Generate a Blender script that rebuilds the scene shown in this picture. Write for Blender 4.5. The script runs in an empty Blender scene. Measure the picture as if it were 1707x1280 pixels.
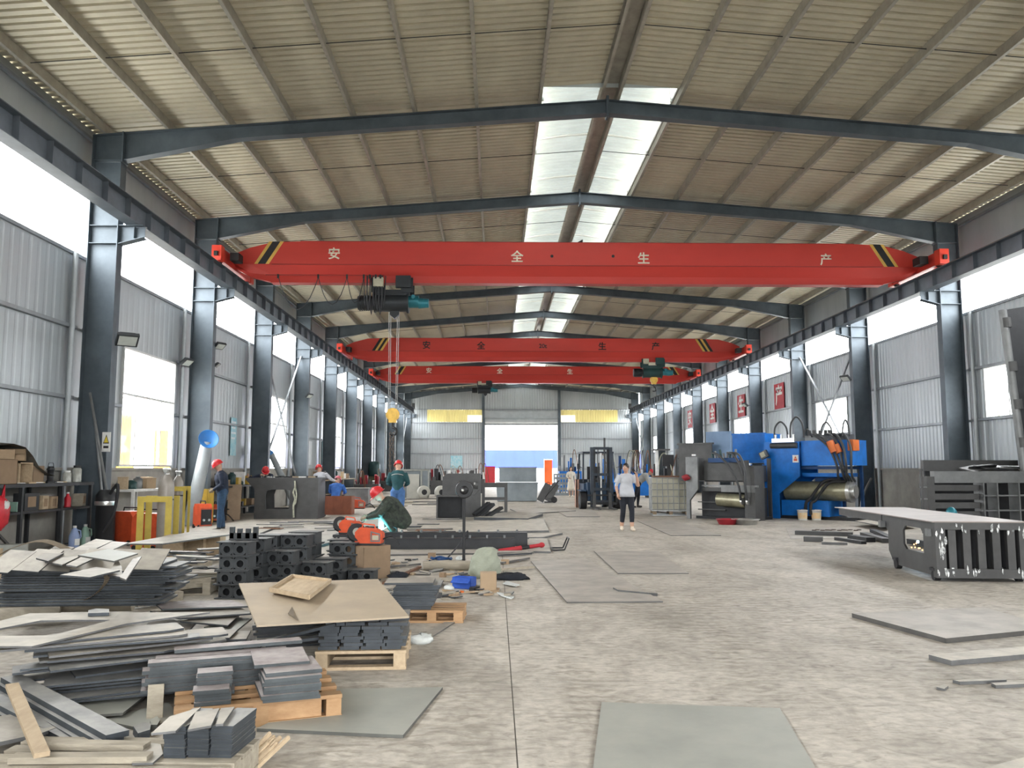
import bpy, bmesh, math, random
from mathutils import Vector, Matrix
R = math.radians
random.seed(7)
SC = bpy.context.scene
COL = SC.collection

# ------------------------------------------------------------------ camera
F, PIT, YAW, CH = 1376.61, .1027, .0193, 1.5
cam_d = bpy.data.cameras.new('camera')
cam_d.sensor_fit = 'HORIZONTAL'; cam_d.sensor_width = 36.0
cam_d.lens = 36.0 * F / 1707.0
cam_d.clip_end = 600
cam = bpy.data.objects.new('camera', cam_d); COL.objects.link(cam)
cam.location = (0, 0, CH)
cam.rotation_euler = (math.pi / 2 + PIT, 0, -YAW)
SC.camera = cam

# ------------------------------------------------------------------ sky, exposure
W = bpy.data.worlds.new('overcast'); SC.world = W; W.use_nodes = True
bgn = W.node_tree.nodes['Background']
bgn.inputs[0].default_value = (0.96, 0.985, 1.0, 1); bgn.inputs[1].default_value = 22.0
SC.view_settings.view_transform = 'Standard'; SC.view_settings.look = 'None'
SC.view_settings.exposure = 0.0; SC.view_settings.gamma = 1.0
SC.view_settings.use_curve_mapping = False
SC.cycles.max_bounces = 8; SC.cycles.diffuse_bounces = 5; SC.cycles.glossy_bounces = 3
SC.cycles.transparent_max_bounces = 12; SC.cycles.caustics_reflective = False; SC.cycles.caustics_refractive = False
SC.cycles.sample_clamp_indirect = 6.0; SC.cycles.adaptive_threshold = .025

def portal(loc, sx, sy, rot):          # sampling portal in a wall opening: gives off nothing itself
    l = bpy.data.lights.new('daylight_opening', 'AREA'); l.shape = 'RECTANGLE'; l.size = sx; l.size_y = sy
    l.cycles.is_portal = True
    o = bpy.data.objects.new('daylight_opening', l); COL.objects.link(o); o.location = loc; o.rotation_euler = rot
portal((-8.9, 35.2, 6.6), 1.6, 85, (0, -R(90), 0))
portal((13.65, 35.2, 6.6), 1.6, 85, (0, R(90), 0))
portal((2.37, 77.8, 2.8), 6.9, 5.7, (-R(90), 0, 0))
portal((2.4, -7.0, 2.35), 7, 4.7, (R(90), 0, 0))

# ------------------------------------------------------------------ pixel helpers (1707 x 1280): where a seen point stands in the hall
def ray(px, py):
    u = (px - 853.5) / F; v = -(py - 640) / F
    d = math.cos(PIT) - v * math.sin(PIT); z = math.sin(PIT) + v * math.cos(PIT)
    return u * math.cos(YAW) + d * math.sin(YAW), -u * math.sin(YAW) + d * math.cos(YAW), z
def G(px, py, z=0.0):                  # on the level z
    d = ray(px, py); t = (z - CH) / d[2]; return Vector((d[0] * t, d[1] * t, z))
def D(px, py, Y):                      # at the depth Y
    d = ray(px, py); t = Y / d[1]; return Vector((d[0] * t, Y, CH + d[2] * t))

# ------------------------------------------------------------------ materials
MATS = {}
def mat(name, col, rough=.6, metal=0.0, var=.12, scale=2.0, bump=0.0, col2=None, amt=.5, objvar=0.0, stretch=None, spec=.4, trans=0.0, alpha=None):
    m = bpy.data.materials.new(name); m.use_nodes = True; nt = m.node_tree; N = nt.nodes; L = nt.links
    b = N['Principled BSDF']; b.inputs['Roughness'].default_value = rough; b.inputs['Metallic'].default_value = metal
    b.inputs['Specular IOR Level'].default_value = spec
    geo = N.new('ShaderNodeNewGeometry'); mp = N.new('ShaderNodeMapping'); L.new(geo.outputs['Position'], mp.inputs[0])
    if stretch: mp.inputs['Scale'].default_value = stretch
    n1 = N.new('ShaderNodeTexNoise'); n1.inputs['Scale'].default_value = scale; n1.inputs['Detail'].default_value = 6; n1.inputs['Roughness'].default_value = .65
    L.new(mp.outputs[0], n1.inputs['Vector'])
    rmp = N.new('ShaderNodeValToRGB'); L.new(n1.outputs[0], rmp.inputs[0])
    c = Vector(col[:3]); c2 = Vector(col2) if col2 else c * (1 - 2.2 * var)
    e = rmp.color_ramp.elements; e[0].position = .5 - amt * .42; e[1].position = .5 + amt * .42
    e[0].color = (*c2, 1); e[1].color = (*(c * (1 + var)), 1)
    out = rmp.outputs[0]
    if objvar:
        oi = N.new('ShaderNodeObjectInfo'); mr = N.new('ShaderNodeMapRange'); L.new(oi.outputs['Random'], mr.inputs[0])
        mr.inputs[3].default_value = 1 - objvar; mr.inputs[4].default_value = 1 + objvar
        mx = N.new('ShaderNodeVectorMath'); mx.operation = 'SCALE'; L.new(out, mx.inputs[0]); L.new(mr.outputs[0], mx.inputs['Scale']); out = mx.outputs[0]
    L.new(out, b.inputs['Base Color'])
    if bump:
        n2 = N.new('ShaderNodeTexNoise'); n2.inputs['Scale'].default_value = scale * 9; n2.inputs['Detail'].default_value = 4
        L.new(mp.outputs[0], n2.inputs['Vector'])
        bp = N.new('ShaderNodeBump'); bp.inputs['Strength'].default_value = bump; bp.inputs['Distance'].default_value = .02
        L.new(n2.outputs[0], bp.inputs['Height']); L.new(bp.outputs[0], b.inputs['Normal'])
    if trans:
        tr = N.new('ShaderNodeBsdfTranslucent'); L.new(out, tr.inputs[0])
        ms = N.new('ShaderNodeMixShader'); ms.inputs[0].default_value = trans
        L.new(b.outputs[0], ms.inputs[1]); L.new(tr.outputs[0], ms.inputs[2])
        L.new(ms.outputs[0], N['Material Output'].inputs[0])
    if alpha is not None:
        tp = N.new('ShaderNodeBsdfTransparent'); ms = N.new('ShaderNodeMixShader'); ms.inputs[0].default_value = alpha
        L.new(tp.outputs[0], ms.inputs[1]); L.new(b.outputs[0], ms.inputs[2]); L.new(ms.outputs[0], N['Material Output'].inputs[0])
    MATS[name] = m
    return m
def emis(name, col, s):
    m = bpy.data.materials.new(name); m.use_nodes = True; b = m.node_tree.nodes['Principled BSDF']
    b.inputs['Base Color'].default_value = (*col, 1); b.inputs['Emission Color'].default_value = (*col, 1); b.inputs['Emission Strength'].default_value = s
    MATS[name] = m
M = MATS
mat('roof_sheet', (.62, .57, .44), .5, 0, .14, .9, 0, None, .8, 0, (1, .35, 1))
mat('purlin', (.38, .355, .30), .45, .35, .12, 3)
mat('frame_steel', (.095, .118, .138), .5, .2, .18, 1.2)
mat('runway', (.14, .16, .185), .5, .2, .15, 1.5)
mat('wall_sheet', (.455, .49, .51), .38, .35, .1, .7, 0, None, .8, 0, (1, 1, .25))
mat('girt', (.30, .32, .34), .45, .4, .12, 2)
mat('pipe', (.40, .43, .45), .4, .1, .08, 2)
mat('plaster', (.36, .345, .31), .9, 0, .2, 1.6, .15, (.19, .18, .165), .9)
mat('red', (.58, .05, .036), .42, 0, .10, .8, 0, (.43, .038, .03), .9, 0, (.3, 1, 1))
mat('red_dark', (.30, .03, .028), .5, 0, .15, 1)
mat('red_bright', (.72, .06, .035), .4, 0, .06, 2)
mat('yellow_stripe', (.70, .44, .10), .5, 0, .1, 3)
mat('black', (.018, .018, .02), .5, 0, .15, 4)
mat('stencil', (.82, .76, .62), .6, 0, .05, 9)
mat('skylight', (.50, .55, .55), .5, 0, .08, 1.2, 0, None, .6, 0, None, .3, .036)
mat('frp_yellow', (.60, .52, .20), .5, 0, .22, 1.4, 0, (.40, .33, .15), .9, 0, (1.2, 1, .25), .3, .05)
mat('frp_yellow_lit', (.80, .72, .48), .5, 0, .08, 3, 0, None, .6, 0, None, .3, .14)  # lit part of the yellow panels, its brightness put into the colour
mat('glass', (.75, .8, .8), .05, 0, .02, 1, 0, None, .5, 0, None, .5, 0, .18)
mat('glass_frost', (.9, .92, .9), .3, 0, .02, 1, 0, None, .5, 0, None, .4, .75)
mat('alu_white', (.66, .67, .66), .4, .1, .05, 2)
mat('rust', (.20, .10, .055), .85, .1, .3, 5, .2, (.09, .05, .035), .8)
mat('white', (.80, .80, .78), .55, 0, .05, 3)
mat('ground', (.42, .41, .38), .9, 0, .12, .5)

# ------------------------------------------------------------------ mesh helpers
class MB:
    def __init__(s): s.v = []; s.f = []; s.sm = set()
    def add(s, vs, fs, smooth=False):
        o = len(s.v); s.v += [tuple(v) for v in vs]
        for f in fs:
            if smooth: s.sm.add(len(s.f))
            s.f.append([i + o for i in f])
        return s
    def box(s, c, d, rot=None):
        hx, hy, hz = d[0] / 2, d[1] / 2, d[2] / 2
        vs = [Vector((x, y, z)) for x in (-hx, hx) for y in (-hy, hy) for z in (-hz, hz)]
        if rot is not None:
            m = rot if isinstance(rot, Matrix) else Matrix.Rotation(rot, 3, 'Z')
            vs = [m @ v for v in vs]
        c = Vector(c)
        return s.add([v + c for v in vs], [(0, 1, 3, 2), (4, 6, 7, 5), (0, 4, 5, 1), (2, 3, 7, 6), (0, 2, 6, 4), (1, 5, 7, 3)])
    def bb(s, x0, x1, y0, y1, z0, z1):
        return s.box(((x0 + x1) / 2, (y0 + y1) / 2, (z0 + z1) / 2), (x1 - x0, y1 - y0, z1 - z0))
    def bar(s, a, b, w, h, up=(0, 0, 1)):
        a = Vector(a); b = Vector(b); t = (b - a); l = t.length; t.normalize(); u = Vector(up)
        if abs(t.dot(u)) > .98: u = Vector((1, 0, 0))
        n = t.cross(u).normalized(); u = n.cross(t)
        m = Matrix((n, t, u)).transposed()
        return s.box((a + b) / 2, (w, l, h), m)
    def tube(s, pts, r, n=8, caps=True):
        pts = [Vector(p) for p in pts]; rs = r if isinstance(r, (list, tuple)) else [r] * len(pts)
        rings = []; pn = None
        for i, p in enumerate(pts):
            t = (pts[min(i + 1, len(pts) - 1)] - pts[max(i - 1, 0)]).normalized()
            if pn is None:
                u = Vector((0, 0, 1)) if abs(t.z) < .9 else Vector((1, 0, 0))
                pn = t.cross(u).normalized()
            pn = (pn - t * pn.dot(t))
            if pn.length < 1e-6: pn = t.orthogonal()
            pn.normalize(); b = t.cross(pn)
            rings.append([p + (pn * math.cos(2 * math.pi * k / n) + b * math.sin(2 * math.pi * k / n)) * rs[i] for k in range(n)])
        vs = [v for r_ in rings for v in r_]
        fs = [(i * n + k, i * n + (k + 1) % n, (i + 1) * n + (k + 1) % n, (i + 1) * n + k) for i in range(len(pts) - 1) for k in range(n)]
        s.add(vs, fs, True)
        if caps: s.add(rings[0], [list(range(n))[::-1]]); s.add(rings[-1], [list(range(n))])
        return s
    def cyl(s, a, b, r, n=14, r2=None): return s.tube([a, b], [r, r if r2 is None else r2], n)
    def lathe(s, prof, c=(0, 0, 0), n=16, rot=None):
        c = Vector(c); vs = []
        for r, z in prof:
            for k in range(n):
                v = Vector((r * math.cos(2 * math.pi * k / n), r * math.sin(2 * math.pi * k / n), z))
                if rot is not None: v = rot @ v
                vs.append(v + c)
        fs = [(i * n + k, i * n + (k + 1) % n, (i + 1) * n + (k + 1) % n, (i + 1) * n + k) for i in range(len(prof) - 1) for k in range(n)]
        s.add(vs, fs, True)
        s.add(vs[:n], [list(range(n))[::-1]]); s.add(vs[-n:], [list(range(n))])
        return s
    def prism(s, poly, z0, z1, tf=None):
        n = len(poly); vs = [Vector((x, y, z0)) for x, y in poly] + [Vector((x, y, z1)) for x, y in poly]
        if tf is not None: vs = [tf @ v for v in vs]
        return s.add(vs, [list(range(n))[::-1], [n + i for i in range(n)]] + [(i, (i + 1) % n, n + (i + 1) % n, n + i) for i in range(n)])
    def frame(s, outer, inner, z0, z1, tf=None):      # plate with one hole; outer and inner have the same number of points
        n = len(outer); vs = [Vector((x, y, z)) for z in (z0, z1) for pl in (outer, inner) for x, y in pl]
        if tf is not None: vs = [tf @ v for v in vs]
        fs = []
        for i in range(n):
            j = (i + 1) % n
            fs += [(i, n + i, n + j, j), (2 * n + i, 2 * n + j, 3 * n + j, 3 * n + i), (i, j, 2 * n + j, 2 * n + i), (n + i, 3 * n + i, 3 * n + j, n + j)]
        return s.add(vs, fs)
    def quad(s, a, b, c, d): return s.add([a, b, c, d], [(0, 1, 2, 3)])
    def blob(s, c, r, n=10, m=7, jit=0.0, rnd=random):
        c = Vector(c); r = Vector(r) if not isinstance(r, (int, float)) else Vector((r, r, r)); vs = []
        for i in range(m + 1):
            a = math.pi * i / m
            for k in range(n):
                b = 2 * math.pi * k / n; j = 1 + (rnd.uniform(-jit, jit) if jit else 0)
                vs.append(c + Vector((r.x * math.sin(a) * math.cos(b) * j, r.y * math.sin(a) * math.sin(b) * j, -r.z * math.cos(a) * j)))
        return s.add(vs, [(i * n + k, i * n + (k + 1) % n, (i + 1) * n + (k + 1) % n, (i + 1) * n + k) for i in range(m) for k in range(n)], True)
    def mesh(s, name, m):
        me = bpy.data.meshes.new(name); me.from_pydata(s.v, [], s.f)
        if s.sm:
            for i in s.sm: me.polygons[i].use_smooth = True
        me.materials.append(MATS[m] if isinstance(m, str) else m)
        bm = bmesh.new(); bm.from_mesh(me); bmesh.ops.recalc_face_normals(bm, faces=bm.faces); bm.to_mesh(me); bm.free()
        return me
    def build(s, name, m, parent=None, loc=None):
        return link(name, s.mesh(name, m), parent, loc)
def link(name, me, parent=None, loc=None, rot=None):
    o = bpy.data.objects.new(name, me); COL.objects.link(o)
    if parent: o.parent = parent
    if loc is not None: o.location = loc
    if rot is not None: o.rotation_euler = rot
    return o
def tag(o, label=None, cat=None, group=None, kind=None):
    if label: o['label'] = label
    if cat: o['category'] = cat
    if group: o['group'] = group
    if kind: o['kind'] = kind
    return o
def thing(name, label, cat, loc=(0, 0, 0), rz=0, group=None, kind=None):
    o = bpy.data.objects.new(name, None); COL.objects.link(o); o.empty_display_size = .1
    o.location = loc; o.rotation_euler = (0, 0, rz)
    return tag(o, label, cat, group, kind)
def copy_tree(o, parent=None, loc=None, rz=None, label=None):
    c = o.copy(); COL.objects.link(c); c.parent = parent
    if loc is not None: c.location = loc
    if rz is not None: c.rotation_euler = (0, 0, rz)
    if label: c['label'] = label
    for ch in o.children: copy_tree(ch, c)
    return c
ORD = ['first', 'second', 'third', 'fourth', 'fifth', 'sixth', 'seventh', 'eighth', 'ninth', 'tenth', 'eleventh', 'twelfth', 'thirteenth', 'fourteenth', 'fifteenth', 'sixteenth', 'seventeenth', 'eighteenth', 'nineteenth', 'twentieth']
ORD += ['twenty-' + w for w in ORD[:9]] + ['thirtieth']
def glyph(text, size, m, parent, tf, name='lettering', bold=.02, thick=.004):
    c = bpy.data.curves.new('t', 'FONT'); c.body = text; c.align_x = 'CENTER'; c.align_y = 'CENTER'; c.offset = bold; c.size = 1; c.resolution_u = 3
    o = bpy.data.objects.new('t', c); COL.objects.link(o)
    dg = bpy.context.evaluated_depsgraph_get(); me = bpy.data.meshes.new_from_object(o.evaluated_get(dg))
    bpy.data.objects.remove(o); bpy.data.curves.remove(c)
    bm = bmesh.new(); bm.from_mesh(me)
    r = bmesh.ops.extrude_face_region(bm, geom=bm.faces[:])
    for v in [g for g in r['geom'] if isinstance(g, bmesh.types.BMVert)]: v.co.z += thick / size
    bmesh.ops.scale(bm, vec=(size, size, size), verts=bm.verts)
    bmesh.ops.recalc_face_normals(bm, faces=bm.faces); bm.to_mesh(me); bm.free()
    me.materials.clear(); me.materials.append(MATS[m])
    o = link(name, me, parent); o.matrix_local = tf
    return o
FACE_CAM = Matrix.Rotation(R(90), 4, 'X')            # writing plane turned to face -Y

# ------------------------------------------------------------------ the hall
XL, XR, XC, WL, WR = -7.95, 12.74, 2.4, -8.75, 13.5
Y0, SP, NF = 17.2, 6.0, 11
YN, YF = -6.8, 77.2
FY = [Y0 + SP * k for k in range(-1, NF)]            # frames from 11.2 to 77.2
def ztop(x): return 9.46 - .08 * abs(x - XC)         # top of the rafters
def zroof(x): return ztop(x) + .21

def floor_mat():
    m = bpy.data.materials.new('concrete_floor'); m.use_nodes = True; nt = m.node_tree; N = nt.nodes; L = nt.links
    b = N['Principled BSDF']; b.inputs['Specular IOR Level'].default_value = .35
    geo = N.new('ShaderNodeNewGeometry')
    def noise(sc, det, st=(1, 1, 1), dist=0):
        mp = N.new('ShaderNodeMapping'); mp.inputs['Scale'].default_value = st; L.new(geo.outputs['Position'], mp.inputs[0])
        n = N.new('ShaderNodeTexNoise'); n.inputs['Scale'].default_value = sc; n.inputs['Detail'].default_value = det; n.inputs['Roughness'].default_value = .62
        n.inputs['Distortion'].default_value = dist; L.new(mp.outputs[0], n.inputs['Vector']); return n.outputs[0]
    def ramp(x, p0, c0, p1, c1):
        r = N.new('ShaderNodeValToRGB'); e = r.color_ramp.elements; e[0].position = p0; e[0].color = (*c0, 1); e[1].position = p1; e[1].color = (*c1, 1); L.new(x, r.inputs[0]); return r.outputs[0]
    def mul(a, bb, f=1.0):
        x = N.new('ShaderNodeMix'); x.data_type = 'RGBA'; x.blend_type = 'MULTIPLY'; x.inputs[0].default_value = f
        L.new(a, x.inputs[6]); L.new(bb, x.inputs[7]); return x.outputs[2]
    base = ramp(noise(.9, 9), .3, (.375, .345, .302), .7, (.53, .488, .43))
    fine = ramp(noise(11, 10, (1, 1.3, 1)), .34, (.74, .73, .715), .6, (1.06, 1.05, 1.03))
    streak = ramp(noise(1.6, 9, (1.3, .6, 1), 1.6), .36, (.72, .71, .70), .54, (1, 1, 1))
    stain = ramp(noise(.30, 6, (1, .8, 1), .6), .32, (.60, .59, .58), .5, (1, 1, 1))
    scuff = ramp(noise(4.0, 10, (.8, 1.7, 1), 2.2), .34, (.50, .485, .46), .47, (1, 1, 1))
    # tyre tracks: bands along the aisle with cross lugs
    sx = N.new('ShaderNodeSeparateXYZ'); L.new(geo.outputs['Position'], sx.inputs[0])
    wv = N.new('ShaderNodeTexWave'); wv.wave_type = 'BANDS'; wv.bands_direction = 'Y'; wv.inputs['Scale'].default_value = 2.0; wv.inputs['Distortion'].default_value = 9; wv.inputs['Detail'].default_value = 3; wv.inputs['Detail Scale'].default_value = 1.6
    L.new(geo.outputs['Position'], wv.inputs[0])
    lug = ramp(wv.outputs[0], .15, (.80, .79, .77), .45, (1, 1, 1))
    wb = N.new('ShaderNodeTexNoise'); wb.noise_dimensions = '2D'; wb.inputs['Scale'].default_value = 1.3; wb.inputs['Detail'].default_value = 2
    mpb = N.new('ShaderNodeMapping'); mpb.inputs['Scale'].default_value = (1, .12, 1); L.new(geo.outputs['Position'], mpb.inputs[0]); L.new(mpb.outputs[0], wb.inputs[0])
    band = N.new('ShaderNodeMapRange'); band.inputs[1].default_value = .5; band.inputs[2].default_value = .62; L.new(wb.outputs[0], band.inputs[0])
    out = mul(mul(mul(mul(base, fine), streak, .7), stain, .55), scuff, .6)
    x = N.new('ShaderNodeMix'); x.data_type = 'RGBA'; x.blend_type = 'MULTIPLY'; L.new(band.outputs[0], x.inputs[0]); L.new(out, x.inputs[6]); L.new(lug, x.inputs[7])
    L.new(x.outputs[2], b.inputs['Base Color'])
    rr = N.new('ShaderNodeMapRange'); rr.inputs[3].default_value = .45; rr.inputs[4].default_value = .8; L.new(noise(1.3, 5), rr.inputs[0]); L.new(rr.outputs[0], b.inputs['Roughness'])
    bp = N.new('ShaderNodeBump'); bp.inputs['Strength'].default_value = .25; bp.inputs['Distance'].default_value = .01; L.new(noise(14, 6), bp.inputs['Height']); L.new(bp.outputs[0], b.inputs['Normal'])
    M['concrete'] = m
floor_mat()
mat('joint_dirt', (.13, .12, .105), .95, 0, .2, 8)

fl = thing('floor', 'grey concrete factory floor of large slabs with dark joints', 'floor', kind='structure')
MB().bb(WL - .2, WR + .2, YN - .2, YF + .6, -.3, -.003).build('joint_bed', 'joint_dirt', fl)
JX, JY = .113, 6.04
ys = [YN - .2] + [JY + 6 * k for k in range(-2, 12) if YN < JY + 6 * k < YF] + [YF + .6]
xs = [WL - .2, JX, 6.6, WR + .2]
for i in range(len(ys) - 1):
    for j in range(3):
        g = .0038
        mb = MB(); mb.bb(xs[j] + (g if j else 0), xs[j + 1] - (g if j == 0 else .002), ys[i] + g * 2, ys[i + 1] - g * 2, -.28, 0)
        mb.build('slab', 'concrete', fl)
MB().quad((-160, -120, -.06), (160, -120, -.06), (160, 260, -.06), (-160, 260, -.06)).build('ground', 'ground')
tag(bpy.data.objects['ground'], 'pale open yard ground outside the hall', 'ground', kind='structure')

# portal frames
def i_strip(mb, pts_top, pts_bot, y, w, t=.014, tw=.012):       # plate girder in the XZ plane
    n = len(pts_top)
    for a in range(n - 1):
        T0, T1, B0, B1 = pts_top[a], pts_top[a + 1], pts_bot[a], pts_bot[a + 1]
        for yy in (-tw / 2, tw / 2): mb.quad((T0[0], y + yy, T0[1]), (T1[0], y + yy, T1[1]), (B1[0], y + yy, B1[1]), (B0[0], y + yy, B0[1]))
        mb.bar((T0[0], y, T0[1] - t / 2), (T1[0], y, T1[1] - t / 2), w, t)
        mb.bar((B0[0], y, B0[1] + t / 2), (B1[0], y, B1[1] + t / 2), w, t)
def portal_frame(i, y):
    t = thing('portal_frame', '%s dark steel portal frame counted from the near end' % ORD[i], 'steel frame', (0, y, 0), 0, 'steel portal frames of the hall', 'structure')
    for s in (-1, 1):
        xi = XL if s < 0 else XR; xo = xi + s * .62
        mb = MB()
        mb.box(((xi + xo) / 2, 0, 4.005), (.62, .012, 8.01))
        mb.box((xi + s * .008, 0, 4.0), (.016, .26, 8.0)); mb.box((xo - s * .008, 0, 4.28), (.016, .26, 8.56))
        mb.build('column', 'frame_steel', t)
        MB().box(((xi + xo) / 2, 0, .012), (.8, .4, .024)).build('base_plate', 'frame_steel', t)
        mb = MB(); xk = xi; xh = xi - s * 2.45
        top = [(xo, ztop(xo)), (xk, ztop(xk)), (xh, ztop(xh)), (XC, ztop(XC))]
        bot = [(xo, 8.02), (xk, 8.02), (xh, ztop(xh) - .3), (XC, ztop(XC) - .31)]
        i_strip(mb, top, bot, 0, .22); mb.build('rafter', 'frame_steel', t)
        MB().box((xi + s * .005 - s * .02, 0, 8.31), (.024, .28, .66)).build('knee_plate', 'frame_steel', t)
        mb = MB(); x1 = xi - s * .52
        for yy in (-.006, .006): mb.quad((xi, yy, 6.6), (x1, yy, 6.6), (x1, yy, 6.36), (xi, yy, 6.22))
        mb.bar((xi, 0, 6.607), (x1, 0, 6.607), .22, .014); mb.bar((xi, 0, 6.213), (x1, 0, 6.353), .22, .014)
        mb.box((xi - s * .32, 0, 6.46), (.012, .2, .24))
        mb.box((xi + s * .3, 0, 6.6), (.58, .24, .012)); mb.box((xi + s * .3, 0, 6.22), (.58, .24, .012))
        mb.build('bracket', 'frame_steel', t)
    MB().box((XC, 0, ztop(XC) - .15), (.05, .24, .46)).build('ridge_plate', 'frame_steel', t)
    return t
for i, y in enumerate(FY): portal_frame(i, y)

# roof: corrugated sheets, purlins, tie rods
def corr(a0, a1, pitch, hgt, prof=((0, 0), (.55, 0), (.68, 1), (.87, 1))):     # rib profile along one axis: (position, offset)
    out = []; a = a0
    while a < a1 - 1e-6:
        for fr, o in prof:
            p = a + fr * pitch
            if p <= a1: out.append((p, o * hgt))
        a += pitch
    out.append((a1, 0)); return out
ce = thing('ceiling', 'beige corrugated steel roof on purlins seen from below', 'roof', kind='structure')
PL = [2.284, .964, -.40, -1.74, -3.07, -4.38, -5.69, -6.98, -8.30]
PR = [2.594, 3.876, 5.20, 6.51, 7.83, 9.12, 10.42, 11.72, 13.05]
MX0, MX1, MYS = .98, 3.85, 16.75                     # opening of the ridge monitor
def roof_sheet(x0, x1, y0, y1):
    pr = corr(y0, y1, .20, .06, ((0, 0), (.62, 0), (.66, 1), (.96, 1))); vs = []; fs = []
    for y, o in pr: vs += [(x0, y, zroof(x0) + o), (x1, y, zroof(x1) + o)]
    for i in range(len(pr) - 1): fs.append((2 * i, 2 * i + 2, 2 * i + 3, 2 * i + 1))
    MB().add(vs, fs).build('roof_sheet', 'roof_sheet', ce)
yb = [YN] + FY[:-1] + [YF + .4]
yb = [YN, -.8, 5.2] + FY[:-1] + [YF + .4]
for a, b in zip(yb[:-1], yb[1:]):
    if b <= Y0 + .1 and a > 10:
        roof_sheet(WL - .35, MX0, a, MYS); roof_sheet(MX1, WR + .35, a, MYS); roof_sheet(MX0, XC, a, MYS); roof_sheet(XC, MX1, a, MYS)
        roof_sheet(WL - .35, MX0, MYS, b); roof_sheet(MX1, WR + .35, MYS, b)
    elif a < Y0 - 1:
        roof_sheet(WL - .35, XC, a, b); roof_sheet(XC, WR + .35, a, b)
    else:
        roof_sheet(WL - .35, MX0, a, b); roof_sheet(MX1, WR + .35, a, b)
for x in PL + PR:
    s = 1 if x > XC else -1; mb = MB(); z = ztop(x)
    mb.bb(x - .0015, x + .0015, YN, YF + .3, z + .005, z + .2)
    mb.bb(min(x, x + s * .065), max(x, x + s * .065), YN, YF + .3, z + .001, z + .004)
    mb.bb(min(x, x + s * .065), max(x, x + s * .065), YN, YF + .3, z + .197, z + .2)
    mb.build('purlin', 'purlin', ce)
MB().bb(PL[0], PR[0], YN, MYS, ztop(XC) + .19, ztop(XC) + .2).build('ridge_flashing', 'purlin', ce)
for y in FY:
    for ps in (PL, PR):
        mb = MB()
        for a, b in zip(ps[:-1], ps[1:]): mb.tube([(a, y - 3, ztop(a) + .09), (b, y - 3, ztop(b) + .09)], .009, 5)
        mb.build('tie_rod', 'black', ce)
# raised ridge monitor over the middle of the roof
mo = thing('roof_monitor', 'raised translucent ridge skylight running down the middle of the roof', 'skylight', kind='structure')
for xa, xb, za, zb in ((MX0 - .45, XC, zroof(MX0) + .42, zroof(XC) + .50), (XC, MX1 + .45, zroof(XC) + .50, zroof(MX1) + .42)):
    pr = corr(MYS, YF + .3, .235, .03); vs = []; fs = []
    for y, o in pr: vs += [(xa, y, za + o), (xb, y, zb + o)]
    for i in range(len(pr) - 1): fs.append((2 * i, 2 * i + 2, 2 * i + 3, 2 * i + 1))
    MB().add(vs, fs).build('translucent_sheet', 'skylight', mo)
MB().bb(PL[0], PR[0], MYS, YF, ztop(XC) + .19, ztop(XC) + .2).build('ridge_strip', 'purlin', mo)
MB().quad((MX0 - .3, MYS, zroof(MX0)), (MX1 + .3, MYS, zroof(MX1)), (MX1 + .3, MYS, zroof(MX1) + .5), (MX0 - .3, MYS, zroof(MX0) + .5)).build('end_sheet', 'skylight', mo)
for k in range(20):
    y = 17.3 + 3 * k; mb = MB()
    pts = [(MX0 + .02, y, zroof(MX0) - .05)] + [(MX0 + .05 + (MX1 - MX0 - .1) * u, y, zroof(MX0) + .30 + .16 * math.sin(math.pi * u)) for u in (0, .15, .3, .42, .5, .58, .7, .85, 1)] + [(MX1 - .02, y, zroof(MX1) - .05)]
    mb.tube(pts, .03, 6); mb.build('arch_rib', 'alu_white', mo)
for x, s in ((MX0, -1), (MX1, 1)):
    MB().bb(x - .01, x + .01, MYS, YF, zroof(x) - .02, zroof(x) + .03).build('curb', 'alu_white', mo)

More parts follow.
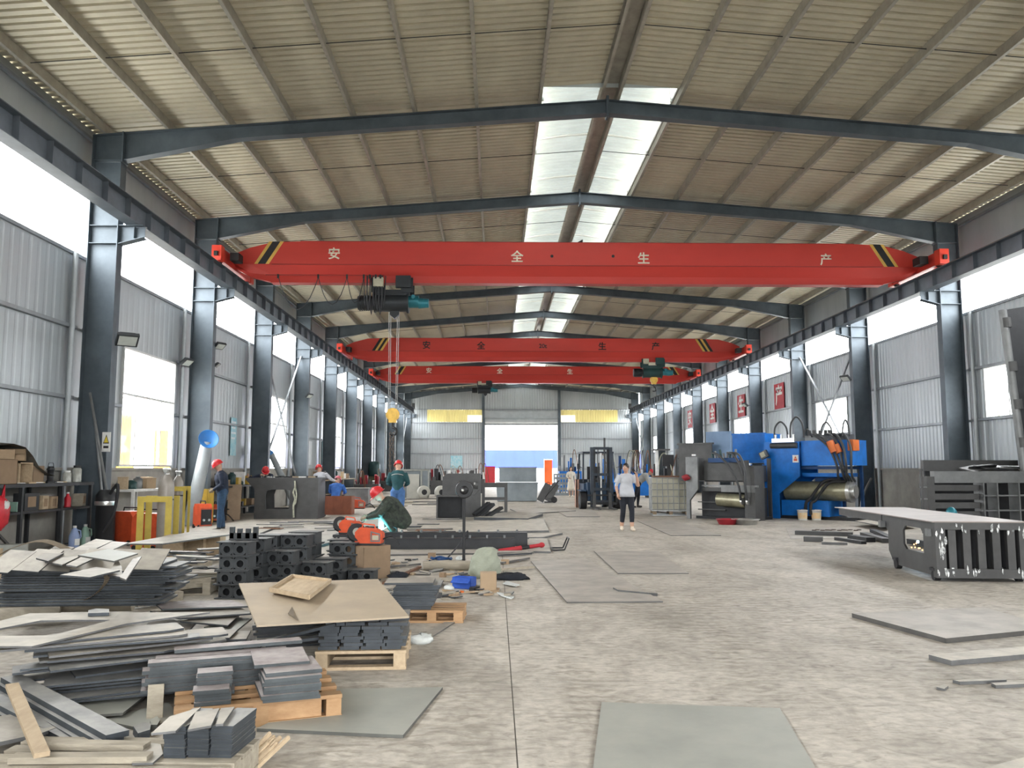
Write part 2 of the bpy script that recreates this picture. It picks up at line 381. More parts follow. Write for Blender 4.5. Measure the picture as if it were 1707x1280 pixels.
# long walls
def wsheet(parent, x, s, y0, y1, z0, z1, m='wall_sheet', pitch=.21, rib=.03):
    if s < 0: pitch, rib = .30, .005
    if z1 > 8: pitch, rib = .75, .006
    pr = corr(y0, y1, pitch, rib); vs = []; fs = []
    for y, o in pr: vs += [(x + s * o, y, z0), (x + s * o, y, z1)]
    for i in range(len(pr) - 1): fs.append((2 * i, 2 * i + 2, 2 * i + 3, 2 * i + 1))
    MB().add(vs, fs).build('wall_sheet', m, parent)
WIN = {'left': (1.56, 4.37, 2.1, 5.25), 'right': (2.87, 4.30, 2.1, 5.2)}
SB, ST = 5.92, 7.32                                   # strip opening under the runway beams
wnum = 1
for side, x, s in (('left', WL, -1), ('right', WR, 1)):
    wa = thing('wall_' + side, 'tall grey corrugated steel wall on a plastered base, %s side of the hall' % side, 'wall', kind='structure')
    zw0, zw1, wy0, wy1 = WIN[side]
    for k in range(-4, 10):
        a = Y0 + SP * k; b = a + SP
        if k % 2 == 0 and 0 <= k:
            wsheet(wa, x, s, a, a + wy0, 1.5, SB); wsheet(wa, x, s, a + wy1, b, 1.5, SB); wsheet(wa, x, s, a + wy0, a + wy1, zw1, SB)
            if zw0 > 1.7: wsheet(wa, x, s, a + wy0, a + wy1, 1.5, zw0)
        else: wsheet(wa, x, s, a, b, 1.5, SB)
        wsheet(wa, x, s, a, b, ST, 8.78)
        if k >= -2:
            zg = (4.41, 2.96) if side == 'left' else (4.31, 2.87)
            for z in zg:
                if k % 2 == 0 and 0 <= k and side == 'left':
                    MB().bb(min(x - s * .03, x - s * .1), max(x - s * .03, x - s * .1), a + .14, a + wy0 - .08, z - .035, z + .035).build('girt', 'girt', wa)
                    MB().bb(min(x - s * .03, x - s * .1), max(x - s * .03, x - s * .1), a + wy1 + .08, b - .14, z - .035, z + .035).build('girt', 'girt', wa)
                else:
                    MB().bb(min(x - s * .01, x - s * .09), max(x - s * .01, x - s * .09), a + .14, b - .14, z - .035, z + .035).build('girt', 'girt', wa)
            MB().bb(x - .05, x + .05, a, b, SB - .02, SB + .05).build('strip_sill', 'girt', wa)
            MB().bb(min(x - s * .02, x - s * .1), max(x - s * .02, x - s * .1), a, b, 8.50, 8.56).build('girt', 'girt', wa)
            if k >= -1:
                mb = MB(); mb.tube([(x - s * .11, a - .42, 0), (x - s * .11, a - .42, SB)], .055, 10)
                for z in (4.36, 2.9): mb.tube([(x - s * .11, a - .42, z), (x - s * .11, a - .42, z + .05)], .064, 10)
                mb.build('downpipe', 'pipe', wa)
    MB().bb(min(x - s * .03, x + s * .2), max(x - s * .03, x + s * .2), YN, YF + .3, 0, 1.47).build('base_wall', 'plaster', wa)
    MB().bb(min(x - s * .1, x + s * .2), max(x - s * .1, x + s * .2), YN, YF + .3, 1.47, 1.53).build('sill', 'plaster', wa)
    for k in range(0, 10, 2):
        a = Y0 + SP * k; y0, y1 = a + wy0, a + wy1
        wt = thing('window_%d' % wnum, '%s window from the near end in the %s wall' % (ORD[k // 2], side), 'window', (x, (y0 + y1) / 2, zw0), 0, 'windows of the %s wall' % side, 'structure'); wnum += 1
        hw, hz = (y1 - y0) / 2, zw1 - zw0
        mb = MB(); f_ = .05
        mb.bb(-.06, .06, -hw, hw, 0, f_); mb.bb(-.06, .06, -hw, hw, hz - f_, hz); mb.bb(-.06, .06, -hw, -hw + f_, f_, hz - f_); mb.bb(-.06, .06, hw - f_, hw, f_, hz - f_)
        mb.build('window_frame', 'alu_white', wt)
        tz = 1.68 if side == 'left' else None
        rows = [(f_, tz, 4), (tz + .05, hz - f_, 2)] if tz else [(f_, hz - f_, 3)]
        if tz: MB().bb(-.05, .05, -hw + f_, hw - f_, tz, tz + .05).build('transom', 'alu_white', wt)
        for z0, z1, n in rows:
            wv = (2 * hw - 2 * f_) / n
            for q in range(n):
                c = -hw + f_ + wv * (q + .5)
                MB().bb(-.004, .004, c - wv / 2 + .02, c + wv / 2 - .02, z0, z1).build('pane', 'glass', wt)
                if q < n - 1: MB().bb(-.035, .035, c + wv / 2 - .022, c + wv / 2 + .022, z0, z1).build('mullion', 'alu_white', wt)
    # runway beam with rail
    xb = x + (1.1 if s < 0 else -1.05)
    rb = thing('crane_runway_beam', 'blue-grey steel crane runway beam with rail on the %s wall columns' % side, 'beam', (xb, 0, 6.615), 0, None, 'structure')
    ya, yz = YN + 4, 76.6
    mb = MB(); mb.bb(-.006, .006, ya, yz, .014, .446); mb.bb(-.15, .15, ya, yz, 0, .016); mb.bb(-.16, .16, ya, yz, .444, .46); mb.build('beam', 'runway', rb)
    MB().bb(-.03, .03, ya, yz, .46, .53).build('rail', 'rust', rb)
    me = MB().bb(-.12, .12, -.005, .005, .016, .444).mesh('stiffener', 'runway')
    y = 11.7
    while y < 76: link('stiffener', me, rb, (0, y, 0)); y += 1.0
    MB().bb(-.12, .12, 76.3, 76.6, .46, .95).build('end_stop', 'black', rb)
# cross bracing
for side, xx in (('left', -8.35), ('right', 13.1)):
    for k, nm in ((2, 'third'), (9, 'last')):
        a = Y0 + SP * k
        t = thing('cross_brace', 'crossed steel brace rods in the %s bay of the %s wall' % (nm, side), 'brace', (xx, a + 3, 0), 0, 'wall cross braces', 'structure')
        for q in (-1, 1): MB().bar((q * .02, -2.95 * q, 1.0), (q * .02, 2.95 * q, 6.3), .06, .06).build('brace_rod', 'girt', t)

# far gable wall
fw = thing('wall_far', 'far corrugated gable wall with the wide bright doorway', 'wall', kind='structure')
YW = YF + .3
DX0, DX1, DZ = -1.07, 5.81, 5.63
def gsheet(x0, x1, z0f, z1f, m='wall_sheet', dy=0.0, nm='wall_sheet'):
    pr = corr(x0, x1, .24, .03); vs = []; fs = []
    for x_, o in pr:
        vs += [(x_, YW + o + dy, z0f(x_)), (x_, YW + o + dy, z1f(x_))]
    for i in range(len(pr) - 1): fs.append((2 * i, 2 * i + 2, 2 * i + 3, 2 * i + 1))
    return MB().add(vs, fs).build(nm, m, fw)
K = lambda c: (lambda x_: c)
for x0, x1, tr in ((WL, DX0, (-6.47, -1.23)), (DX1, WR, (6.09, 11.45))):
    gsheet(x0, x1, K(0), K(5.9)); gsheet(x0, x1, K(7.05), zroof)
    gsheet(x0, tr[0], K(5.9), K(7.05)); gsheet(tr[1], x1, K(5.9), K(7.05))
    if x0 < 0:
        gsheet(tr[0], -2.7, K(5.9), K(7.05), 'frp_yellow', 0, 'translucent_panel'); gsheet(-2.7, tr[1], K(5.9), K(6.55), 'frp_yellow_lit', 0, 'translucent_panel'); gsheet(-2.7, tr[1], K(6.55), K(7.05), 'frp_yellow', 0, 'translucent_panel')
    else:
        gsheet(7.45, tr[1], K(5.9), K(7.05), 'frp_yellow', 0, 'translucent_panel'); gsheet(tr[0], 7.45, K(5.9), K(6.55), 'frp_yellow_lit', 0, 'translucent_panel'); gsheet(tr[0], 7.45, K(6.55), K(7.05), 'frp_yellow', 0, 'translucent_panel')
gsheet(DX0, DX1, K(7.05), zroof); gsheet(DX0, DX1, K(DZ + .5), K(7.05))
for x0, x1 in ((WL + .7, DX0 - .25), (DX1 + .25, WR - .7)):
    for z in (1.5, 2.94, 4.34, 5.82): MB().bb(x0, x1, YW - .1, YW - .02, z - .035, z + .035).build('girt', 'girt', fw)
MB().bb(WL + .7, WR - .7, YW - .1, YW - .02, 7.05, 7.12).build('girt', 'girt', fw)
for x_ in (-1.2, 5.93):
    mb = MB(); mb.bb(x_ - .12, x_ + .12, YW - .3, YW - .29, 0, 8.95); mb.bb(x_ - .12, x_ + .12, YW - .06, YW - .05, 0, 8.95); mb.bb(x_ - .005, x_ + .005, YW - .3, YW - .05, 0, 8.95); mb.build('wind_post', 'frame_steel', fw)
dr = thing('door_1', 'rolled-up grey shutter over the far doorway', 'roller door', (2.37, YW - .2, DZ), 0, None, 'structure')
mb = MB(); mb.tube([(-3.4, 0, .35), (3.4, 0, .35)], .26, 16); mb.build('shutter_roll', 'pipe', dr)
mb = MB(); mb.bb(-3.45, 3.45, .05, .12, 0, 1.3); mb.build('shutter_curtain', 'pipe', dr)
MB().bb(-3.45, 3.45, -.05, .12, -.06, 0).build('bottom_rail', 'alu_white', dr)
for q in (-1, 1): MB().bb(q * 3.42 - .04, q * 3.42 + .04, -.02, .12, -DZ, 0).build('guide_rail', 'girt', dr)
# near gable wall behind the camera; unseen gateway added and sized for daylight
nw = thing('wall_near', 'near gable wall with an unseen gateway added for daylight', 'wall', kind='structure')
MB().bb(WL, -1.1, YN - .15, YN, 0, 8.7).build('wall_sheet', 'wall_sheet', nw)
MB().bb(5.9, WR, YN - .15, YN, 0, 8.7).build('wall_sheet', 'wall_sheet', nw)
MB().bb(-1.1, 5.9, YN - .15, YN, 4.7, 8.9).build('wall_sheet', 'wall_sheet', nw)

# ------------------------------------------------------------------ overhead cranes
mat('hoist_green', (.02, .055, .055), .4, .2, .15, 3)
mat('hoist_black', (.022, .026, .03), .45, .2, .15, 3)
mat('motor_teal', (.02, .16, .20), .35, .2, .1, 4)
mat('box_cream', (.45, .43, .32), .5, 0, .1, 4)
mat('rope', (.34, .33, .32), .5, .5, .1, 6)
mat('cable', (.03, .03, .035), .6, 0, .1, 5)
mat('hook_gold', (.65, .40, .08), .35, .3, .15, 5)
mat('chain', (.16, .13, .11), .5, .6, .2, 9)
RX = (WL + 1.1, WR - 1.05)                           # rail lines
def crane(label, yf, zt, zl, zb, truck, letters, lm, stripes, two, extra):
    t = thing('overhead_crane', label, 'overhead crane', (0, yf + .26, 0), 0, 'red single-girder overhead cranes')
    xa, xb = RX; w = .26
    st = [(xa + .12, zt - .38, zl + .02, zl - .06, zl - .10), (xa + .55, zt - .2, zl, zl - .22, zl - .34), (xa + 1.2, zt - .03, zl, zb + .2, zb), (xa + 2.0, zt, zl, zb + .2, zb),
          (xb - 2.0, zt, zl, zb + .2, zb), (xb - 1.2, zt - .03, zl, zb + .2, zb), (xb - .55, zt - .2, zl, zl - .22, zl - .34), (xb - .12, zt - .38, zl + .02, zl - .06, zl - .10)]
    vs = []; fs = []
    for x, a, b, c, d in st:                          # section: box above, plates sloping in to a narrow lower beam
        vs += [(x, -w, a), (x, -w, b), (x, -.10, c), (x, -.10, d), (x, .10, d), (x, .10, c), (x, w, b), (x, w, a)]
    n = 8
    for i in range(len(st) - 1):
        for k in range(n): fs.append((i * n + k, i * n + (k + 1) % n, (i + 1) * n + (k + 1) % n, (i + 1) * n + k))
    fs += [list(range(n)), [(len(st) - 1) * n + k for k in range(n)][::-1]]
    MB().add(vs, fs).build('girder', 'red', t)
    MB().bb(xa + 1.2, xb - 1.2, -w - .02, w + .02, zl - .008, zl + .008).build('seam_flange', 'red_dark', t)
    MB().bb(xa + 1.15, xb - 1.15, -.17, .17, zb - .02, zb).build('lower_flange', 'red', t)
    MB().bb(xa + 2.0, xb - 2.0, -w - .015, w + .015, zt, zt + .012).build('top_plate', 'red_dark', t)
    for s, x in ((-1, xa), (1, xb)):
        e = MB().bb(x - .11, x + .11, -truck[0], truck[1], 7.2, 7.56).build('end_truck', 'red', t)
        MB().bb(x - .13, x + .13, -truck[0] - .03, -truck[0] + .25, 7.18, 7.6).build('wheel_cover', 'red_bright', e)
        MB().bb(x - .13, x + .13, truck[1] - .25, truck[1] + .03, 7.18, 7.6).build('wheel_cover', 'red_bright', e)
        MB().bb(x - .05, x + .05, -truck[0] - .10, -truck[0] - .03, 7.3, 7.42).build('buffer', 'black', e)
        for yy in (-truck[0] + .25, truck[1] - .25):
            MB().cyl((x - .05, yy, 7.265), (x + .05, yy, 7.265), .12, 16).build('wheel', 'black', e)
        MB().bb(x - s * .35 - .12, x - s * .35 + .12, -truck[0] + .4, -truck[0] + .8, 7.28, 7.5).build('drive_motor', 'black', e)
    for px, ch in letters:
        p = D(px[0], px[1], yf)
        glyph(ch, px[2], lm, t, Matrix.Translation((p.x, -w - .002, p.z)) @ FACE_CAM)
    for xc, s, zz0, zz1 in stripes:                   # diagonal warning bands
        dx = s * (zz1 - zz0) * .62
        bands = [('yellow_stripe', -.20, -.10), ('black', -.10, .12), ('yellow_stripe', .12, .22)] if not two else [('black', -.25, -.10), ('yellow_stripe', -.10, .02), ('black', .02, .15), ('yellow_stripe', .15, .27)]
        for m, u0, u1 in bands:
            u0, u1 = (u0, u1) if s > 0 else (-u1, -u0)
            MB().prism([(xc + u0 - dx / 2, zz0), (xc + u1 - dx / 2, zz0), (xc + u1 + dx / 2, zz1), (xc + u0 + dx / 2, zz1)], 0, .004, Matrix.Translation((0, -w - .001, 0)) @ FACE_CAM).build('warning_stripe', m, t)
    return t
def px_x(px, py, Y): return D(px, py, Y).x
c1 = crane('nearest red overhead crane girder with white characters', 23.4, 8.04, 7.36, 6.87, (1.4, 1.6),
           [((557, 424, .36), '安'), ((862, 429, .36), '全'), ((1073, 432, .36), '生'), ((1377, 434, .36), '产')], 'stencil',
           [(px_x(448, 420, 23.4), 1, 7.37, 8.03), (px_x(1474, 432, 23.4), -1, 7.37, 8.03)], False, None)
for px in (920, 1022):
    p = D(px, 427, 23.4); MB().cyl((p.x, -.268, p.z), (p.x, -.258, p.z), .045, 14).build('sight_hole', 'black', c1)
p = D(966, 402, 23.6); MB().prism([(-.18, 0), (.1, 0), (.1, .16)], -.02, .02, Matrix.Translation((p.x, 0, 8.05)) @ FACE_CAM).build('lifting_lug', 'black', c1)
c2 = crane('middle red overhead crane girder with black characters', 41.2, 8.06, 7.4, 6.92, (1.4, 1.6),
           [((711, 576, .42), '安'), ((802, 577, .42), '全'), ((905, 577, .30), '20t'), ((1004, 578, .42), '生'), ((1093, 578, .42), '产')], 'black',
           [(px_x(635, 574, 41.2), 1, 7.42, 8.05), (px_x(1174, 577, 41.2), -1, 7.42, 8.05)], True, None)
c3 = crane('farthest red overhead crane girder with small white characters', 51.2, 7.88, 7.36, 6.86, (1.2, 1.4),
           [((715, 618, .36), '安'), ((833, 619, .36), '全'), ((950, 620, .36), '生'), ((1066, 620, .36), '产')], 'stencil',
           [(px_x(667, 616, 51.2), 1, 7.37, 7.87), (px_x(1123, 619, 51.2), -1, 7.37, 7.87)], False, None)
# festoon cable loops on the nearest crane
def loop(t, xa, xb, za, dip, y, r=.012):
    pts = [(xa + (xb - xa) * u, y, za - dip * (1 - (2 * u - 1) ** 2)) for u in (0, .08, .2, .35, .5, .65, .8, .92, 1)]
    MB().tube(pts, r, 6, False).build('festoon_cable', 'cable', t)
zc = 6.98
for a, b, dp in ((463, 530, .95), (530, 578, .8), (578, 606, .75)):
    loop(c1, px_x(a, 460, 23.3), px_x(b, 460, 23.3), zc, dp, -.3)
for q in range(7):
    a = px_x(606 + q * 5, 460, 23.3); loop(c1, a, a + .11, zc + .05, .9 + .12 * (q % 3), -.28 - .02 * (q % 2), .014)
for px in (463, 530, 578, 606, 616, 626, 634):
    p = px_x(px, 452, 23.3); MB().box((p, -.3, 7.0), (.05, .05, .12)).build('festoon_carrier', 'black', c1)
MB().tube([(px_x(440, 462, 23.2), -.3, 7.04), (px_x(640, 462, 23.2), -.3, 7.04)], .014, 6).build('festoon_rail', 'red_dark', c1)

def hoist(label, X, Y, zb, sc, body, drop, hook=True):
    t = thing('electric_hoist', label, 'hoist', (X, Y, zb), 0, 'electric wire-rope hoists')
    def S(mb): mb.v = [tuple(c * sc for c in v) for v in mb.v]; return mb
    for x in (-.42, .42):
        for y in (-.20, .20): S(MB().box((x, y, -.02), (.34, .02, .42))).build('trolley_plate', body, t)
    for x in (-.5, -.34, .34, .5):
        for y in (-.155, .155): S(MB().cyl((x, y - .03, .07), (x, y + .03, .07), .06, 14)).build('trolley_wheel', 'black', t)
    mb = MB(); mb.tube([(-.5, 0, -.5), (.42, 0, -.5)], .25, 20); mb.tube([(-.52, 0, -.5), (-.48, 0, -.5)], .28, 20); mb.tube([(.40, 0, -.5), (.46, 0, -.5)], .29, 20)
    S(mb).build('rope_drum', body, t)
    mb = MB(); mb.box((.0, 0, -.22), (.95, .3, .16)); S(mb).build('frame', body, t)
    mb = MB(); mb.tube([(-.56, 0, -.5), (-.98, 0, -.5)], .2, 18)
    for k in range(6): mb.tube([(-.62 - .06 * k, 0, -.5), (-.64 - .06 * k, 0, -.5)], .225, 18)
    S(mb).build('hoist_motor', 'hoist_black', t)
    mb = MB(); mb.tube([(.46, 0, -.46), (.74, 0, -.46)], .18, 16); mb.tube([(.74, 0, -.5), (1.02, 0, -.5)], [.16, .13], 16); mb.tube([(.60, -.18, -.36), (.60, -.24, -.36)], .06, 10); S(mb).build('gear_motor', 'motor_teal', t)
    S(MB().box((.32, -.24, .06), (.42, .16, .34))).build('control_box', body, t)
    S(MB().box((-.38, -.24, .05), (.28, .14, .26))).build('junction_box', 'box_cream', t)
    S(MB().prism([(-.13, 0), (.13, 0), (.13, -.12), (0, -.24), (-.13, -.12)], -.08, .08, Matrix.Translation((.06, 0, -.72)) @ FACE_CAM)).build('rope_guide', body, t)
    if hook:
        zt = -.62 * sc; zh = drop - zb
        for x in (-.10, -.05, .14, .19): MB().tube([(x * sc, 0, zt), (x * sc * .8 + .01, 0, zh + .18)], .008, 5).build('wire_rope', 'rope', t)
        hb = MB()
        for y in (-.06, .06): hb.cyl((.05, y - .025, zh + .1), (.05, y + .025, zh + .1), .19, 18)
        hb.box((.05, 0, zh + .02), (.22, .2, .3)); h = hb.build('hook_block', 'hook_gold', t)
        pts = [(.05, 0, zh - .12), (.05, 0, zh - .26)] + [(.05 + .11 * math.sin(a), 0, zh - .38 + .11 * math.cos(a)) for a in [R(v) for v in range(0, 250, 25)]]
        MB().tube(pts, [.035] * 2 + [.04] * 6 + [.03] * 3 + [.015], 8).build('hook', 'black', h)
    return t
h1 = hoist('black electric hoist with teal motor under the nearest crane', px_x(655, 490, 23.66), 23.66, 6.80, 1.02, 'hoist_black', 2.95)
hoist('dark green electric hoist under the middle crane', px_x(1088, 615, 41.46), 41.46, 6.86, 1.0, 'hoist_green', 5.9)
hoist('small black electric hoist under the farthest crane', px_x(808, 640, 51.46), 51.46, 6.80, .8, 'hoist_black', 6.3, False)
# chain sling hanging in the hook
hx = h1.location.x + .05
ch = thing('chain_sling', 'rusty lifting chain hanging from the crane hook', 'chain', (hx, 23.66, 0))
for q, dx in ((0, -.06), (1, .04)):
    z = 2.50; k = 0
    while z > 1.35:
        a = (k % 2) * R(90); n = 10
        pts = [(dx + q * .03 * math.sin(z * 5) + .028 * math.cos(2 * math.pi * i / n) * math.cos(a), .028 * math.cos(2 * math.pi * i / n) * math.sin(a), z + .05 * math.sin(2 * math.pi * i / n)) for i in range(n + 1)]
        MB().tube(pts, .011, 5, False).build('chain_link', 'chain', ch)
        z -= .075; k += 1

# ------------------------------------------------------------------ flood lights
mat('lamp_body', (.06, .065, .07), .4, .4, .1, 4)
mat('lamp_glass', (.62, .66, .62), .2, 0, .05, 8)
def flood(label, p, sc, rz, tilt=50):
    t = thing('flood_light', label, 'flood light', p, rz, 'wall-mounted flood lights')
    m = Matrix.Rotation(R(tilt), 3, 'X')
    def T(mb): mb.v = [tuple(m @ Vector(v) * sc + Vector((0, -.16, .0)) * sc) for v in mb.v]; return mb
    T(MB().box((0, 0, 0), (.36, .07, .27)).box((0, .06, 0), (.26, .06, .19))).build('housing', 'lamp_body', t)
    T(MB().box((0, -.037, 0), (.30, .008, .21))).build('lamp_glass', 'lamp_glass', t)
    mb = MB(); mb.box((0, -.01 * sc, -.02 * sc), (.06 * sc, .3 * sc, .03 * sc)); mb.build('mount_arm', 'lamp_body', t)
for lb, p, sc, rz in (('flood light on the nearest visible left column', D(209, 568, 17.0), 1.15, R(35)), ('flood light just past the tall window frame beside the second left column', D(304, 604, 22.6), .95, R(75)),
                  ('upper flood light on the second visible left column', D(361, 577, 23.5), .85, R(60)), ('lower flood light on the second visible left column', D(357, 608, 23.5), .6, R(95)),
                  ('flood light on the right column beside the crossed braces', D(1414, 631, 29.0), .95, R(-60)), ('flood light beside the red wall sign panels', D(1246, 675, 41.0), .9, R(-80)),
                  ('flood light on the left column past the first crossed braces', D(512, 660, 35.0), .8, R(60))):
    flood(lb, p, sc, rz)

# ------------------------------------------------------------------ red wall signs, posters
mat('sign_red', (.42, .025, .035), .55, 0, .1, 3)
mat('poster_blue', (.16, .42, .52), .6, 0, .1, 5, 0, (.5, .62, .64), .5)
mat('poster_white', (.72, .74, .74), .6, 0, .05, 6, 0, (.55, .6, .66), .6)
mat('warn_yellow', (.75, .58, .06), .5, 0, .05, 4)
SGN = Matrix(((0, 0, -1, 0), (-1, 0, 0, 0), (0, 1, 0, 0), (0, 0, 0, 1)))
for ch_, y, nm in (('产', 38.8, 'nearest'), ('生', 44.9, 'second nearest'), ('全', 50.95, 'third nearest'), ('安', 56.9, 'farthest')):
    t = thing('wall_sign', '%s of the square red wall signs with one white character' % nm, 'sign', (WR - .06, y, 4.33), 0, 'red character signs on the wall')
    MB().bb(-.02, .01, -.66, .66, 0, 1.22).build('sign_panel', 'sign_red', t)
    glyph(ch_, .98, 'white', t, Matrix.Translation((-.021, 0, .61)) @ SGN, bold=.03)
SGL = Matrix(((0, 0, 1, 0), (1, 0, 0, 0), (0, 1, 0, 0), (0, 0, 0, 1)))
def poster(label, X, y, z, w, h, m, s, stripes=0):
    t = thing('wall_poster', label, 'poster', (X, y, z), 0, 'posters on the walls')
    MB().bb(-.006, .006, -w / 2, w / 2, 0, h).build('poster_sheet', m, t)
    for k in range(stripes): MB().bb(min(0, s * .009), max(0, s * .009), -w * .4, w * (.35 - .1 * (k % 2)), h * (.85 - .14 * k), h * (.85 - .14 * k) + h * .05).build('printed_line', 'poster_white', t)
poster('tall pale blue poster on the left wall past the blue hood', WL + .04, 27.6, 1.95, .6, 1.25, 'poster_blue', 1, 4)
poster('white and blue poster between the third and fourth left columns', WL + .04, 38.9, 1.7, .8, 1.1, 'poster_white', 1, 0)
poster('narrow blue poster beyond the white wall poster', WL + .04, 41.9, 1.7, .5, 1.2, 'poster_blue', 1, 0)
t = thing('wall_poster', 'pale cyan notice on the far wall beside the doorway', 'poster', (D(761, 770, YW - .05).x, YW - .03, 1.6), 0, 'posters on the walls')
MB().bb(-.55, .55, -.01, .01, 0, 1.15).build('poster_sheet', 'poster_blue', t)
def tri_sign(label, p, w, h):
    t = thing('warning_sign', label, 'sign', p)
    MB().bb(-w / 2, w / 2, -.006, .006, 0, h).build('sign_plate', 'white', t)
    MB().prism([(-w * .36, h * .42), (w * .36, h * .42), (0, h * .88)], 0, .002, Matrix.Translation((0, -.007, 0)) @ FACE_CAM).build('triangle_border', 'black', t)
    MB().prism([(-w * .26, h * .47), (w * .26, h * .47), (0, h * .79)], 0, .002, Matrix.Translation((0, -.0095, 0)) @ FACE_CAM).build('triangle', 'warn_yellow', t)
    MB().bb(-w * .3, w * .3, -.009, -.006, h * .18, h * .3).build('text_bar', 'black', t)
tri_sign('white sign with yellow warning triangle on the nearest left column', (D(177, 740, 17.0).x, 17.0, D(177, 753, 17.0).z), .17, .40)

# ------------------------------------------------------------------ machines on the right
mat('mach_blue', (.008, .16, .56), .42, .1, .15, 2.5)
mat('mach_blue_dark', (.008, .05, .16), .5, .1, .2, 2.5)
mat('mach_blue_pale', (.17, .26, .40), .5, .1, .1, 2)
mat('raw_steel', (.085, .085, .084), .5, .3, .22, 2.2, 0, (.045, .044, .045), .8)
mat('raw_steel_light', (.20, .205, .205), .42, .4, .18, 2.0)
mat('dark_steel', (.03, .031, .034), .5, .3, .2, 2.5)
mat('bright_steel', (.62, .62, .60), .28, .8, .1, 5)
mat('cyl_olive', (.34, .32, .22), .35, .5, .2, 3)
mat('orange', (.62, .15, .03), .45, 0, .12, 4)
mat('orange_red', (.60, .085, .03), .45, 0, .15, 4)
mat('rubber', (.02, .02, .022), .7, 0, .15, 6)
mat('hose_grey', (.05, .052, .055), .45, 0, .1, 5)
mat('paint_white', (.72, .72, .70), .5, 0, .1, 6)
mat('basin_red', (.30, .02, .03), .4, 0, .1, 4)
def smooth(pts, n=6):
    P_ = [Vector(p) for p in pts]; out = []
    for i in range(len(P_) - 1):
        a = P_[max(i - 1, 0)]; b = P_[i]; c = P_[i + 1]; d = P_[min(i + 2, len(P_) - 1)]
        for k in range(n):
            t = k / n
            out.append(.5 * ((2 * b) + (c - a) * t + (2 * a - 5 * b + 4 * c - d) * t * t + (3 * b - a - 3 * c + d) * t ** 3))
    out.append(P_[-1]); return out
def hose(parent, pts, r=.03, m='hose_grey', name='hydraulic_hose', n=8): return MB().tube(smooth(pts), r, n).build(name, m, parent)
XZ = Matrix.Rotation(R(90), 4, 'X')                  # profile drawn as (x, z), extruded towards -y
def xz(mb, poly, y0, y1): return mb.prism(poly, -y1, -y0, XZ)

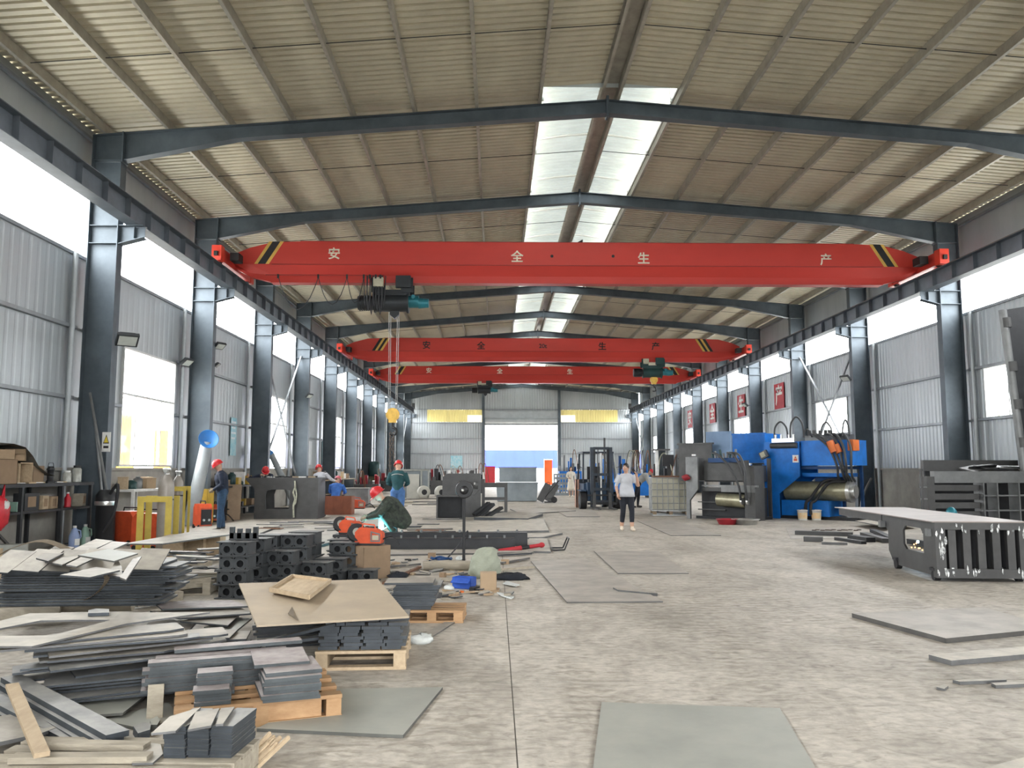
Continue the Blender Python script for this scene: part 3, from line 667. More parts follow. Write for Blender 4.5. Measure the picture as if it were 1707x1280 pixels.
def blue_baler():
    t = thing('hydraulic_baler', 'bright blue hydraulic baling press with black hoses on top', 'baling press', G(1300, 864), R(-45), 'hydraulic baling presses')
    k = 1 / (53.5 * .9)
    U = lambda px: (px - 1300) * k
    Z = lambda py: (864 - py) / 53.5
    b = MB(); xz(b, [(U(1278), Z(739)), (U(1333), Z(739)), (U(1333), Z(795)), (U(1300), Z(824)), (U(1300), 0), (U(1278), 0)], 0, .05); b.build('side_plate', 'mach_blue', t)
    b = MB(); xz(b, [(U(1278), Z(739)), (U(1333), Z(739)), (U(1333), Z(795)), (U(1300), Z(824)), (U(1300), 0), (U(1278), 0)], 1.25, 1.3); b.build('side_plate', 'mach_blue', t)
    MB().bb(U(1279), U(1332), .05, 1.25, Z(741), Z(739) - .0).build('top_cover', 'mach_blue', t)
    MB().bb(U(1280), U(1299), .05, 1.25, .05, Z(760)).build('inner_body', 'mach_blue_dark', t)
    MB().bb(U(1333) + .01, U(1408), .12, 1.2, Z(778), Z(738)).build('oil_tank', 'mach_blue', t)
    MB().bb(U(1331), U(1400), .2, 1.15, Z(784), Z(779)).build('tank_shelf', 'mach_blue_dark', t)
    MB().bb(U(1330), U(1396), .3, 1.1, Z(796), Z(790)).build('guide_beam', 'mach_blue', t)
    MB().bb(U(1345), U(1382), .5, .9, Z(806), Z(796)).build('valve_housing', 'mach_blue_dark', t)
    MB().bb(U(1301), U(1372), .1, 1.2, .1, Z(834)).build('base_box', 'mach_blue', t)
    MB().bb(U(1286), U(1410), .2, 1.1, 0, .1).build('skid', 'dark_steel', t)
    for u in (1376, 1402): MB().bb(U(u), U(u) + .08, .9, 1.0, .1, Z(778)).build('rear_leg', 'mach_blue_dark', t)
    zc = Z(819)
    c = MB().tube([(U(1302), .5, zc), (U(1396), .5, zc)], .29, 22).build('main_cylinder', 'cyl_olive', t)
    MB().tube([(U(1394), .5, zc), (U(1399), .5, zc)], .325, 24).tube([(U(1399), .5, zc), (U(1404), .5, zc)], .20, 20).build('cylinder_cap', 'bright_steel', c)
    MB().box((U(1397), .5, zc + .36), (.12, .16, .14)).build('cylinder_port', 'bright_steel', c)
    h = MB().bb(U(1206), U(1262), .75, 1.9, Z(773), Z(722)).build('hopper', 'mach_blue', t)
    MB().bb(U(1204), U(1264), .72, .76, Z(722) - .04, Z(722) + .02).build('hopper_rim', 'mach_blue', h)
    # hydraulic block on top
    zt = Z(739)
    m = MB(); m.tube([(U(1290), -.02, zt - .12), (U(1331), -.02, zt - .12)], .085, 14); m.build('accumulator', 'hose_grey', t)
    MB().bb(U(1293), U(1328), -.08, .12, zt - .02, zt + .1).build('valve_manifold', 'bright_steel', t)
    for u in (1297, 1306, 1318, 1325): MB().cyl((U(u), .02, zt + .1), (U(u), .02, zt + .22), .035, 10).build('valve_spool', 'bright_steel', t)
    MB().bb(U(1336), U(1372), .3, .8, zt + .02, zt + .18).build('valve_manifold', 'raw_steel_light', t)
    for u in (1340, 1347, 1356, 1364, 1370): MB().cyl((U(u), .45, zt + .18), (U(u), .45, zt + .34), .05, 10).build('solenoid_valve', 'raw_steel', t)
    MB().bb(U(1378), U(1398), .3, .8, zt + .02, zt + .2).build('valve_manifold', 'raw_steel', t)
    for (a, c_, hgt, r) in ((1295, 1312, .62, .028), (1320, 1337, .75, .03), (1366, 1379, .55, .026), (1397, 1404, .6, .026), (1340, 1349, .36, .022)):
        hose(t, [(U(a), .02, zt + .12), (U(a) + .02, .05, zt + hgt * .72), ((U(a) + U(c_)) / 2, .1, zt + hgt), (U(c_) - .02, .15, zt + hgt * .72), (U(c_), .2, zt + .12)], r)
    for (a, e, fx, yy) in ((1345, 1388, 1384, .05), (1352, 1394, 1392, .02), (1368, 1398, 1399, -.02), (1376, 1403, 1396, -.05), (1388, 1409, 1404, .0)):
        hose(t, [(U(a), .3, zt + .2), (U(a) + .25, .05, zt + .16), (U((a + e) / 2) + .2, yy, zt - .2), (U(e), yy - .05, zt - .75), (U(fx), .25, zc + .45), (U(fx), .45, zc + .3)], .034)
    hose(t, [(U(1386), .3, zc + .34), (U(1368), .05, zc + .3), (U(1350), -.1, zc - .2), (U(1345), -.18, .5), (U(1344), -.2, .16)], .045, 'rubber')
    hose(t, [(U(1392), .3, zc + .3), (U(1374), .05, zc + .24), (U(1358), -.12, zc - .25), (U(1353), -.2, .5), (U(1352), -.22, .16)], .045, 'rubber')
    o = MB(); o.tube([(U(1380), -.05, zt - .02), (U(1386), -.05, zt - .34)], .11, 14); o.build('pump_motor', 'orange', t)
    o = MB(); o.tube([(U(1388), -.02, zt - .12), (U(1393), -.02, zt - .36)], .09, 14); o.build('pump_motor', 'orange', t)
    MB().bb(U(1403), U(1411), .05, .5, zt - .3, zt + .02).build('pump_motor', 'orange', t)
    s = MB().bb(U(1323), U(1332), -.012, -.002, Z(773), Z(761)).build('warning_label', 'paint_white', t)
    MB().bb(U(1325), U(1330), -.016, -.012, Z(770.5), Z(767)).build('label_print', 'orange_red', s)
    MB().prism([(U(1325.5), Z(766.5)), (U(1329.5), Z(766.5)), (U(1327.5), Z(762.5))], 0, .003, Matrix.Translation((0, -.012, 0)) @ XZ).build('label_print', 'orange', s)
    # ladder and lamp post on the left flank
    for u in (1258, 1277): MB().cyl((U(u), -.05, .0), (U(u), -.05, Z(776)), .022, 8).build('ladder_rail', 'mach_blue', t)
    for py in (779, 788, 803, 818, 834, 850): MB().cyl((U(1258), -.05, Z(py)), (U(1277), -.05, Z(py)), .02, 8).build('ladder_rung', 'raw_steel_light', t)
    MB().bb(U(1287), U(1292), -.2, -.12, 0, Z(766)).build('lamp_post', 'raw_steel', t)
    m_ = Matrix.Rotation(R(-25), 3, 'Y')
    MB().box((U(1283), -.2, Z(760)), (.26, .10, .22), m_).build('work_lamp', 'lamp_body', t)
    MB().box((U(1282), -.256, Z(760)), (.15, .012, .15), m_).build('lamp_glass', 'box_cream', t)
    return t
blue_baler()

def grey_baler():
    t = thing('hydraulic_baler', 'unpainted grey hydraulic baling press beside the blue one', 'baling press', G(1200, 866), R(-45), 'hydraulic baling presses')
    k = 1 / (53.5 * .9); U = lambda px: (px - 1200) * k; Z = lambda py: (866 - py) / 53.5
    b = MB(); xz(b, [(U(1176), Z(772)), (U(1247), Z(772)), (U(1247), Z(804)), (U(1176), Z(804))], 0, .05); b.build('side_plate', 'raw_steel', t)
    b = MB(); xz(b, [(U(1154), Z(766)), (U(1174), Z(766)), (U(1174), Z(818)), (U(1160), Z(836)), (U(1160), 0), (U(1154), 0)], -.3, -.22); b.build('front_plate', 'raw_steel_light', t)
    MB().bb(U(1160), U(1174), -.22, .1, Z(804), Z(768)).build('front_rib', 'raw_steel', t)
    MB().bb(U(1106), U(1164), .9, .95, Z(806), Z(743)).build('hopper_plate', 'raw_steel', t)
    MB().bb(U(1104), U(1166), .86, .99, Z(744), Z(741)).build('hopper_rim', 'raw_steel', t)
    MB().bb(U(1105), U(1165), .87, .9, Z(769), Z(766)).build('hopper_rib', 'raw_steel', t)
    MB().bb(U(1146), U(1188), 1.2, 1.28, Z(772), Z(722)).build('hopper_back', 'mach_blue_pale', t)
    MB().bb(U(1242), U(1258), -.08, .5, 0, Z(781)).build('end_post', 'raw_steel', t)
    MB().bb(U(1176), U(1245), .05, 1.2, Z(806), Z(780)).build('inner_body', 'dark_steel', t)
    MB().bb(U(1175), U(1262), -.12, .0, Z(814), Z(811)).build('guide_rail', 'raw_steel_light', t)
    MB().bb(U(1176), U(1206), -.10, .0, Z(821), Z(815)).build('cover_strip', 'raw_steel', t)
    MB().bb(U(1206), U(1258), -.1, -.04, Z(822), Z(814)).build('cover_strip', 'raw_steel_light', t)
    MB().bb(U(1164), U(1245), .25, 1.2, .08, Z(816)).build('chamber', 'dark_steel', t)
    MB().bb(U(1158), U(1252), .1, 1.2, 0, .08).build('skid', 'dark_steel', t)
    c = MB().tube([(U(1196), .1, Z(834)), (U(1240), .1, Z(836))], .2, 18).build('main_cylinder', 'cyl_olive', t)
    for u in (1238, 1247): MB().tube([(U(u), -.12, Z(836)), (U(u) + .05, -.12, Z(836))], .1, 14).build('cylinder_port', 'bright_steel', c)
    MB().bb(U(1186), U(1232), -.1, .1, Z(775), Z(768)).build('valve_manifold', 'mach_blue_dark', t)
    rr = random.Random(3)
    for i in range(9):
        u = U(1191 + i * 4.6); MB().cyl((u, 0, Z(768)), (u + rr.uniform(-.04, .04), 0, Z(768) + rr.uniform(.1, .28)), .035, 8).build('valve_spool', 'raw_steel_light' if i % 3 else 'hoist_green', t)
    for a, b_, off in ((1192, 1239, 0), (1216, 1248, .04), (1224, 1250, -.04)):
        hose(t, [(U(a), -.05, Z(760)), (U(a) + .3, -.2, Z(764)), (U((a + b_) / 2) + .25, -.3, Z(785)), (U(b_), -.3 + off, Z(812)), (U(b_), -.2 + off, Z(834))], .032)
    for py in (852, 840): MB().bb(U(1160), U(1205), .15, .22, Z(py), Z(py) + .03).build('floor_rail', 'raw_steel', t)
    MB().box((U(1167), -.26, Z(763)), (.09, .09, .05)).build('level_sensor', 'paint_white', t)
    return t
grey_baler()

# second blue press half hidden behind the grey one, only its hopper shows
# drip basins and paint buckets
def basin(label, px, py, r, h, m):
    t = thing('drip_basin', label, 'basin', G(px, py))
    MB().lathe([(r * .78, 0), (r, h), (r * 1.08, h + .01), (r * 1.06, h + .02), (r * .94, h + .01), (r * .74, .02), (.01, .02)], n=24).build('bowl', m, t)
basin('dark red plastic basin on the floor before the grey press', 1212, 874, .28, .13, 'basin_red')
basin('shiny metal basin on the floor before the grey press', 1243, 874, .36, .13, 'bright_steel')
mat('bucket_label', (.65, .38, .14), .5, 0, .3, 18, 0, (.70, .66, .5), .6)
for nm, px, py in (('near the ladder side', 1338, 867), ('nearer the scrap heap', 1361, 867)):
    t = thing('paint_bucket', 'white paint bucket with a printed label, %s of the two' % nm, 'bucket', G(px, py), 0, 'paint buckets under the press hoses')
    MB().lathe([(.125, 0), (.145, .28), (.155, .285), (.155, .30), (.135, .30), (.118, .02), (.01, .02)], n=20).build('pail', 'paint_white', t)
    MB().lathe([(.1305, .05), (.1435, .22)], n=20).build('printed_label', 'bucket_label', t)
    MB().tube([(.15 * math.cos(a), -.06 - .03 * math.sin(a), .27 + .05 * math.sin(a)) for a in [math.pi * i / 8 for i in range(9)]], .005, 5).build('handle', 'rope', t)

# ------------------------------------------------------------------ IBC tote
mat('ibc_white', (.52, .50, .40), .45, 0, .15, 2.5, 0, (.38, .36, .28), .7, 0, None, .3, .15)
mat('cage', (.33, .34, .34), .4, .5, .12, 3)
mat('wood_old', (.30, .22, .14), .8, 0, .2, 3, .2, (.17, .13, .09), .7, .12, (8, 1, 8))
def tote():
    p = G(1116, 858); t = thing('liquid_tote', 'stained white plastic tote in a metal cage beside the grey press', 'tank', p, R(-6))
    w, d, h = .58, .5, 1.2
    MB().bb(-w, w, -d, d, .17, h).build('tank', 'ibc_white', t)
    for a, b, c_, d_ in ((-w - .01, w + .01, -d - .01, -d + .1), (-w - .01, w + .01, d - .1, d + .01), (-w - .01, w + .01, -.06, .06)): MB().bb(a, b, c_, d_, 0, .03).build('pallet_runner', 'cage', t)
    for x in (-w + .06, 0, w - .06):
        for y in (-d + .06, d - .06): MB().bb(x - .06, x + .06, y - .05, y + .05, .03, .14).build('pallet_foot', 'wood_old', t)
    MB().bb(-w - .02, w + .02, -d - .02, d + .02, .14, .17).build('pallet_deck', 'cage', t)
    for z in (.2, .4, .62, .84, 1.04, 1.22):
        for s in (-1, 1):
            MB().tube([(-w - .025, s * (d + .025), z), (w + .025, s * (d + .025), z)], .014, 6).build('cage_bar', 'cage', t)
            MB().tube([(s * (w + .025), -d - .025, z), (s * (w + .025), d + .025, z)], .014, 6).build('cage_bar', 'cage', t)
    for i in range(8):
        x = -w - .03 + i * (2 * w + .06) / 7
        for s in (-1, 1): MB().tube([(x, s * (d + .035), .15), (x, s * (d + .035), 1.22)], .013, 6).build('cage_bar', 'cage', t)
    for i in range(1, 6):
        y = -d + i * 2 * d / 6
        for s in (-1, 1): MB().tube([(s * (w + .035), y, .15), (s * (w + .035), y, 1.22)], .013, 6).build('cage_bar', 'cage', t)
    MB().box((.05, -.1, 1.26), (1.15, .8, .05)).build('cover_board', 'rust', t)
    return t
tote()
t = thing('red_rag_bundle', 'crumpled red rag on the tote corner', 'rag', D(1143, 799, 25.2)); MB().blob((0, 0, .05), (.14, .12, .09), 10, 6, .25).build('rag', 'basin_red', t)

# ------------------------------------------------------------------ forklift
mat('forklift_dark', (.035, .045, .06), .45, .2, .15, 3)
mat('forklift_navy', (.02, .05, .10), .45, .2, .15, 3)
mat('copper_pipe', (.45, .25, .18), .5, .2, .15, 5)
def forklift():
    p = G(1003, 849); t = thing('forklift', 'dark navy forklift truck facing the camera with its forks lowered', 'forklift', p, R(4))
    w = .58
    for s in (-1, 1):
        MB().bb(s * .36 - .06, s * .36 + .06, -.06, .06, .08, 2.32).build('mast_rail', 'forklift_dark', t)
        MB().bb(s * .26 - .04, s * .26 + .04, .02, .12, .1, 2.25).build('inner_mast', 'dark_steel', t)
        fk = MB(); fk.bb(s * .3 - .06, s * .3 + .06, -1.15, -.1, .04, .08); fk.bb(s * .3 - .06, s * .3 + .06, -.14, -.09, .04, .62); fk.build('fork', 'raw_steel', t)
        wl = MB().cyl((s * .66 - .12, .35, .33), (s * .66 + .12, .35, .33), .33, 24).build('front_wheel', 'rubber', t)
        MB().cyl((s * .66 - .125, .35, .33), (s * .66 + .125, .35, .33), .17, 16).build('rim', 'forklift_dark', wl)
        MB().cyl((s * .5 - .1, 1.9, .27), (s * .5 + .1, 1.9, .27), .27, 20).build('rear_wheel', 'rubber', t)
        MB().bar((s * .62, .42, 1.0), (s * .56, .65, 2.12), .06, .06).build('cab_pillar', 'forklift_dark', t)
        MB().bar((s * .6, 1.75, 1.0), (s * .56, 1.55, 2.12), .06, .06).build('cab_pillar', 'forklift_dark', t)
        MB().bb(s * .68 - .1, s * .68 + .1, -.02, .85, .68, .72).build('fender', 'forklift_navy', t)
        mr = MB(); mr.tube([(s * .66, .4, 1.55), (s * .78, .3, 1.6)], .012, 6); mr.bb(s * .82 - .05, s * .82 + .05, .28, .31, 1.5, 1.7); mr.build('side_mirror', 'black', t)
    for z in (.3, .75, 1.3, 2.28): MB().bb(-.3, .3, -.02, .05, z - .05, z + .05).build('mast_crossbar', 'forklift_dark', t)
    MB().bb(-.55, .55, -.1, -.06, .5, .56).build('carriage_bar', 'dark_steel', t); MB().bb(-.55, .55, -.1, -.06, .18, .26).build('carriage_bar', 'dark_steel', t)
    MB().bb(-.5, .5, .15, .5, .3, 1.0).build('front_panel', 'forklift_navy', t)
    MB().bb(-.58, .58, .5, 2.0, .3, .95).build('body', 'forklift_navy', t)
    MB().bb(-.58, .58, 1.95, 2.4, .25, 1.1).build('counterweight', 'forklift_dark', t)
    MB().bb(-.6, .6, .55, 1.7, 2.1, 2.17).build('overhead_guard', 'forklift_dark', t)
    MB().bb(-.25, .25, 1.15, 1.6, .95, 1.1).build('seat', 'black', t); MB().bb(-.25, .25, 1.55, 1.65, 1.1, 1.6).build('backrest', 'black', t)
    MB().lathe([(.17, -.012), (.19, 0), (.17, .012)], (0, .75, 1.25), 18, Matrix.Rotation(R(-25), 3, 'X')).build('steering_wheel', 'black', t)
    MB().cyl((0, .62, 1.0), (0, .74, 1.24), .03, 8).build('steering_column', 'black', t)
    MB().cyl((.52, 1.9, .9), (.52, 1.9, 2.75), .04, 10).build('exhaust_pipe', 'raw_steel', t)
    hose(t, [(-.12, -.01, 2.25), (-.14, -.05, 1.6), (-.1, -.04, .9)], .018); hose(t, [(.1, -.01, 2.25), (.14, -.05, 1.6), (.1, -.04, .9)], .018)
    MB().cyl((0, .06, .15), (0, .06, 2.1), .045, 10).build('lift_cylinder', 'bright_steel', t)
    return t
forklift()
t = thing('copper_coloured_pole', 'thin copper-coloured panel standing beside the forklift wheel', 'panel', G(963, 846)); MB().bb(-.06, .06, -.02, .02, 0, 1.1).bb(-.06, -.02, -.02, .5, 0, 1.1).build('panel', 'copper_pipe', t)

# ------------------------------------------------------------------ welded steel press frame in the right foreground
mat('plate_top', (.30, .26, .235), .45, .3, .12, 3, 0, (.22, .19, .175), .7)
mat('weld_spatter', (.55, .56, .55), .35, .6, .5, 26, .3, (.08, .085, .085), .35)
def steel_frame():
    a = G(1395, 845, .8); b = G(1555, 868.5, .8); c_ = G(1701, 864.5, .8)
    ang = math.atan2(a.y - b.y, a.x - b.x) - R(90)
    t = thing('welded_press_frame', 'heavy welded steel press frame on casters under a long plate', 'steel frame', (b.x, b.y, 0), ang)
    Lp = (a - b).length; Wp = 1.22
    MB().bb(-.04, Wp, -.06, Lp, .785, .80).build('top_plate', 'plate_top', t)
    # left flank plate with window
    o = [(0, .06), (1.55, .06), (1.75, .25), (1.75, .55), (2.0, .68), (2.0, .785), (0, .785)]
    h = [(.42, .33), (1.05, .33), (1.15, .40), (1.15, .60), (1.05, .67), (.5, .67), (.42, .60)]
    for x in (.03, Wp - .09):
        MB().frame(o, h, 0, .03, Matrix.Translation((x, 0, 0)) @ Matrix(((0, 0, 1, 0), (1, 0, 0, 0), (0, 1, 0, 0), (0, 0, 0, 1)))).build('flank_plate', 'raw_steel', t)
        MB().bb(x - .01, x + .07, 2.0, Lp - .05, .66, .785).build('side_rail', 'raw_steel', t)
    MB().bb(Wp * .48, Wp * .52, .2, Lp - .1, .68, .785).build('middle_rail', 'raw_steel', t)
    # near end: frame with five upright slots
    MB().bb(.0, .13, -.05, .06, .05, .785).build('end_post', 'raw_steel', t); MB().bb(Wp - .14, Wp, -.05, .06, .05, .785).build('end_post', 'raw_steel', t)
    MB().bb(.13, Wp - .14, -.05, .06, .69, .785).build('end_beam', 'raw_steel', t); MB().bb(.13, Wp - .14, -.05, .06, .05, .17).build('end_beam', 'raw_steel', t)
    n = 5; wv = (Wp - .27) / n
    for i in range(n):
        x = .13 + wv * (i + .5); MB().bb(x - .05, x + .05, -.03, .05, .17, .69).build('slot_bar', 'raw_steel', t)
    MB().bb(.1, Wp - .1, .35, .38, .06, .74).build('back_plate', 'dark_steel', t)
    rr = random.Random(5)
    for i in range(46):
        x = rr.choice([.05, .1, Wp - .1, Wp - .05]) + rr.uniform(-.04, .04) if i % 2 else rr.uniform(.1, Wp - .1); z = rr.uniform(.1, .74) if i % 2 else rr.choice([.1, .15, .66, .72]) + rr.uniform(-.04, .04)
        kx, kz = (rr.uniform(.25, .6), rr.uniform(.8, 1.6)); pts = [(kx * rr.uniform(.012, .05) * math.cos(q), kz * rr.uniform(.015, .055) * math.sin(q)) for q in [2 * math.pi * j / 7 for j in range(7)]]
        yf = -.034 if (.13 < x < Wp - .14 and .17 < z < .69) else -.054
        MB().prism([(x + u, z + v) for u, v in pts], -yf, -yf + .004, XZ).build('peeling_film', 'weld_spatter', t)
    for x in (.05, Wp - .1):
        for y in (.1, 1.45):
            w_ = MB().cyl((x - .04, y, .07), (x + .04, y, .07), .07, 16).build('caster', 'rubber', t)
            MB().bb(x - .06, x + .06, y - .07, y + .07, .13, .17).build('caster_bracket', 'dark_steel', w_)
    for y in (.12, 1.9): MB().box((.0, y, .64), (.09, .1, .1)).build('lug', 'raw_steel_light', t)
    return t
steel_frame()

# ribbed press chamber behind it
def chamber():
    Y = 15.6; x0 = D(1543, 800, Y).x; t = thing('press_chamber', 'grey ribbed press chamber with slats and bars before the wall', 'press chamber', (x0, Y, 0), R(3))
    H = 1.48
    MB().bb(0, .14, -.05, .1, 0, H - .12).build('corner_post', 'raw_steel', t)
    MB().bb(.14, 3.2, -.06, .08, H - .24, H - .02).build('top_beam', 'raw_steel_light', t)
    MB().bb(.5, 2.5, .9, 1.0, H - .02, H + .2).build('rear_beam', 'raw_steel', t)
    MB().bb(.55, 3.2, .95, 1.0, 0, H).build('rear_wall', 'dark_steel', t)
    z = .1
    for i in range(7): MB().bb(.14, 1.05, .0, .06, z, z + .11).build('slat', 'raw_steel', t); z += .165
    for x in (1.08, 1.35, 1.78, 2.2, 2.62, 3.0): MB().bb(x - .012, x + .012, -.1, .2, .0, H - .24).build('upright_bar', 'raw_steel_light', t)
    for z in (.35, .72, 1.0): MB().bb(1.05, 3.2, -.07, .15, z - .012, z + .012).build('cross_bar', 'raw_steel_light', t)
    for z in (.5, .72, .94, 1.16): MB().bb(-.14, 0, -.04, .0, z - .012, z + .012).build('stub_bar', 'raw_steel_light', t)
    MB().bb(-.12, -.08, -.05, .0, .3, H + .02).build('stub_post', 'raw_steel', t)
    rr = random.Random(2)
    for i in range(7):
        MB().box((1.3 + .16 * i, .5, H + .03 + .02 * (i % 3)), (.5, .3, .02), Matrix.Rotation(rr.uniform(-.3, .3), 3, 'X') @ Matrix.Rotation(rr.uniform(-.5, .5), 3, 'Z')).build('scrap_sheet', 'dark_steel' if i % 2 else 'raw_steel', t)
    for s in (0, 1): MB().bb(.1 + 2.6 * s, .2 + 2.6 * s, .1, .95, .02, .12).build('floor_beam', 'dark_steel', t)
    # opened lid standing upright, its hinge tube along one edge
    A = D(1678, 515, 15.9) - t.location; B = D(1716, 790, 15.9) - t.location
    e = (B - A); L_ = e.length; e.normalize(); n = Vector((0, 1, 0)); sd = n.cross(e).normalized()
    if sd.x < 0: sd = -sd
    q = MB(); pl = [A + sd * .06, A + sd * 2.6 - Vector((0, 0, -.25)), B + sd * 2.6, B + sd * .06]
    q.add([p_ for p_ in pl] + [p_ + n * .06 for p_ in pl], [(0, 1, 2, 3), (7, 6, 5, 4), (0, 4, 5, 1), (1, 5, 6, 2), (2, 6, 7, 3), (3, 7, 4, 0)])
    lid = q.build('open_lid', 'dark_steel', t)
    MB().tube([A, B], .075, 12).build('hinge_tube', 'raw_steel_light', lid)
    for u in (.05, .32, .55, .78): MB().tube([A + e * L_ * u + sd * .03, A + e * L_ * (u + .06) + sd * .03], .10, 12).build('hinge_knuckle', 'raw_steel', lid)
    return t
chamber()
# boards against the right base wall
mat('board_tan', (.38, .28, .19), .75, 0, .15, 3, 0, (.28, .2, .14), .6, .08)
t = thing('leaning_plate', 'narrow grey steel plate leaning on the base wall', 'plate', G(1504, 845)); t.rotation_euler = (R(-10), R(-4), R(-60)); MB().bb(-.17, .17, -.01, .01, 0, .95).build('plate', 'raw_steel_light', t)
t = thing('leaning_board', 'brown board leaning on the base wall behind the grey plate', 'board', G(1516, 846) + Vector((0, .35, 0))); t.rotation_euler = (R(-12), 0, R(-60)); MB().bb(-.4, .4, -.01, .01, 0, .55).build('board', 'board_tan', t)
t = thing('bent_steel_strip', 'curved grey steel strip leaning beside the third right column', 'strip', (12.4, 27.4, 0)); MB().tube([(-.35, 0, .02), (-.25, .05, .5), (-.05, .1, .9), (.15, .15, 1.2)], .035, 6).build('strip', 'raw_steel_light', t)

# ------------------------------------------------------------------ steel plates, stacks and pallets on the left
def mat_plate(name, top, side, top2=None, sc=3.0, objvar=.10, rough=.55, metal=.25):
    m = bpy.data.materials.new(name); m.use_nodes = True; nt = m.node_tree; N = nt.nodes; L = nt.links; b = N['Principled BSDF']
    b.inputs['Roughness'].default_value = rough; b.inputs['Metallic'].default_value = metal
    geo = N.new('ShaderNodeNewGeometry'); n1 = N.new('ShaderNodeTexNoise'); n1.inputs['Scale'].default_value = sc; n1.inputs['Detail'].default_value = 7; n1.inputs['Roughness'].default_value = .65
    L.new(geo.outputs['Position'], n1.inputs['Vector'])
    r = N.new('ShaderNodeValToRGB'); e = r.color_ramp.elements; e[0].position = .34; e[1].position = .62
    e[0].color = (*(top2 or [c * .72 for c in top]), 1); e[1].color = (*top, 1); L.new(n1.outputs[0], r.inputs[0])
    r2 = N.new('ShaderNodeValToRGB'); e = r2.color_ramp.elements; e[0].position = .3; e[1].position = .7
    e[0].color = (*[c * .6 for c in side], 1); e[1].color = (*[c * 1.25 for c in side], 1); L.new(n1.outputs[0], r2.inputs[0])
    sx = N.new('ShaderNodeSeparateXYZ'); L.new(geo.outputs['True Normal'], sx.inputs[0])     # dusty flat faces, bare cut edges
    ab = N.new('ShaderNodeMath'); ab.operation = 'ABSOLUTE'; L.new(sx.outputs[2], ab.inputs[0])
    mr = N.new('ShaderNodeMapRange'); mr.inputs[1].default_value = .55; mr.inputs[2].default_value = .8; L.new(ab.outputs[0], mr.inputs[0])
    mx = N.new('ShaderNodeMix'); mx.data_type = 'RGBA'; L.new(mr.outputs[0], mx.inputs[0]); L.new(r2.outputs[0], mx.inputs[6]); L.new(r.outputs[0], mx.inputs[7])
    oi = N.new('ShaderNodeObjectInfo'); mo_ = N.new('ShaderNodeMapRange'); L.new(oi.outputs['Random'], mo_.inputs[0]); mo_.inputs[3].default_value = 1 - objvar; mo_.inputs[4].default_value = 1 + objvar
    vm = N.new('ShaderNodeVectorMath'); vm.operation = 'SCALE'; L.new(mx.outputs[2], vm.inputs[0]); L.new(mo_.outputs[0], vm.inputs['Scale'])
    L.new(vm.outputs[0], b.inputs['Base Color']); M[name] = m
mat_plate('plate_dusty', (.40, .365, .31), (.05, .055, .062), (.25, .23, .20), 4)
mat_plate('plate_blue', (.36, .35, .325), (.046, .054, .063), (.23, .23, .225), 5)
mat_plate('plate_pink', (.40, .36, .345), (.055, .064, .068), (.24, .20, .195), 6)
mat_plate('plate_pale', (.47, .43, .365), (.13, .13, .13), (.30, .275, .235), 4)
mat_plate('plate_floor', (.42, .385, .34), (.10, .095, .09), (.29, .268, .238), 2.6, .05)
mat_plate('plate_green', (.385, .385, .34), (.11, .11, .10), (.31, .315, .28), 1.4, .03)
mat_plate('cast_grey', (.14, .14, .135), (.045, .049, .052), (.09, .092, .095), 4, .12)
mat('wood_pale', (.46, .36, .24), .75, 0, .14, 4, .15, (.34, .25, .16), .7, .12, (6, 1.2, 6))
mat('wood_orange', (.38, .24, .125), .7, 0, .15, 4, .1, (.28, .15, .07), .7, .1, (1.2, 6, 6))
mat('wood_grey', (.36, .32, .25), .85, 0, .15, 4, .2, (.22, .19, .15), .7, .12, (1.2, 6, 6))
mat('sheet_tan', (.42, .335, .235), .6, 0, .07, 2.5, .03, (.30, .245, .18), .8)
mat('strap', (.16, .125, .085), .9, 0, .2, 6, .2)
mat('cardboard', (.36, .26, .165), .85, 0, .12, 3, .05, (.28, .2, .125), .7, .06)
mat('plastic_white', (.56, .58, .56), .35, 0, .06, 5, .3)

def gplate(name, label, group, pts, z, th, m, cat='steel plate'):
    ps = [G(px, py, z) for px, py in pts]; c = sum(ps, Vector()) / len(ps)
    o = MB().prism([(p.x - c.x, p.y - c.y) for p in ps], -th, 0).build(name, m, None, (c.x, c.y, z))
    return tag(o, label, cat, group)
def heap(name, label, group, items, me):            # items: (location, rz)
    lv = sorted({round(l[2], 3) for l, _ in items}); side = {}
    for loc, rz in items:
        k = lv.index(round(loc[2], 3)); side[k] = side.get(k, 0) + 1
        ex = (', %s layer up' % ORD[k]) if len(lv) > 1 else ''
        tot = sum(1 for l, _ in items if round(l[2], 3) == lv[k]); ex += (', %s across' % ORD[side[k] - 1]) if tot > 1 else ''
        tag(link(name, me, None, loc, (0, 0, rz)), label + ex, 'steel plate', group)
def pal(label, loc, rz, w, d, h=.14, m='wood_pale', nb=5, nr=3):
    t = thing('wooden_pallet', label, 'pallet', loc, rz, 'wooden pallets under the steel')
    for i in range(nb):
        y = -d / 2 + .05 + i * (d - .1) / (nb - 1); MB().bb(-w / 2, w / 2, y - .045, y + .045, h - .022, h).build('deck_board', m, t)
    for i in range(nr):
        x = -w / 2 + .05 + i * (w - .1) / (nr - 1); MB().bb(x - .045, x + .045, -d / 2, d / 2, .022, h - .022).build('stringer', m, t)
    for y in (-d / 2 + .045, 0, d / 2 - .045): MB().bb(-w / 2, w / 2, y - .045, y + .045, 0, .022).build('bottom_board', m, t)
    return t
rr = random.Random(11)
J = lambda a: rr.uniform(-a, a)

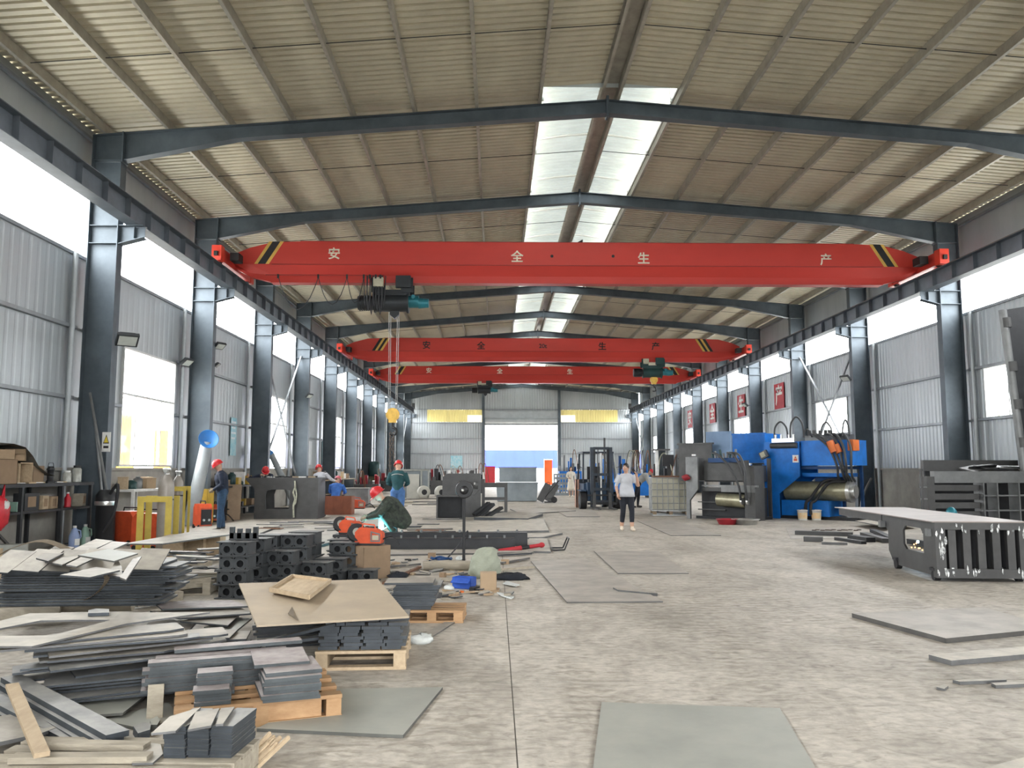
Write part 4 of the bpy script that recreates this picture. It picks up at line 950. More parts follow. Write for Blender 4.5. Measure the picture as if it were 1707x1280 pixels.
# A: nearest pallet with a three-column stack of small plates
pal('weathered pallet under the small plate stack closest to the camera', (-1.80, 4.10, 0), R(-3), 1.18, .62, .14, 'wood_grey', 5)
me = MB().bb(-.052, .052, -.15, .15, 0, .0115).mesh('small_plate', 'plate_blue')
it = []
for c in range(3):
    for l in range(12 - (c == 1)): it.append(((-1.505 + .110 * c + J(.003) + .02 * .0, 4.24 + J(.006), .142 + .0122 * l), R(-5) + J(.02)))
heap('small_steel_plate', 'small dark steel plate in the three-column stack nearest the camera', 'small plates of the nearest stack', it, me)
for lb, pts, z in (('pale steel offcut on the left of the nearest plate stack top', [(252, 1222), (293, 1218), (335, 1178), (283, 1194)], .30), ('square pale plate topping the nearest stack', [(313, 1216), (352, 1209), (366, 1180), (326, 1186)], .305), ('narrow pale plate on the edge of the nearest stack', [(360, 1207), (372, 1206), (391, 1178), (368, 1180)], .305), ('five-sided pale plate lying on the nearest pallet boards', [(220, 1272), (255, 1271), (272, 1256), (268, 1240), (250, 1238)], .155)):
    gplate('steel_offcut', lb, 'loose pieces on the nearest stack', pts, z, .010, 'plate_pale')
t = thing('splintered_timber', 'broken pale timber splinter beside the nearest pallet', 'timber', G(420, 1275)); t.rotation_euler = (R(18), 0, R(-32))
for i in range(9):
    x = -.06 + .015 * i; MB().bar((x, -.16 + J(.03), J(.012)), (x + J(.006), .16 + J(.05), .03 + J(.015)), .014, .02).build('splinter', 'wood_pale', t)
# B: second pallet with three stacks
pal('orange pallet under the wide grey plate stack', (-1.50, 5.38, 0), R(20), .95, .72, .14, 'wood_orange', 4)
t = tag(MB().box((0, 0, 0), (.46, .05, .135)).build('timber_block', 'wood_orange', None, (-1.275, 5.125, .068)), 'knotted orange timber beam at the front of the second pallet', 'timber'); t.rotation_euler = (0, 0, R(20))
me = MB().bb(-.165, .165, -.19, .19, 0, .021).mesh('wide_plate', 'plate_pink')
heap('wide_steel_plate', 'wide grey steel plate stacked on the orange pallet', 'wide plates on the second pallet', [((-1.265 + J(.012) - .012 * (l == 6), 5.235 + J(.015) + .05 * (l == 6), .142 + .0225 * l), R(20) + J(.03)) for l in range(7)], me)
tag(link('wide_steel_plate', me, None, (-1.375, 5.43, .30), (R(2), 0, R(20))), 'mottled wide steel plate slid back on top of the wide stack', 'steel plate', 'wide plates on the second pallet')
me = MB().bb(-.10, .10, -.07, .07, 0, .021).mesh('short_plate', 'plate_pink')
heap('short_steel_plate', 'short grey plate in the low stack beside the wide plates', 'short plates on the second pallet', [((-1.665 + J(.01), 5.04 + J(.02) - .004 * l, .142 + .0225 * l), R(17) + J(.05)) for l in range(4)] + [((-1.69 + J(.012), 5.16 + J(.015), .142 + .0225 * l), R(17) + J(.04)) for l in range(7)], me)
me = MB().bb(-.40, .40, -.06, .06, 0, .021).mesh('long_strip', 'plate_pink')
heap('long_steel_strip', 'long grey steel strip stacked behind the short plates', 'long strips on the second pallet', [((-1.78 + J(.03), 5.42 + .125 * (l % 2) + J(.02), .142 + .0225 * (l // 2)), R(21) + J(.02)) for l in range(16)], me)
heap('long_steel_strip', 'pinkish steel strip lying highest across the long strips', 'top long strips', [((-1.70, 5.66, .33), R(22))], me)
t = tag(MB().bb(-.045, .045, -.009, .009, 0, .21).build('wood_post', 'wood_grey', None, (-2.04, 5.16, 0)), 'short grey wooden board standing at the left end of the long strips', 'board'); t.rotation_euler = (R(-6), 0, R(15))
# C: pallet with bricks of bar ends, big tan sheet above
pal('pale yellow pallet under the rows of stacked bar ends', (-1.035, 6.80, 0), R(3), .68, .8, .14, 'wood_pale', 5, 2)
me = MB().bb(-.072, .072, -.30, .30, 0, .0235).mesh('short_bar', 'plate_blue')
it = []
for l in range(8):
    x = -1.36 + .03 * (l % 2) + J(.02)
    while x < -.74 - .012 * l:
        it.append(((x + .075, 6.74 + J(.012) + .03 * (l == 7), .142 + .0245 * l), R(3) + J(.015))); x += .152 + (.02 if rr.random() < .25 else 0)
heap('steel_bar_block', 'blue-grey steel bar in the brick-like stack under the tan sheet', 'bars on the pale pallet', it, me)
heap('steel_bar_block', 'dusty loose bar on top of the brick-like bar stack', 'loose bars on the pale pallet', [((-1.17, 6.50, .345), R(-70)), ((-.98, 6.52, .345), R(-80)), ((-.80, 6.56, .34), R(-60))], MB().bb(-.06, .06, -.12, .12, 0, .02).mesh('loose_bar', 'plate_dusty'))
gp = [(398, 972, .47), (630, 965, .47), (682, 1027, .42), (428, 1042, .42)]
ps = [G(*p) for p in gp]; c = sum(ps, Vector()) / 4
o = MB().add([p - c for p in ps] + [p - c - Vector((0, 0, .014)) for p in ps], [(0, 1, 2, 3), (7, 6, 5, 4), (0, 4, 5, 1), (1, 5, 6, 2), (2, 6, 7, 3), (3, 7, 4, 0)]).build('tan_board', 'sheet_tan', None, c)
tag(o, 'large tan board lying across the plate stacks', 'board'); TB = o
st_ = gplate('dark_stain', None, None, [(480, 1022), (487, 1011), (491, 1024), (497, 1034), (488, 1028)], .441, .003, 'strap', None)
st_.location -= TB.location; st_.parent = TB
ps = [G(px, py, z) for px, py, z in ((450, 987, .475), (487, 964, .475), (551, 972, .475), (515, 1000, .475))]; c = sum(ps, Vector()) / 4
t = thing('wooden_tray', 'small pale wooden tray with low rims on the large tan board', 'tray', c); q = [p - c for p in ps]
MB().add(q + [p + Vector((0, 0, .012)) for p in q], [(0, 1, 2, 3), (4, 5, 6, 7), (0, 4, 5, 1), (1, 5, 6, 2), (2, 6, 7, 3), (3, 7, 4, 0)]).build('tray_floor', 'wood_pale', t)
for i in range(4):
    a, b = q[i], q[(i + 1) % 4]; MB().bar(a + Vector((0, 0, .022)), b + Vector((0, 0, .022)), .016, .035).build('tray_rim', 'wood_pale', t)
# supports under the sheet and pallets behind
pal('dark brown pallet at the far right end of the plate stacks', (-.62, 8.55, 0), R(-2), .62, .5, .12, 'wood_orange', 4)
me = MB().bb(-.22, .22, -.19, .19, 0, .017).mesh('mid_plate', 'plate_blue')
heap('mid_steel_plate', 'blue-grey plate in the neat stack beyond the tan board', 'plates on the dark brown pallet', [((-.76 + .008 * l + J(.012) - .1, 8.52 + J(.015), .122 + .0185 * l), J(.05)) for l in range(13)], me)
heap('mid_steel_plate', 'dusty wide plate topping the neat stack beyond the tan board', 'top plates on the dark brown pallet', [((-.86, 8.5, .366), .02)], MB().bb(-.24, .24, -.19, .19, 0, .02).mesh('mid_top', 'plate_dusty'))
gplate('floor_strip', 'narrow steel strip on the floor beside the white plastic bag', None, [(690, 1065), (742, 1036), (762, 1034), (712, 1066)], .012, .012, 'plate_floor')
me = MB().bb(-.45, .45, -.3, .3, 0, .02).mesh('support_plate', 'plate_dusty')
heap('support_plate', 'dusty plate in the hidden stack that carries the tan board', 'plates carrying the tan board', [((-1.66 + J(.03), 7.55 + J(.03), .0 + .021 * l), R(14) + J(.04)) for l in range(21)], me)
# loose bars leaning left of pallet C
for i, (a, b, w) in enumerate((((400, 1080, .16), (560, 1040, .33), .07), ((430, 1078, .12), (575, 1052, .24), .06), ((455, 1072, .18), (545, 1062, .20), .05))):
    A, B = G(*a), G(*b); o = MB().bar((0, 0, 0), B - A, w, .022).build('leaning_bar', 'plate_blue', None, A)
    tag(o, ('long', 'middle', 'short')[i] + ' blue-grey flat bar sloping up to the brick-like bar stack', 'steel bar', 'bars leaning on the bar stack')
# white plastic bag
t = thing('plastic_bag', 'crumpled white plastic bag on the floor by the pale pallet', 'bag', G(702, 1072)); MB().blob((0, 0, .035), (.11, .07, .045), 14, 8, .28, random.Random(4)).blob((-.09, .01, .025), (.05, .04, .03), 10, 6, .3, random.Random(5)).build('bag', 'plastic_white', t)

# D: stack of cut-out plates
t = thing('cutout_plate', 'big pale plate with a long triangular cut-out topping the left stack', 'steel plate', G(150, 1050, .45)); t.rotation_euler = (0, 0, 0)
c = t.location
def loc_poly(pts, z): return [((G(px, py, z) - c).x, (G(px, py, z) - c).y) for px, py in pts]
outer = loc_poly([(-70, 1052), (50, 1022), (140, 1021), (350, 1020), (211, 1039), (53, 1077), (-70, 1077)], .45)
inner = loc_poly([(-45, 1056), (68, 1034), (120, 1033), (184, 1033), (160, 1040), (86, 1059), (-45, 1060)], .45)
MB().frame(outer, inner, -.012, 0).build('plate', 'plate_pale', t)
rd = random.Random(21)
for l in range(24):
    z = .432 - .0165 * l; w = rd.uniform(.8, 1.15); d = rd.uniform(.16, .34); sp = l / 24
    cx = -2.62 + rd.uniform(-.18, .25) + .2 * sp; cy = 5.62 + rd.uniform(-.22, .26) - .06 * sp; k = rd.uniform(.05, .25)
    poly = [(-w / 2, -d / 2), (w / 2 - k, -d / 2), (w / 2, -d / 2 + k * .4), (w / 2, d / 2), (-w / 2 + k, d / 2), (-w / 2, d / 2 - k * .5)]
    o = MB().prism(poly, -.013, 0).build('cut_plate', ('plate_dusty', 'plate_pale', 'plate_blue')[l % 3] if l < 8 else 'plate_blue', None, (cx, cy, z)); o.rotation_euler = (0, 0, R(28) + rd.uniform(-.12, .12))
    tag(o, ('pale cut plate, %s from the top of the left cut-out stack' % ORD[l]) if l < 8 else ('dark cut plate low in the left cut-out stack, %s from the top' % ORD[l]), 'steel plate', 'upper plates of the left stack' if l < 8 else 'lower plates of the left stack')
for l in range(14):                                   # right shoulder of the same heap
    z = .30 - .019 * l; o = MB().bb(-rd.uniform(.22, .34), rd.uniform(.2, .34), -.16, .16, -.014, 0).build('shoulder_plate', 'plate_blue' if l > 2 else 'plate_dusty', None, (-2.06 + rd.uniform(-.08, .1), 6.25 + rd.uniform(-.12, .12), z)); o.rotation_euler = (0, 0, R(15) + rd.uniform(-.2, .2))
    tag(o, 'grey plate, %s from the top of the pile between cut-out stack and tan board' % ORD[l], 'steel plate', 'plates between the stacks')
gplate('steel_ring', 'small thick steel piece lying on the big cut-out plate', None, [(147, 1022), (182, 1021), (182, 1015), (160, 1014), (147, 1017)], .475, .022, 'plate_blue', 'steel piece')
# straps hanging from the stack
def strap(label, pts, w, group='lifting straps on the stacks', m='strap'):
    P_ = smooth(pts, 5); vs = []; fs = []
    up = Vector((.25, 1, .25)).normalized()
    for p in P_: vs += [p - up * w / 2, p + up * w / 2]
    n = len(P_); off = Vector((.004, 0, .006)); vs = vs + [v + off for v in vs]
    for i in range(n - 1):
        a = 2 * i; fs += [(a, a + 2, a + 3, a + 1), (2 * n + a + 1, 2 * n + a + 3, 2 * n + a + 2, 2 * n + a), (a, 2 * n + a, 2 * n + a + 2, a + 2), (a + 1, a + 3, 2 * n + a + 3, 2 * n + a + 1)]
    c0 = P_[0]; o = MB().add([v - c0 for v in vs], fs).build('lifting_strap', m, None, c0); return tag(o, label, 'strap', group)
strap('brown lifting strap looping below the cut-out plate stack', [G(90, 1150, .02), G(80, 1120, .14), G(105, 1090, .22), G(135, 1098, .2), G(160, 1130, .1), G(185, 1148, .03), G(212, 1130, .12), G(215, 1100, .22), G(195, 1082, .28)], .07)
strap('brown lifting strap arching over the square plates at the far left', [D(0, 925, 8.2), D(25, 912, 8.3), D(75, 902, 8.4), D(130, 925, 8.2), D(165, 945, 7.9), D(178, 965, 7.7), D(160, 990, 7.7), D(135, 1002, 7.8)], .07)
# lower left corner: flat bars, boards, plates
def bars(label, a, b, n, w, th, m, nm='flat_bar', cat='steel bar', group=None):
    for i in range(n):
        A, B = a + Vector((-.02 * i, -.012 * i, -th * 1.02 * i)), b + Vector((-.02 * i, -.012 * i, -th * 1.02 * i)); o = MB().bar(Vector(), B - A, w, th * .97).build(nm, m, None, A); tag(o, label + ', %s from the top' % ORD[i], cat, group)
bars('wide grey flat bar in the bundle crossing the lower left corner', G(18, 1130, .20), G(196, 1226, .17), 4, .115, .03, 'plate_blue', group='flat bar bundle in the corner')
bars('dark flat bar beside the bundle at the frame edge', G(-40, 1150, .16), G(140, 1242, .1), 3, .09, .03, 'plate_blue', group='second flat bar bundle in the corner')
t = tag(MB().bar(Vector(), G(70, 1258, .20) - G(20, 1142, .27), .065, .022).build('wooden_board', 'wood_pale', None, G(20, 1142, .27)), 'pale wooden board resting on the corner flat bars', 'board')
gplate('corner_plate', 'pale steel plate under the wooden board in the corner', None, [(-40, 1200), (50, 1185), (98, 1211), (68, 1222), (-40, 1245)], .13, .02, 'plate_pale')
for i, (a, b) in enumerate((((60, 1240, .16), (245, 1244, .16)), ((20, 1264, .16), (250, 1262, .16)))):
    A, B = G(*a), G(*b); tag(MB().bar(Vector(), B - A, .075, .03).build('loose_timber', 'wood_grey', None, A), ('upper', 'lower')[i] + ' grey timber slat lying beside the nearest plate stack', 'timber', 'loose slats near the camera')
gplate('dark_floor_plate', 'dusty dark plate on the floor behind the corner flat bars', None, [(95, 1160), (205, 1128), (275, 1133), (205, 1188), (150, 1192)], .05, .015, 'plate_green')
gplate('dark_floor_plate', 'second dusty plate under the one behind the flat bars', None, [(170, 1200), (280, 1170), (300, 1195), (240, 1215)], .02, .015, 'plate_green')
gplate('steel_offcut', 'thick angular offcut on the floor left of the nearest stack', None, [(222, 1210), (240, 1203), (252, 1206), (250, 1216), (230, 1222)], .05, .045, 'plate_blue', 'steel piece')
gplate('steel_offcut', 'small rounded offcut beside the thick angular one', None, [(250, 1200), (262, 1193), (267, 1200), (262, 1208), (252, 1208)], .04, .035, 'plate_green', 'steel piece')

# E: far left stack with tilted square plates over timbers
for i, (a, b, r) in enumerate((((-60, 1012, .13), (222, 1006, .13), .085), ((-60, 1032, .10), (100, 1022, .1), .075), ((20, 1003, .198), (215, 997, .198), .058))):
    A, B = G(*a), G(*b); tag(MB().tube([Vector(), (B - A) * .5 + Vector((0, .01, .01)), B - A], [r, r * .95, r * .9], 12).build('round_timber', 'wood_grey', None, A), ('thick', 'front', 'upper')[i] + ' round timber carrying the far left plate stack', 'timber', 'timbers under the far left stack')
rd = random.Random(31)
for l in range(18):
    z = .26 + .021 * l; o = MB().bb(-rd.uniform(.72, .8), rd.uniform(.66, .84), -.22, .22, 0, .016).build('stack_plate', 'plate_blue', None, (-3.78 + rd.uniform(-.05, .06), 7.95 + rd.uniform(-.05, .05), z)); o.rotation_euler = (0, 0, R(4) + rd.uniform(-.05, .05))
    tag(o, 'dark blue plate on the round timbers at the far left, %s up' % ORD[l], 'steel plate', 'plates of the far left stack')
for i in range(6):
    o = MB().bb(-.13, .13, -.19, .19, 0, .012).build('square_plate', 'plate_dusty', None, (-4.42 + .245 * i, 7.72 + .02 * i, .66 + .006 * (i % 2))); o.rotation_euler = (R(24), R(3), R(-8 + 3 * i))
    tag(o, '%s tilted square plate in the row on the far left stack' % ORD[i], 'steel plate', 'tilted square plates')
for i, pts in enumerate(([(75, 936), (160, 898), (188, 901), (104, 941)], [(110, 941), (188, 902), (214, 904), (128, 944)], [(60, 930), (95, 908), (125, 912), (80, 935)], [(180, 958), (195, 930), (203, 945), (204, 962)], [(200, 962), (222, 930), (236, 927), (210, 966)], [(100, 958), (160, 945), (200, 950), (150, 962)], [(130, 925), (180, 915), (230, 922), (190, 935)])):
    gplate('fan_plate', '%s dusty plate of the fan spread over the far left stack' % ORD[i], 'fanned plates', pts, .70 + .013 * i, .012, ('plate_pale', 'plate_pale', 'plate_dusty', 'plate_dusty', 'plate_floor', 'plate_dusty', 'plate_green')[i])
# G: scattered plates between E and the castings
rd = random.Random(41)
pal('dark timber pallet under the loose plates by the cast blocks', (-4.0, 10.55, 0), R(5), 1.1, .9, .16, 'wood_grey', 5)
for i in range(22):
    a = rd.uniform(-.6, .6); o = MB().bb(-rd.uniform(.18, .42), rd.uniform(.18, .42), -rd.uniform(.06, .12), rd.uniform(.06, .12), 0, .012).build('loose_plate', rd.choice(['plate_dusty', 'plate_pale', 'plate_pink', 'plate_dusty']), None, (-4.0 + rd.uniform(-.5, .5), 10.55 + rd.uniform(-.5, .5), .165 + .0145 * i)); o.rotation_euler = (rd.uniform(-.03, .03), rd.uniform(-.03, .03), a)
    tag(o, 'loose dusty plate, %s up in the jumbled pile beside the cast blocks' % ORD[i], 'steel plate', 'jumbled plates by the cast blocks')
for i, (a, b) in enumerate((((225, 985, .1), (350, 968, .15)), ((225, 1003, .08), (300, 992, .08)), ((238, 950, .05), (350, 940, .05)))):
    A, B = G(*a), G(*b); tag(MB().bar(Vector(), B - A, .12, .10).build('square_timber', 'wood_grey', None, A), ('middle', 'front', 'upper')[i] + ' square timber between the left stack and the cast blocks', 'timber', 'timbers by the cast blocks')
for i, pts in enumerate(([(255, 1003), (385, 1000), (415, 1010), (270, 1015)], [(250, 1018), (400, 1012), (420, 1022), (300, 1030)], [(300, 1035), (360, 1022), (400, 1024), (380, 1042)], [(340, 1045), (385, 1028), (420, 1030), (395, 1050)], [(250, 1030), (330, 1035), (310, 1055), (240, 1050)])):
    gplate('flat_plate', '%s flat plate of the low heap before the cast blocks' % ORD[i], 'low heap before the cast blocks', pts, .26 - .03 * i, .014, ('plate_pink', 'plate_dusty', 'plate_dusty', 'plate_green', 'plate_dusty')[i])

# F: cast housing blocks
def block_proto():
    t = thing('cast_block', 'x', 'steel block', (0, 0, 0), 0, 'stacked housing blocks')
    MB().bb(-.21, .21, -.15, .15, 0, .012).build('base_flange', 'cast_grey', t)
    MB().bb(-.20, .20, -.14, .14, .150, .162).build('top_flange', 'cast_grey', t)
    for x in (-.165, .165): MB().bb(x - .008, x + .008, -.12, .12, .012, .150).build('side_wall', 'cast_grey', t)
    n = 12; hole = [(.042 * math.cos(2 * math.pi * i / n), .075 + .042 * math.sin(2 * math.pi * i / n)) for i in range(n)]
    sq = []
    for i in range(n):
        a = 2 * math.pi * i / n; c_, s_ = math.cos(a), math.sin(a); k = 1 / max(abs(c_), abs(s_)); sq.append((.078 * c_ * k, .081 + .069 * s_ * k))
    for x in (-.08, .08): MB().frame([(x + u, v) for u, v in sq], [(x + u, v) for u, v in hole], 0, .012, Matrix.Translation((0, -.105, 0)) @ XZ).build('front_web', 'cast_grey', t)
    MB().bb(-.006, .006, -.12, .12, .012, .150).build('rib', 'cast_grey', t)
    MB().bb(-.16, .16, .04, .05, .012, .15).build('back_wall', 'dark_steel', t)
    return t
proto = block_proto(); first = True
BL = []
for ci, (x, y, n) in enumerate(((-3.05, 9.95, 4), (-3.0, 10.45, 4), (-2.97, 10.95, 4), (-2.66, 10.55, 3), (-2.60, 11.0, 4), (-2.58, 11.5, 4), (-2.30, 10.75, 2), (-2.18, 11.2, 2), (-2.10, 11.7, 3), (-1.86, 11.9, 3), (-1.82, 12.4, 3), (-2.22, 12.2, 3), (-1.78, 11.35, 1), (-2.95, 11.6, 3))):
    for l in range(n): BL.append((x + rd.uniform(-.015, .015), y + rd.uniform(-.02, .02), .003 + .163 * l, ci, l))
for x, y, z, ci, l in BL:
    lb = 'grey housing block with round holes, %s from the floor in the %s block column' % (ORD[l], ORD[ci])
    if first: proto.location = (x, y, z); proto['label'] = lb; first = False; proto.rotation_euler = (0, 0, R(-6))
    else: copy_tree(proto, None, (x, y, z), R(-6) + rd.uniform(-.06, .06), lb)
t = thing('slotted_bracket', 'dark slotted bracket standing on the tallest block column', 'bracket', (-3.02, 10.1, .66)); MB().bb(-.16, .16, -.06, .06, 0, .015).build('base', 'cast_grey', t)
for x in (-.14, -.05, .05, .14): MB().bb(x - .025, x + .025, -.03, .03, .015, .15 if abs(x) > .1 else .13).build('tooth', 'cast_grey', t)
MB().bb(-.16, .16, -.03, .03, .015, .08).build('web', 'cast_grey', t)

# ------------------------------------------------------------------ plates lying on the floor
FP = 0
for nm, lb, pts, th, m in (
    ('floor_plate', 'greenish steel plate on the floor nearest the camera', [(1003, 1170), (1300, 1180), (1372, 1300), (986, 1300)], .012, 'plate_green'),
    ('floor_plate', 'grey-green plate on the floor right of the plate stacks', [(428, 1214), (560, 1148), (738, 1145), (672, 1225)], .016, 'plate_green'),
    ('floor_plate', 'large floor plate in the aisle beside the rubbish heap', [(885, 935), (975, 930), (1105, 1002), (945, 1003)], .012, 'plate_floor'),
    ('floor_plate', 'floor plate in the aisle beyond the large one', [(990, 918), (1095, 918), (1148, 955), (1030, 955)], .010, 'plate_floor'),
    ('floor_plate', 'thin floor plate before the tote and grey press', [(1062, 868), (1120, 866), (1202, 892), (1118, 892)], .008, 'plate_floor'),
    ('floor_plate', 'small floor plate beside the forklift forks', [(925, 850), (985, 848), (1000, 861), (945, 861)], .008, 'plate_floor'),
    ('floor_plate', 'thick steel plate on the floor at the right frame edge', [(1420, 1022), (1577, 1064), (1760, 1046), (1640, 1012)], .035, 'plate_floor'),
    ('floor_plate', 'narrow thick strip on the floor below the thick right plate', [(1548, 1091), (1586, 1101), (1760, 1086), (1720, 1076)], .03, 'plate_pale'),
    ('floor_strip', 'pale offcut strip near the right frame edge', [(1588, 1133), (1600, 1136), (1678, 1133), (1676, 1130)], .012, 'plate_pale'),
    ('floor_strip', 'second pale offcut overlapping the strip at the right edge', [(1652, 1138), (1660, 1142), (1740, 1138), (1720, 1134)], .012, 'plate_pale'),
    ('floor_scrap', 'small square scrap on the floor left of the pale offcuts', [(1561, 1145), (1572, 1141), (1581, 1143), (1574, 1148)], .004, 'plate_pale'),
    ('floor_plate', 'white plate corner at the bottom right of the frame', [(1640, 1280), (1707, 1262), (1780, 1280), (1720, 1310)], .01, 'plate_pale'),
    ('floor_strip', 'thin pale strip lying on the large aisle plate', [(1022, 979), (1030, 983), (1096, 989), (1092, 985)], .02, 'plate_pale'),
    ('floor_plate', 'wide flat plate before the steel housing at the left', [(265, 900), (330, 878), (420, 866), (470, 874), (390, 906)], .05, 'plate_pale'),
    ('floor_plate', 'flat plate left of the crouching welder', [(390, 908), (470, 878), (560, 876), (600, 890), (520, 912)], .03, 'plate_dusty'),
    ('floor_plate', 'flat plate behind the crouching welder', [(575, 878), (600, 862), (720, 862), (735, 876)], .03, 'plate_dusty'),
    ('floor_plate', 'long tan plate right of the crouching welder', [(690, 888), (710, 872), (905, 864), (915, 884)], .03, 'plate_pale'),
    ('floor_plate', 'pale pointed plate behind the heavy beams', [(780, 897), (820, 890), (938, 888), (905, 895)], .02, 'plate_pale'),
    ('floor_plate', 'pinkish plate past the end of the heavy beams', [(880, 918), (882, 897), (912, 897), (918, 919)], .015, 'plate_pale'),
    ('floor_plate', 'warped plate in front of the steel housings in the middle', [(790, 862), (850, 852), (905, 856), (880, 864)], .06, 'plate_dusty'),
    ('floor_plate', 'long plate strip behind the warped plate', [(850, 848), (940, 846), (960, 851), (870, 856)], .01, 'plate_floor'),
    ('floor_plate', 'flat plate on the floor below the blue seated worker', [(530, 868), (590, 862), (640, 866), (600, 878)], .02, 'plate_dusty')):
    FP += 1; th += .0011 * FP; gplate(nm, lb, 'steel plates on the floor', pts, th + .001, th, m)
# scrap bars on the floor by the blue press
for i, (a, b, w, h, m) in enumerate((((1326, 891), (1422, 894), .22, .09, 'raw_steel'), ((1340, 902), (1372, 903), .2, .10, 'raw_steel'), ((1370, 907), (1412, 908), .16, .05, 'plate_pale'), ((1420, 899), (1452, 904), .2, .10, 'dark_steel'), ((1440, 894), (1478, 905), .16, .09, 'raw_steel'), ((1455, 887), (1490, 903), .14, .08, 'dark_steel'), ((1395, 900), (1440, 907), .12, .06, 'dark_steel'))):
    A, B = G(*a), G(*b); tag(MB().bar(Vector((0, 0, h / 2)), B - A + Vector((0, 0, h / 2)), w, h).build('scrap_bar', m, None, A), '%s scrap bar from the left in the heap before the blue press' % ORD[i], 'scrap bar', 'scrap bars before the blue press')
gplate('floor_plate', 'thin plate under the scrap bars before the blue press', 'steel plates on the floor', [(1310, 880), (1480, 878), (1500, 896), (1318, 898)], .004, .004, 'plate_floor')
t = thing('chain_pile', 'coiled rusty chain on the floor behind the scrap bars', 'chain', G(1398, 885))
for i in range(12): MB().tube([(.1 * i - .6 + .05 * math.cos(q), .06 * math.sin(i * 1.7) + .03 * math.sin(q), .02 + .01 * (i % 2)) for q in [2 * math.pi * k / 8 for k in range(9)]], .012, 5, False).build('chain_link', 'chain', t)
for i, pts in enumerate(([(1425, 868), (1490, 862), (1530, 872), (1470, 876)], [(1440, 856), (1500, 852), (1540, 860), (1480, 866)])):
    gplate('low_plate', ('front', 'rear')[i] + ' plate raised on blocks near the far end of the press frame', 'plates by the press frame', pts, .14, .02, 'plate_pale')

# ------------------------------------------------------------------ workshop along the left wall
def WX(px, py, X):
    d = ray(px, py); t_ = X / d[0]; return Vector((X, d[1] * t_, CH + d[2] * t_))
mat('box_brown', (.26, .18, .115), .85, 0, .15, 3, .05, (.19, .13, .08), .7)
mat('tarp', (.13, .12, .10), .8, 0, .2, 3, .1)
mat('bag_red', (.55, .02, .035), .4, 0, .12, 6, .15)
mat('jug_blue', (.28, .36, .58), .4, 0, .06, 5)
mat('jug_green', (.30, .47, .38), .4, 0, .06, 5)
mat('jar_glass', (.42, .42, .38), .15, 0, .15, 9)
mat('elec_grey', (.34, .35, .32), .55, 0, .1, 5)
mat('yellow_paint', (.52, .40, .07), .55, 0, .15, 4, 0, (.36, .27, .06), .8)
mat('yellow_box', (.62, .40, .06), .55, 0, .12, 3)
mat('cyl_gas', (.30, .27, .24), .45, .2, .15, 4, 0, (.20, .18, .16), .8)
mat('hood_blue', (.04, .20, .52), .45, 0, .1, 4)
mat('duct_grey', (.31, .335, .34), .5, .1, .08, 3)
mat('rust_red', (.30, .105, .06), .8, 0, .2, 4, .1, (.18, .07, .045), .8)
mat('sack', (.30, .315, .25), .8, 0, .12, 6, .3, (.25, .265, .205), .8)
mat('cloth_black', (.012, .014, .02), .9, 0, .2, 8, .3)
mat('box_blue', (.03, .09, .42), .5, 0, .12, 8)
mat('rope_pale', (.50, .50, .40), .9, 0, .2, 18)

t = thing('shelf_rack', 'dark steel shelf rack against the base wall at the far left', 'shelf rack', (-8.35, 14.95, 0), 0)
MB().bb(-.32, .36, -1.75, 1.75, 1.19, 1.25).build('top_shelf', 'dark_steel', t)
MB().bb(-.30, .34, -1.7, 1.7, .74, .78).build('middle_shelf', 'dark_steel', t)
for y in (-1.7, -.7, .6, 1.7):
    for x in (-.28, .32): MB().bb(x - .03, x + .03, y - .03, y + .03, 0, 1.19).build('leg', 'dark_steel', t)
MB().bar((.34, -1.7, .7), (.34, -.7, .05), .04, .04).build('diagonal_strut', 'raw_steel', t)
def carton(label, x, y, z, w, d, h, m='cardboard', rz=0, flap=True, name='cardboard_box'):
    t = thing(name, label, 'box', (x, y, z), rz, 'boxes around the workshop'); th = .006
    for a in ((-w / 2, -w / 2 + th, -d / 2, d / 2), (w / 2 - th, w / 2, -d / 2, d / 2), (-w / 2, w / 2, -d / 2, -d / 2 + th), (-w / 2, w / 2, d / 2 - th, d / 2)): MB().bb(*a, 0, h).build('side', m, t)
    MB().bb(-w / 2, w / 2, -d / 2, d / 2, 0, th).build('bottom', m, t)
    if flap:
        q = MB(); q.box((0, 0, 0), (w * .96, d * .48, th), Matrix.Rotation(R(35), 3, 'X')); q.build('flap', m, t, (0, -d * .68, h - .04))
        MB().box((0, 0, 0), (w * .96, d * .5, th), Matrix.Rotation(R(8), 3, 'X')).build('flap', m, t, (0, d * .27, h - .015))
    else: MB().bb(-w / 2, w / 2, -d / 2, d / 2, h, h + th).build('lid', m, t)
    return t
carton('large brown cardboard box under a tarp on the shelf rack', -8.33, 13.75, 1.252, .56, .75, .40, 'box_brown', R(0), False)
carton('flat brown carton stacked on the large box on the rack', -8.33, 13.8, 1.662, .5, .6, .16, 'cardboard', R(4), True)
carton('small tan carton tipped onto the boxes on the rack', -8.25, 14.4, 1.64, .3, .28, .2, 'cardboard', R(25), True)
t = thing('drawer_box', 'open wooden drawer box standing beside the large carton on the rack', 'box', (-8.28, 14.45, 1.252))
for a in ((-.2, .2, -.2, -.185, 0, .36), (-.2, .2, .185, .2, 0, .36), (-.2, .2, -.2, .2, .345, .36), (-.2, .2, -.2, .2, 0, .015)): MB().bb(*a).build('side', 'wood_pale', t)
MB().bb(-.2, -.19, -.185, .185, .015, .345).build('back', 'box_brown', t)
carton('low reddish carton at the right end of the rack boxes', -8.3, 14.92, 1.252, .35, .36, .3, 'box_brown', 0, False)
t = thing('tarp_sheet', 'dark folded tarp draped over the boxes on the rack', 'tarp', (-8.3, 13.8, 1.85))
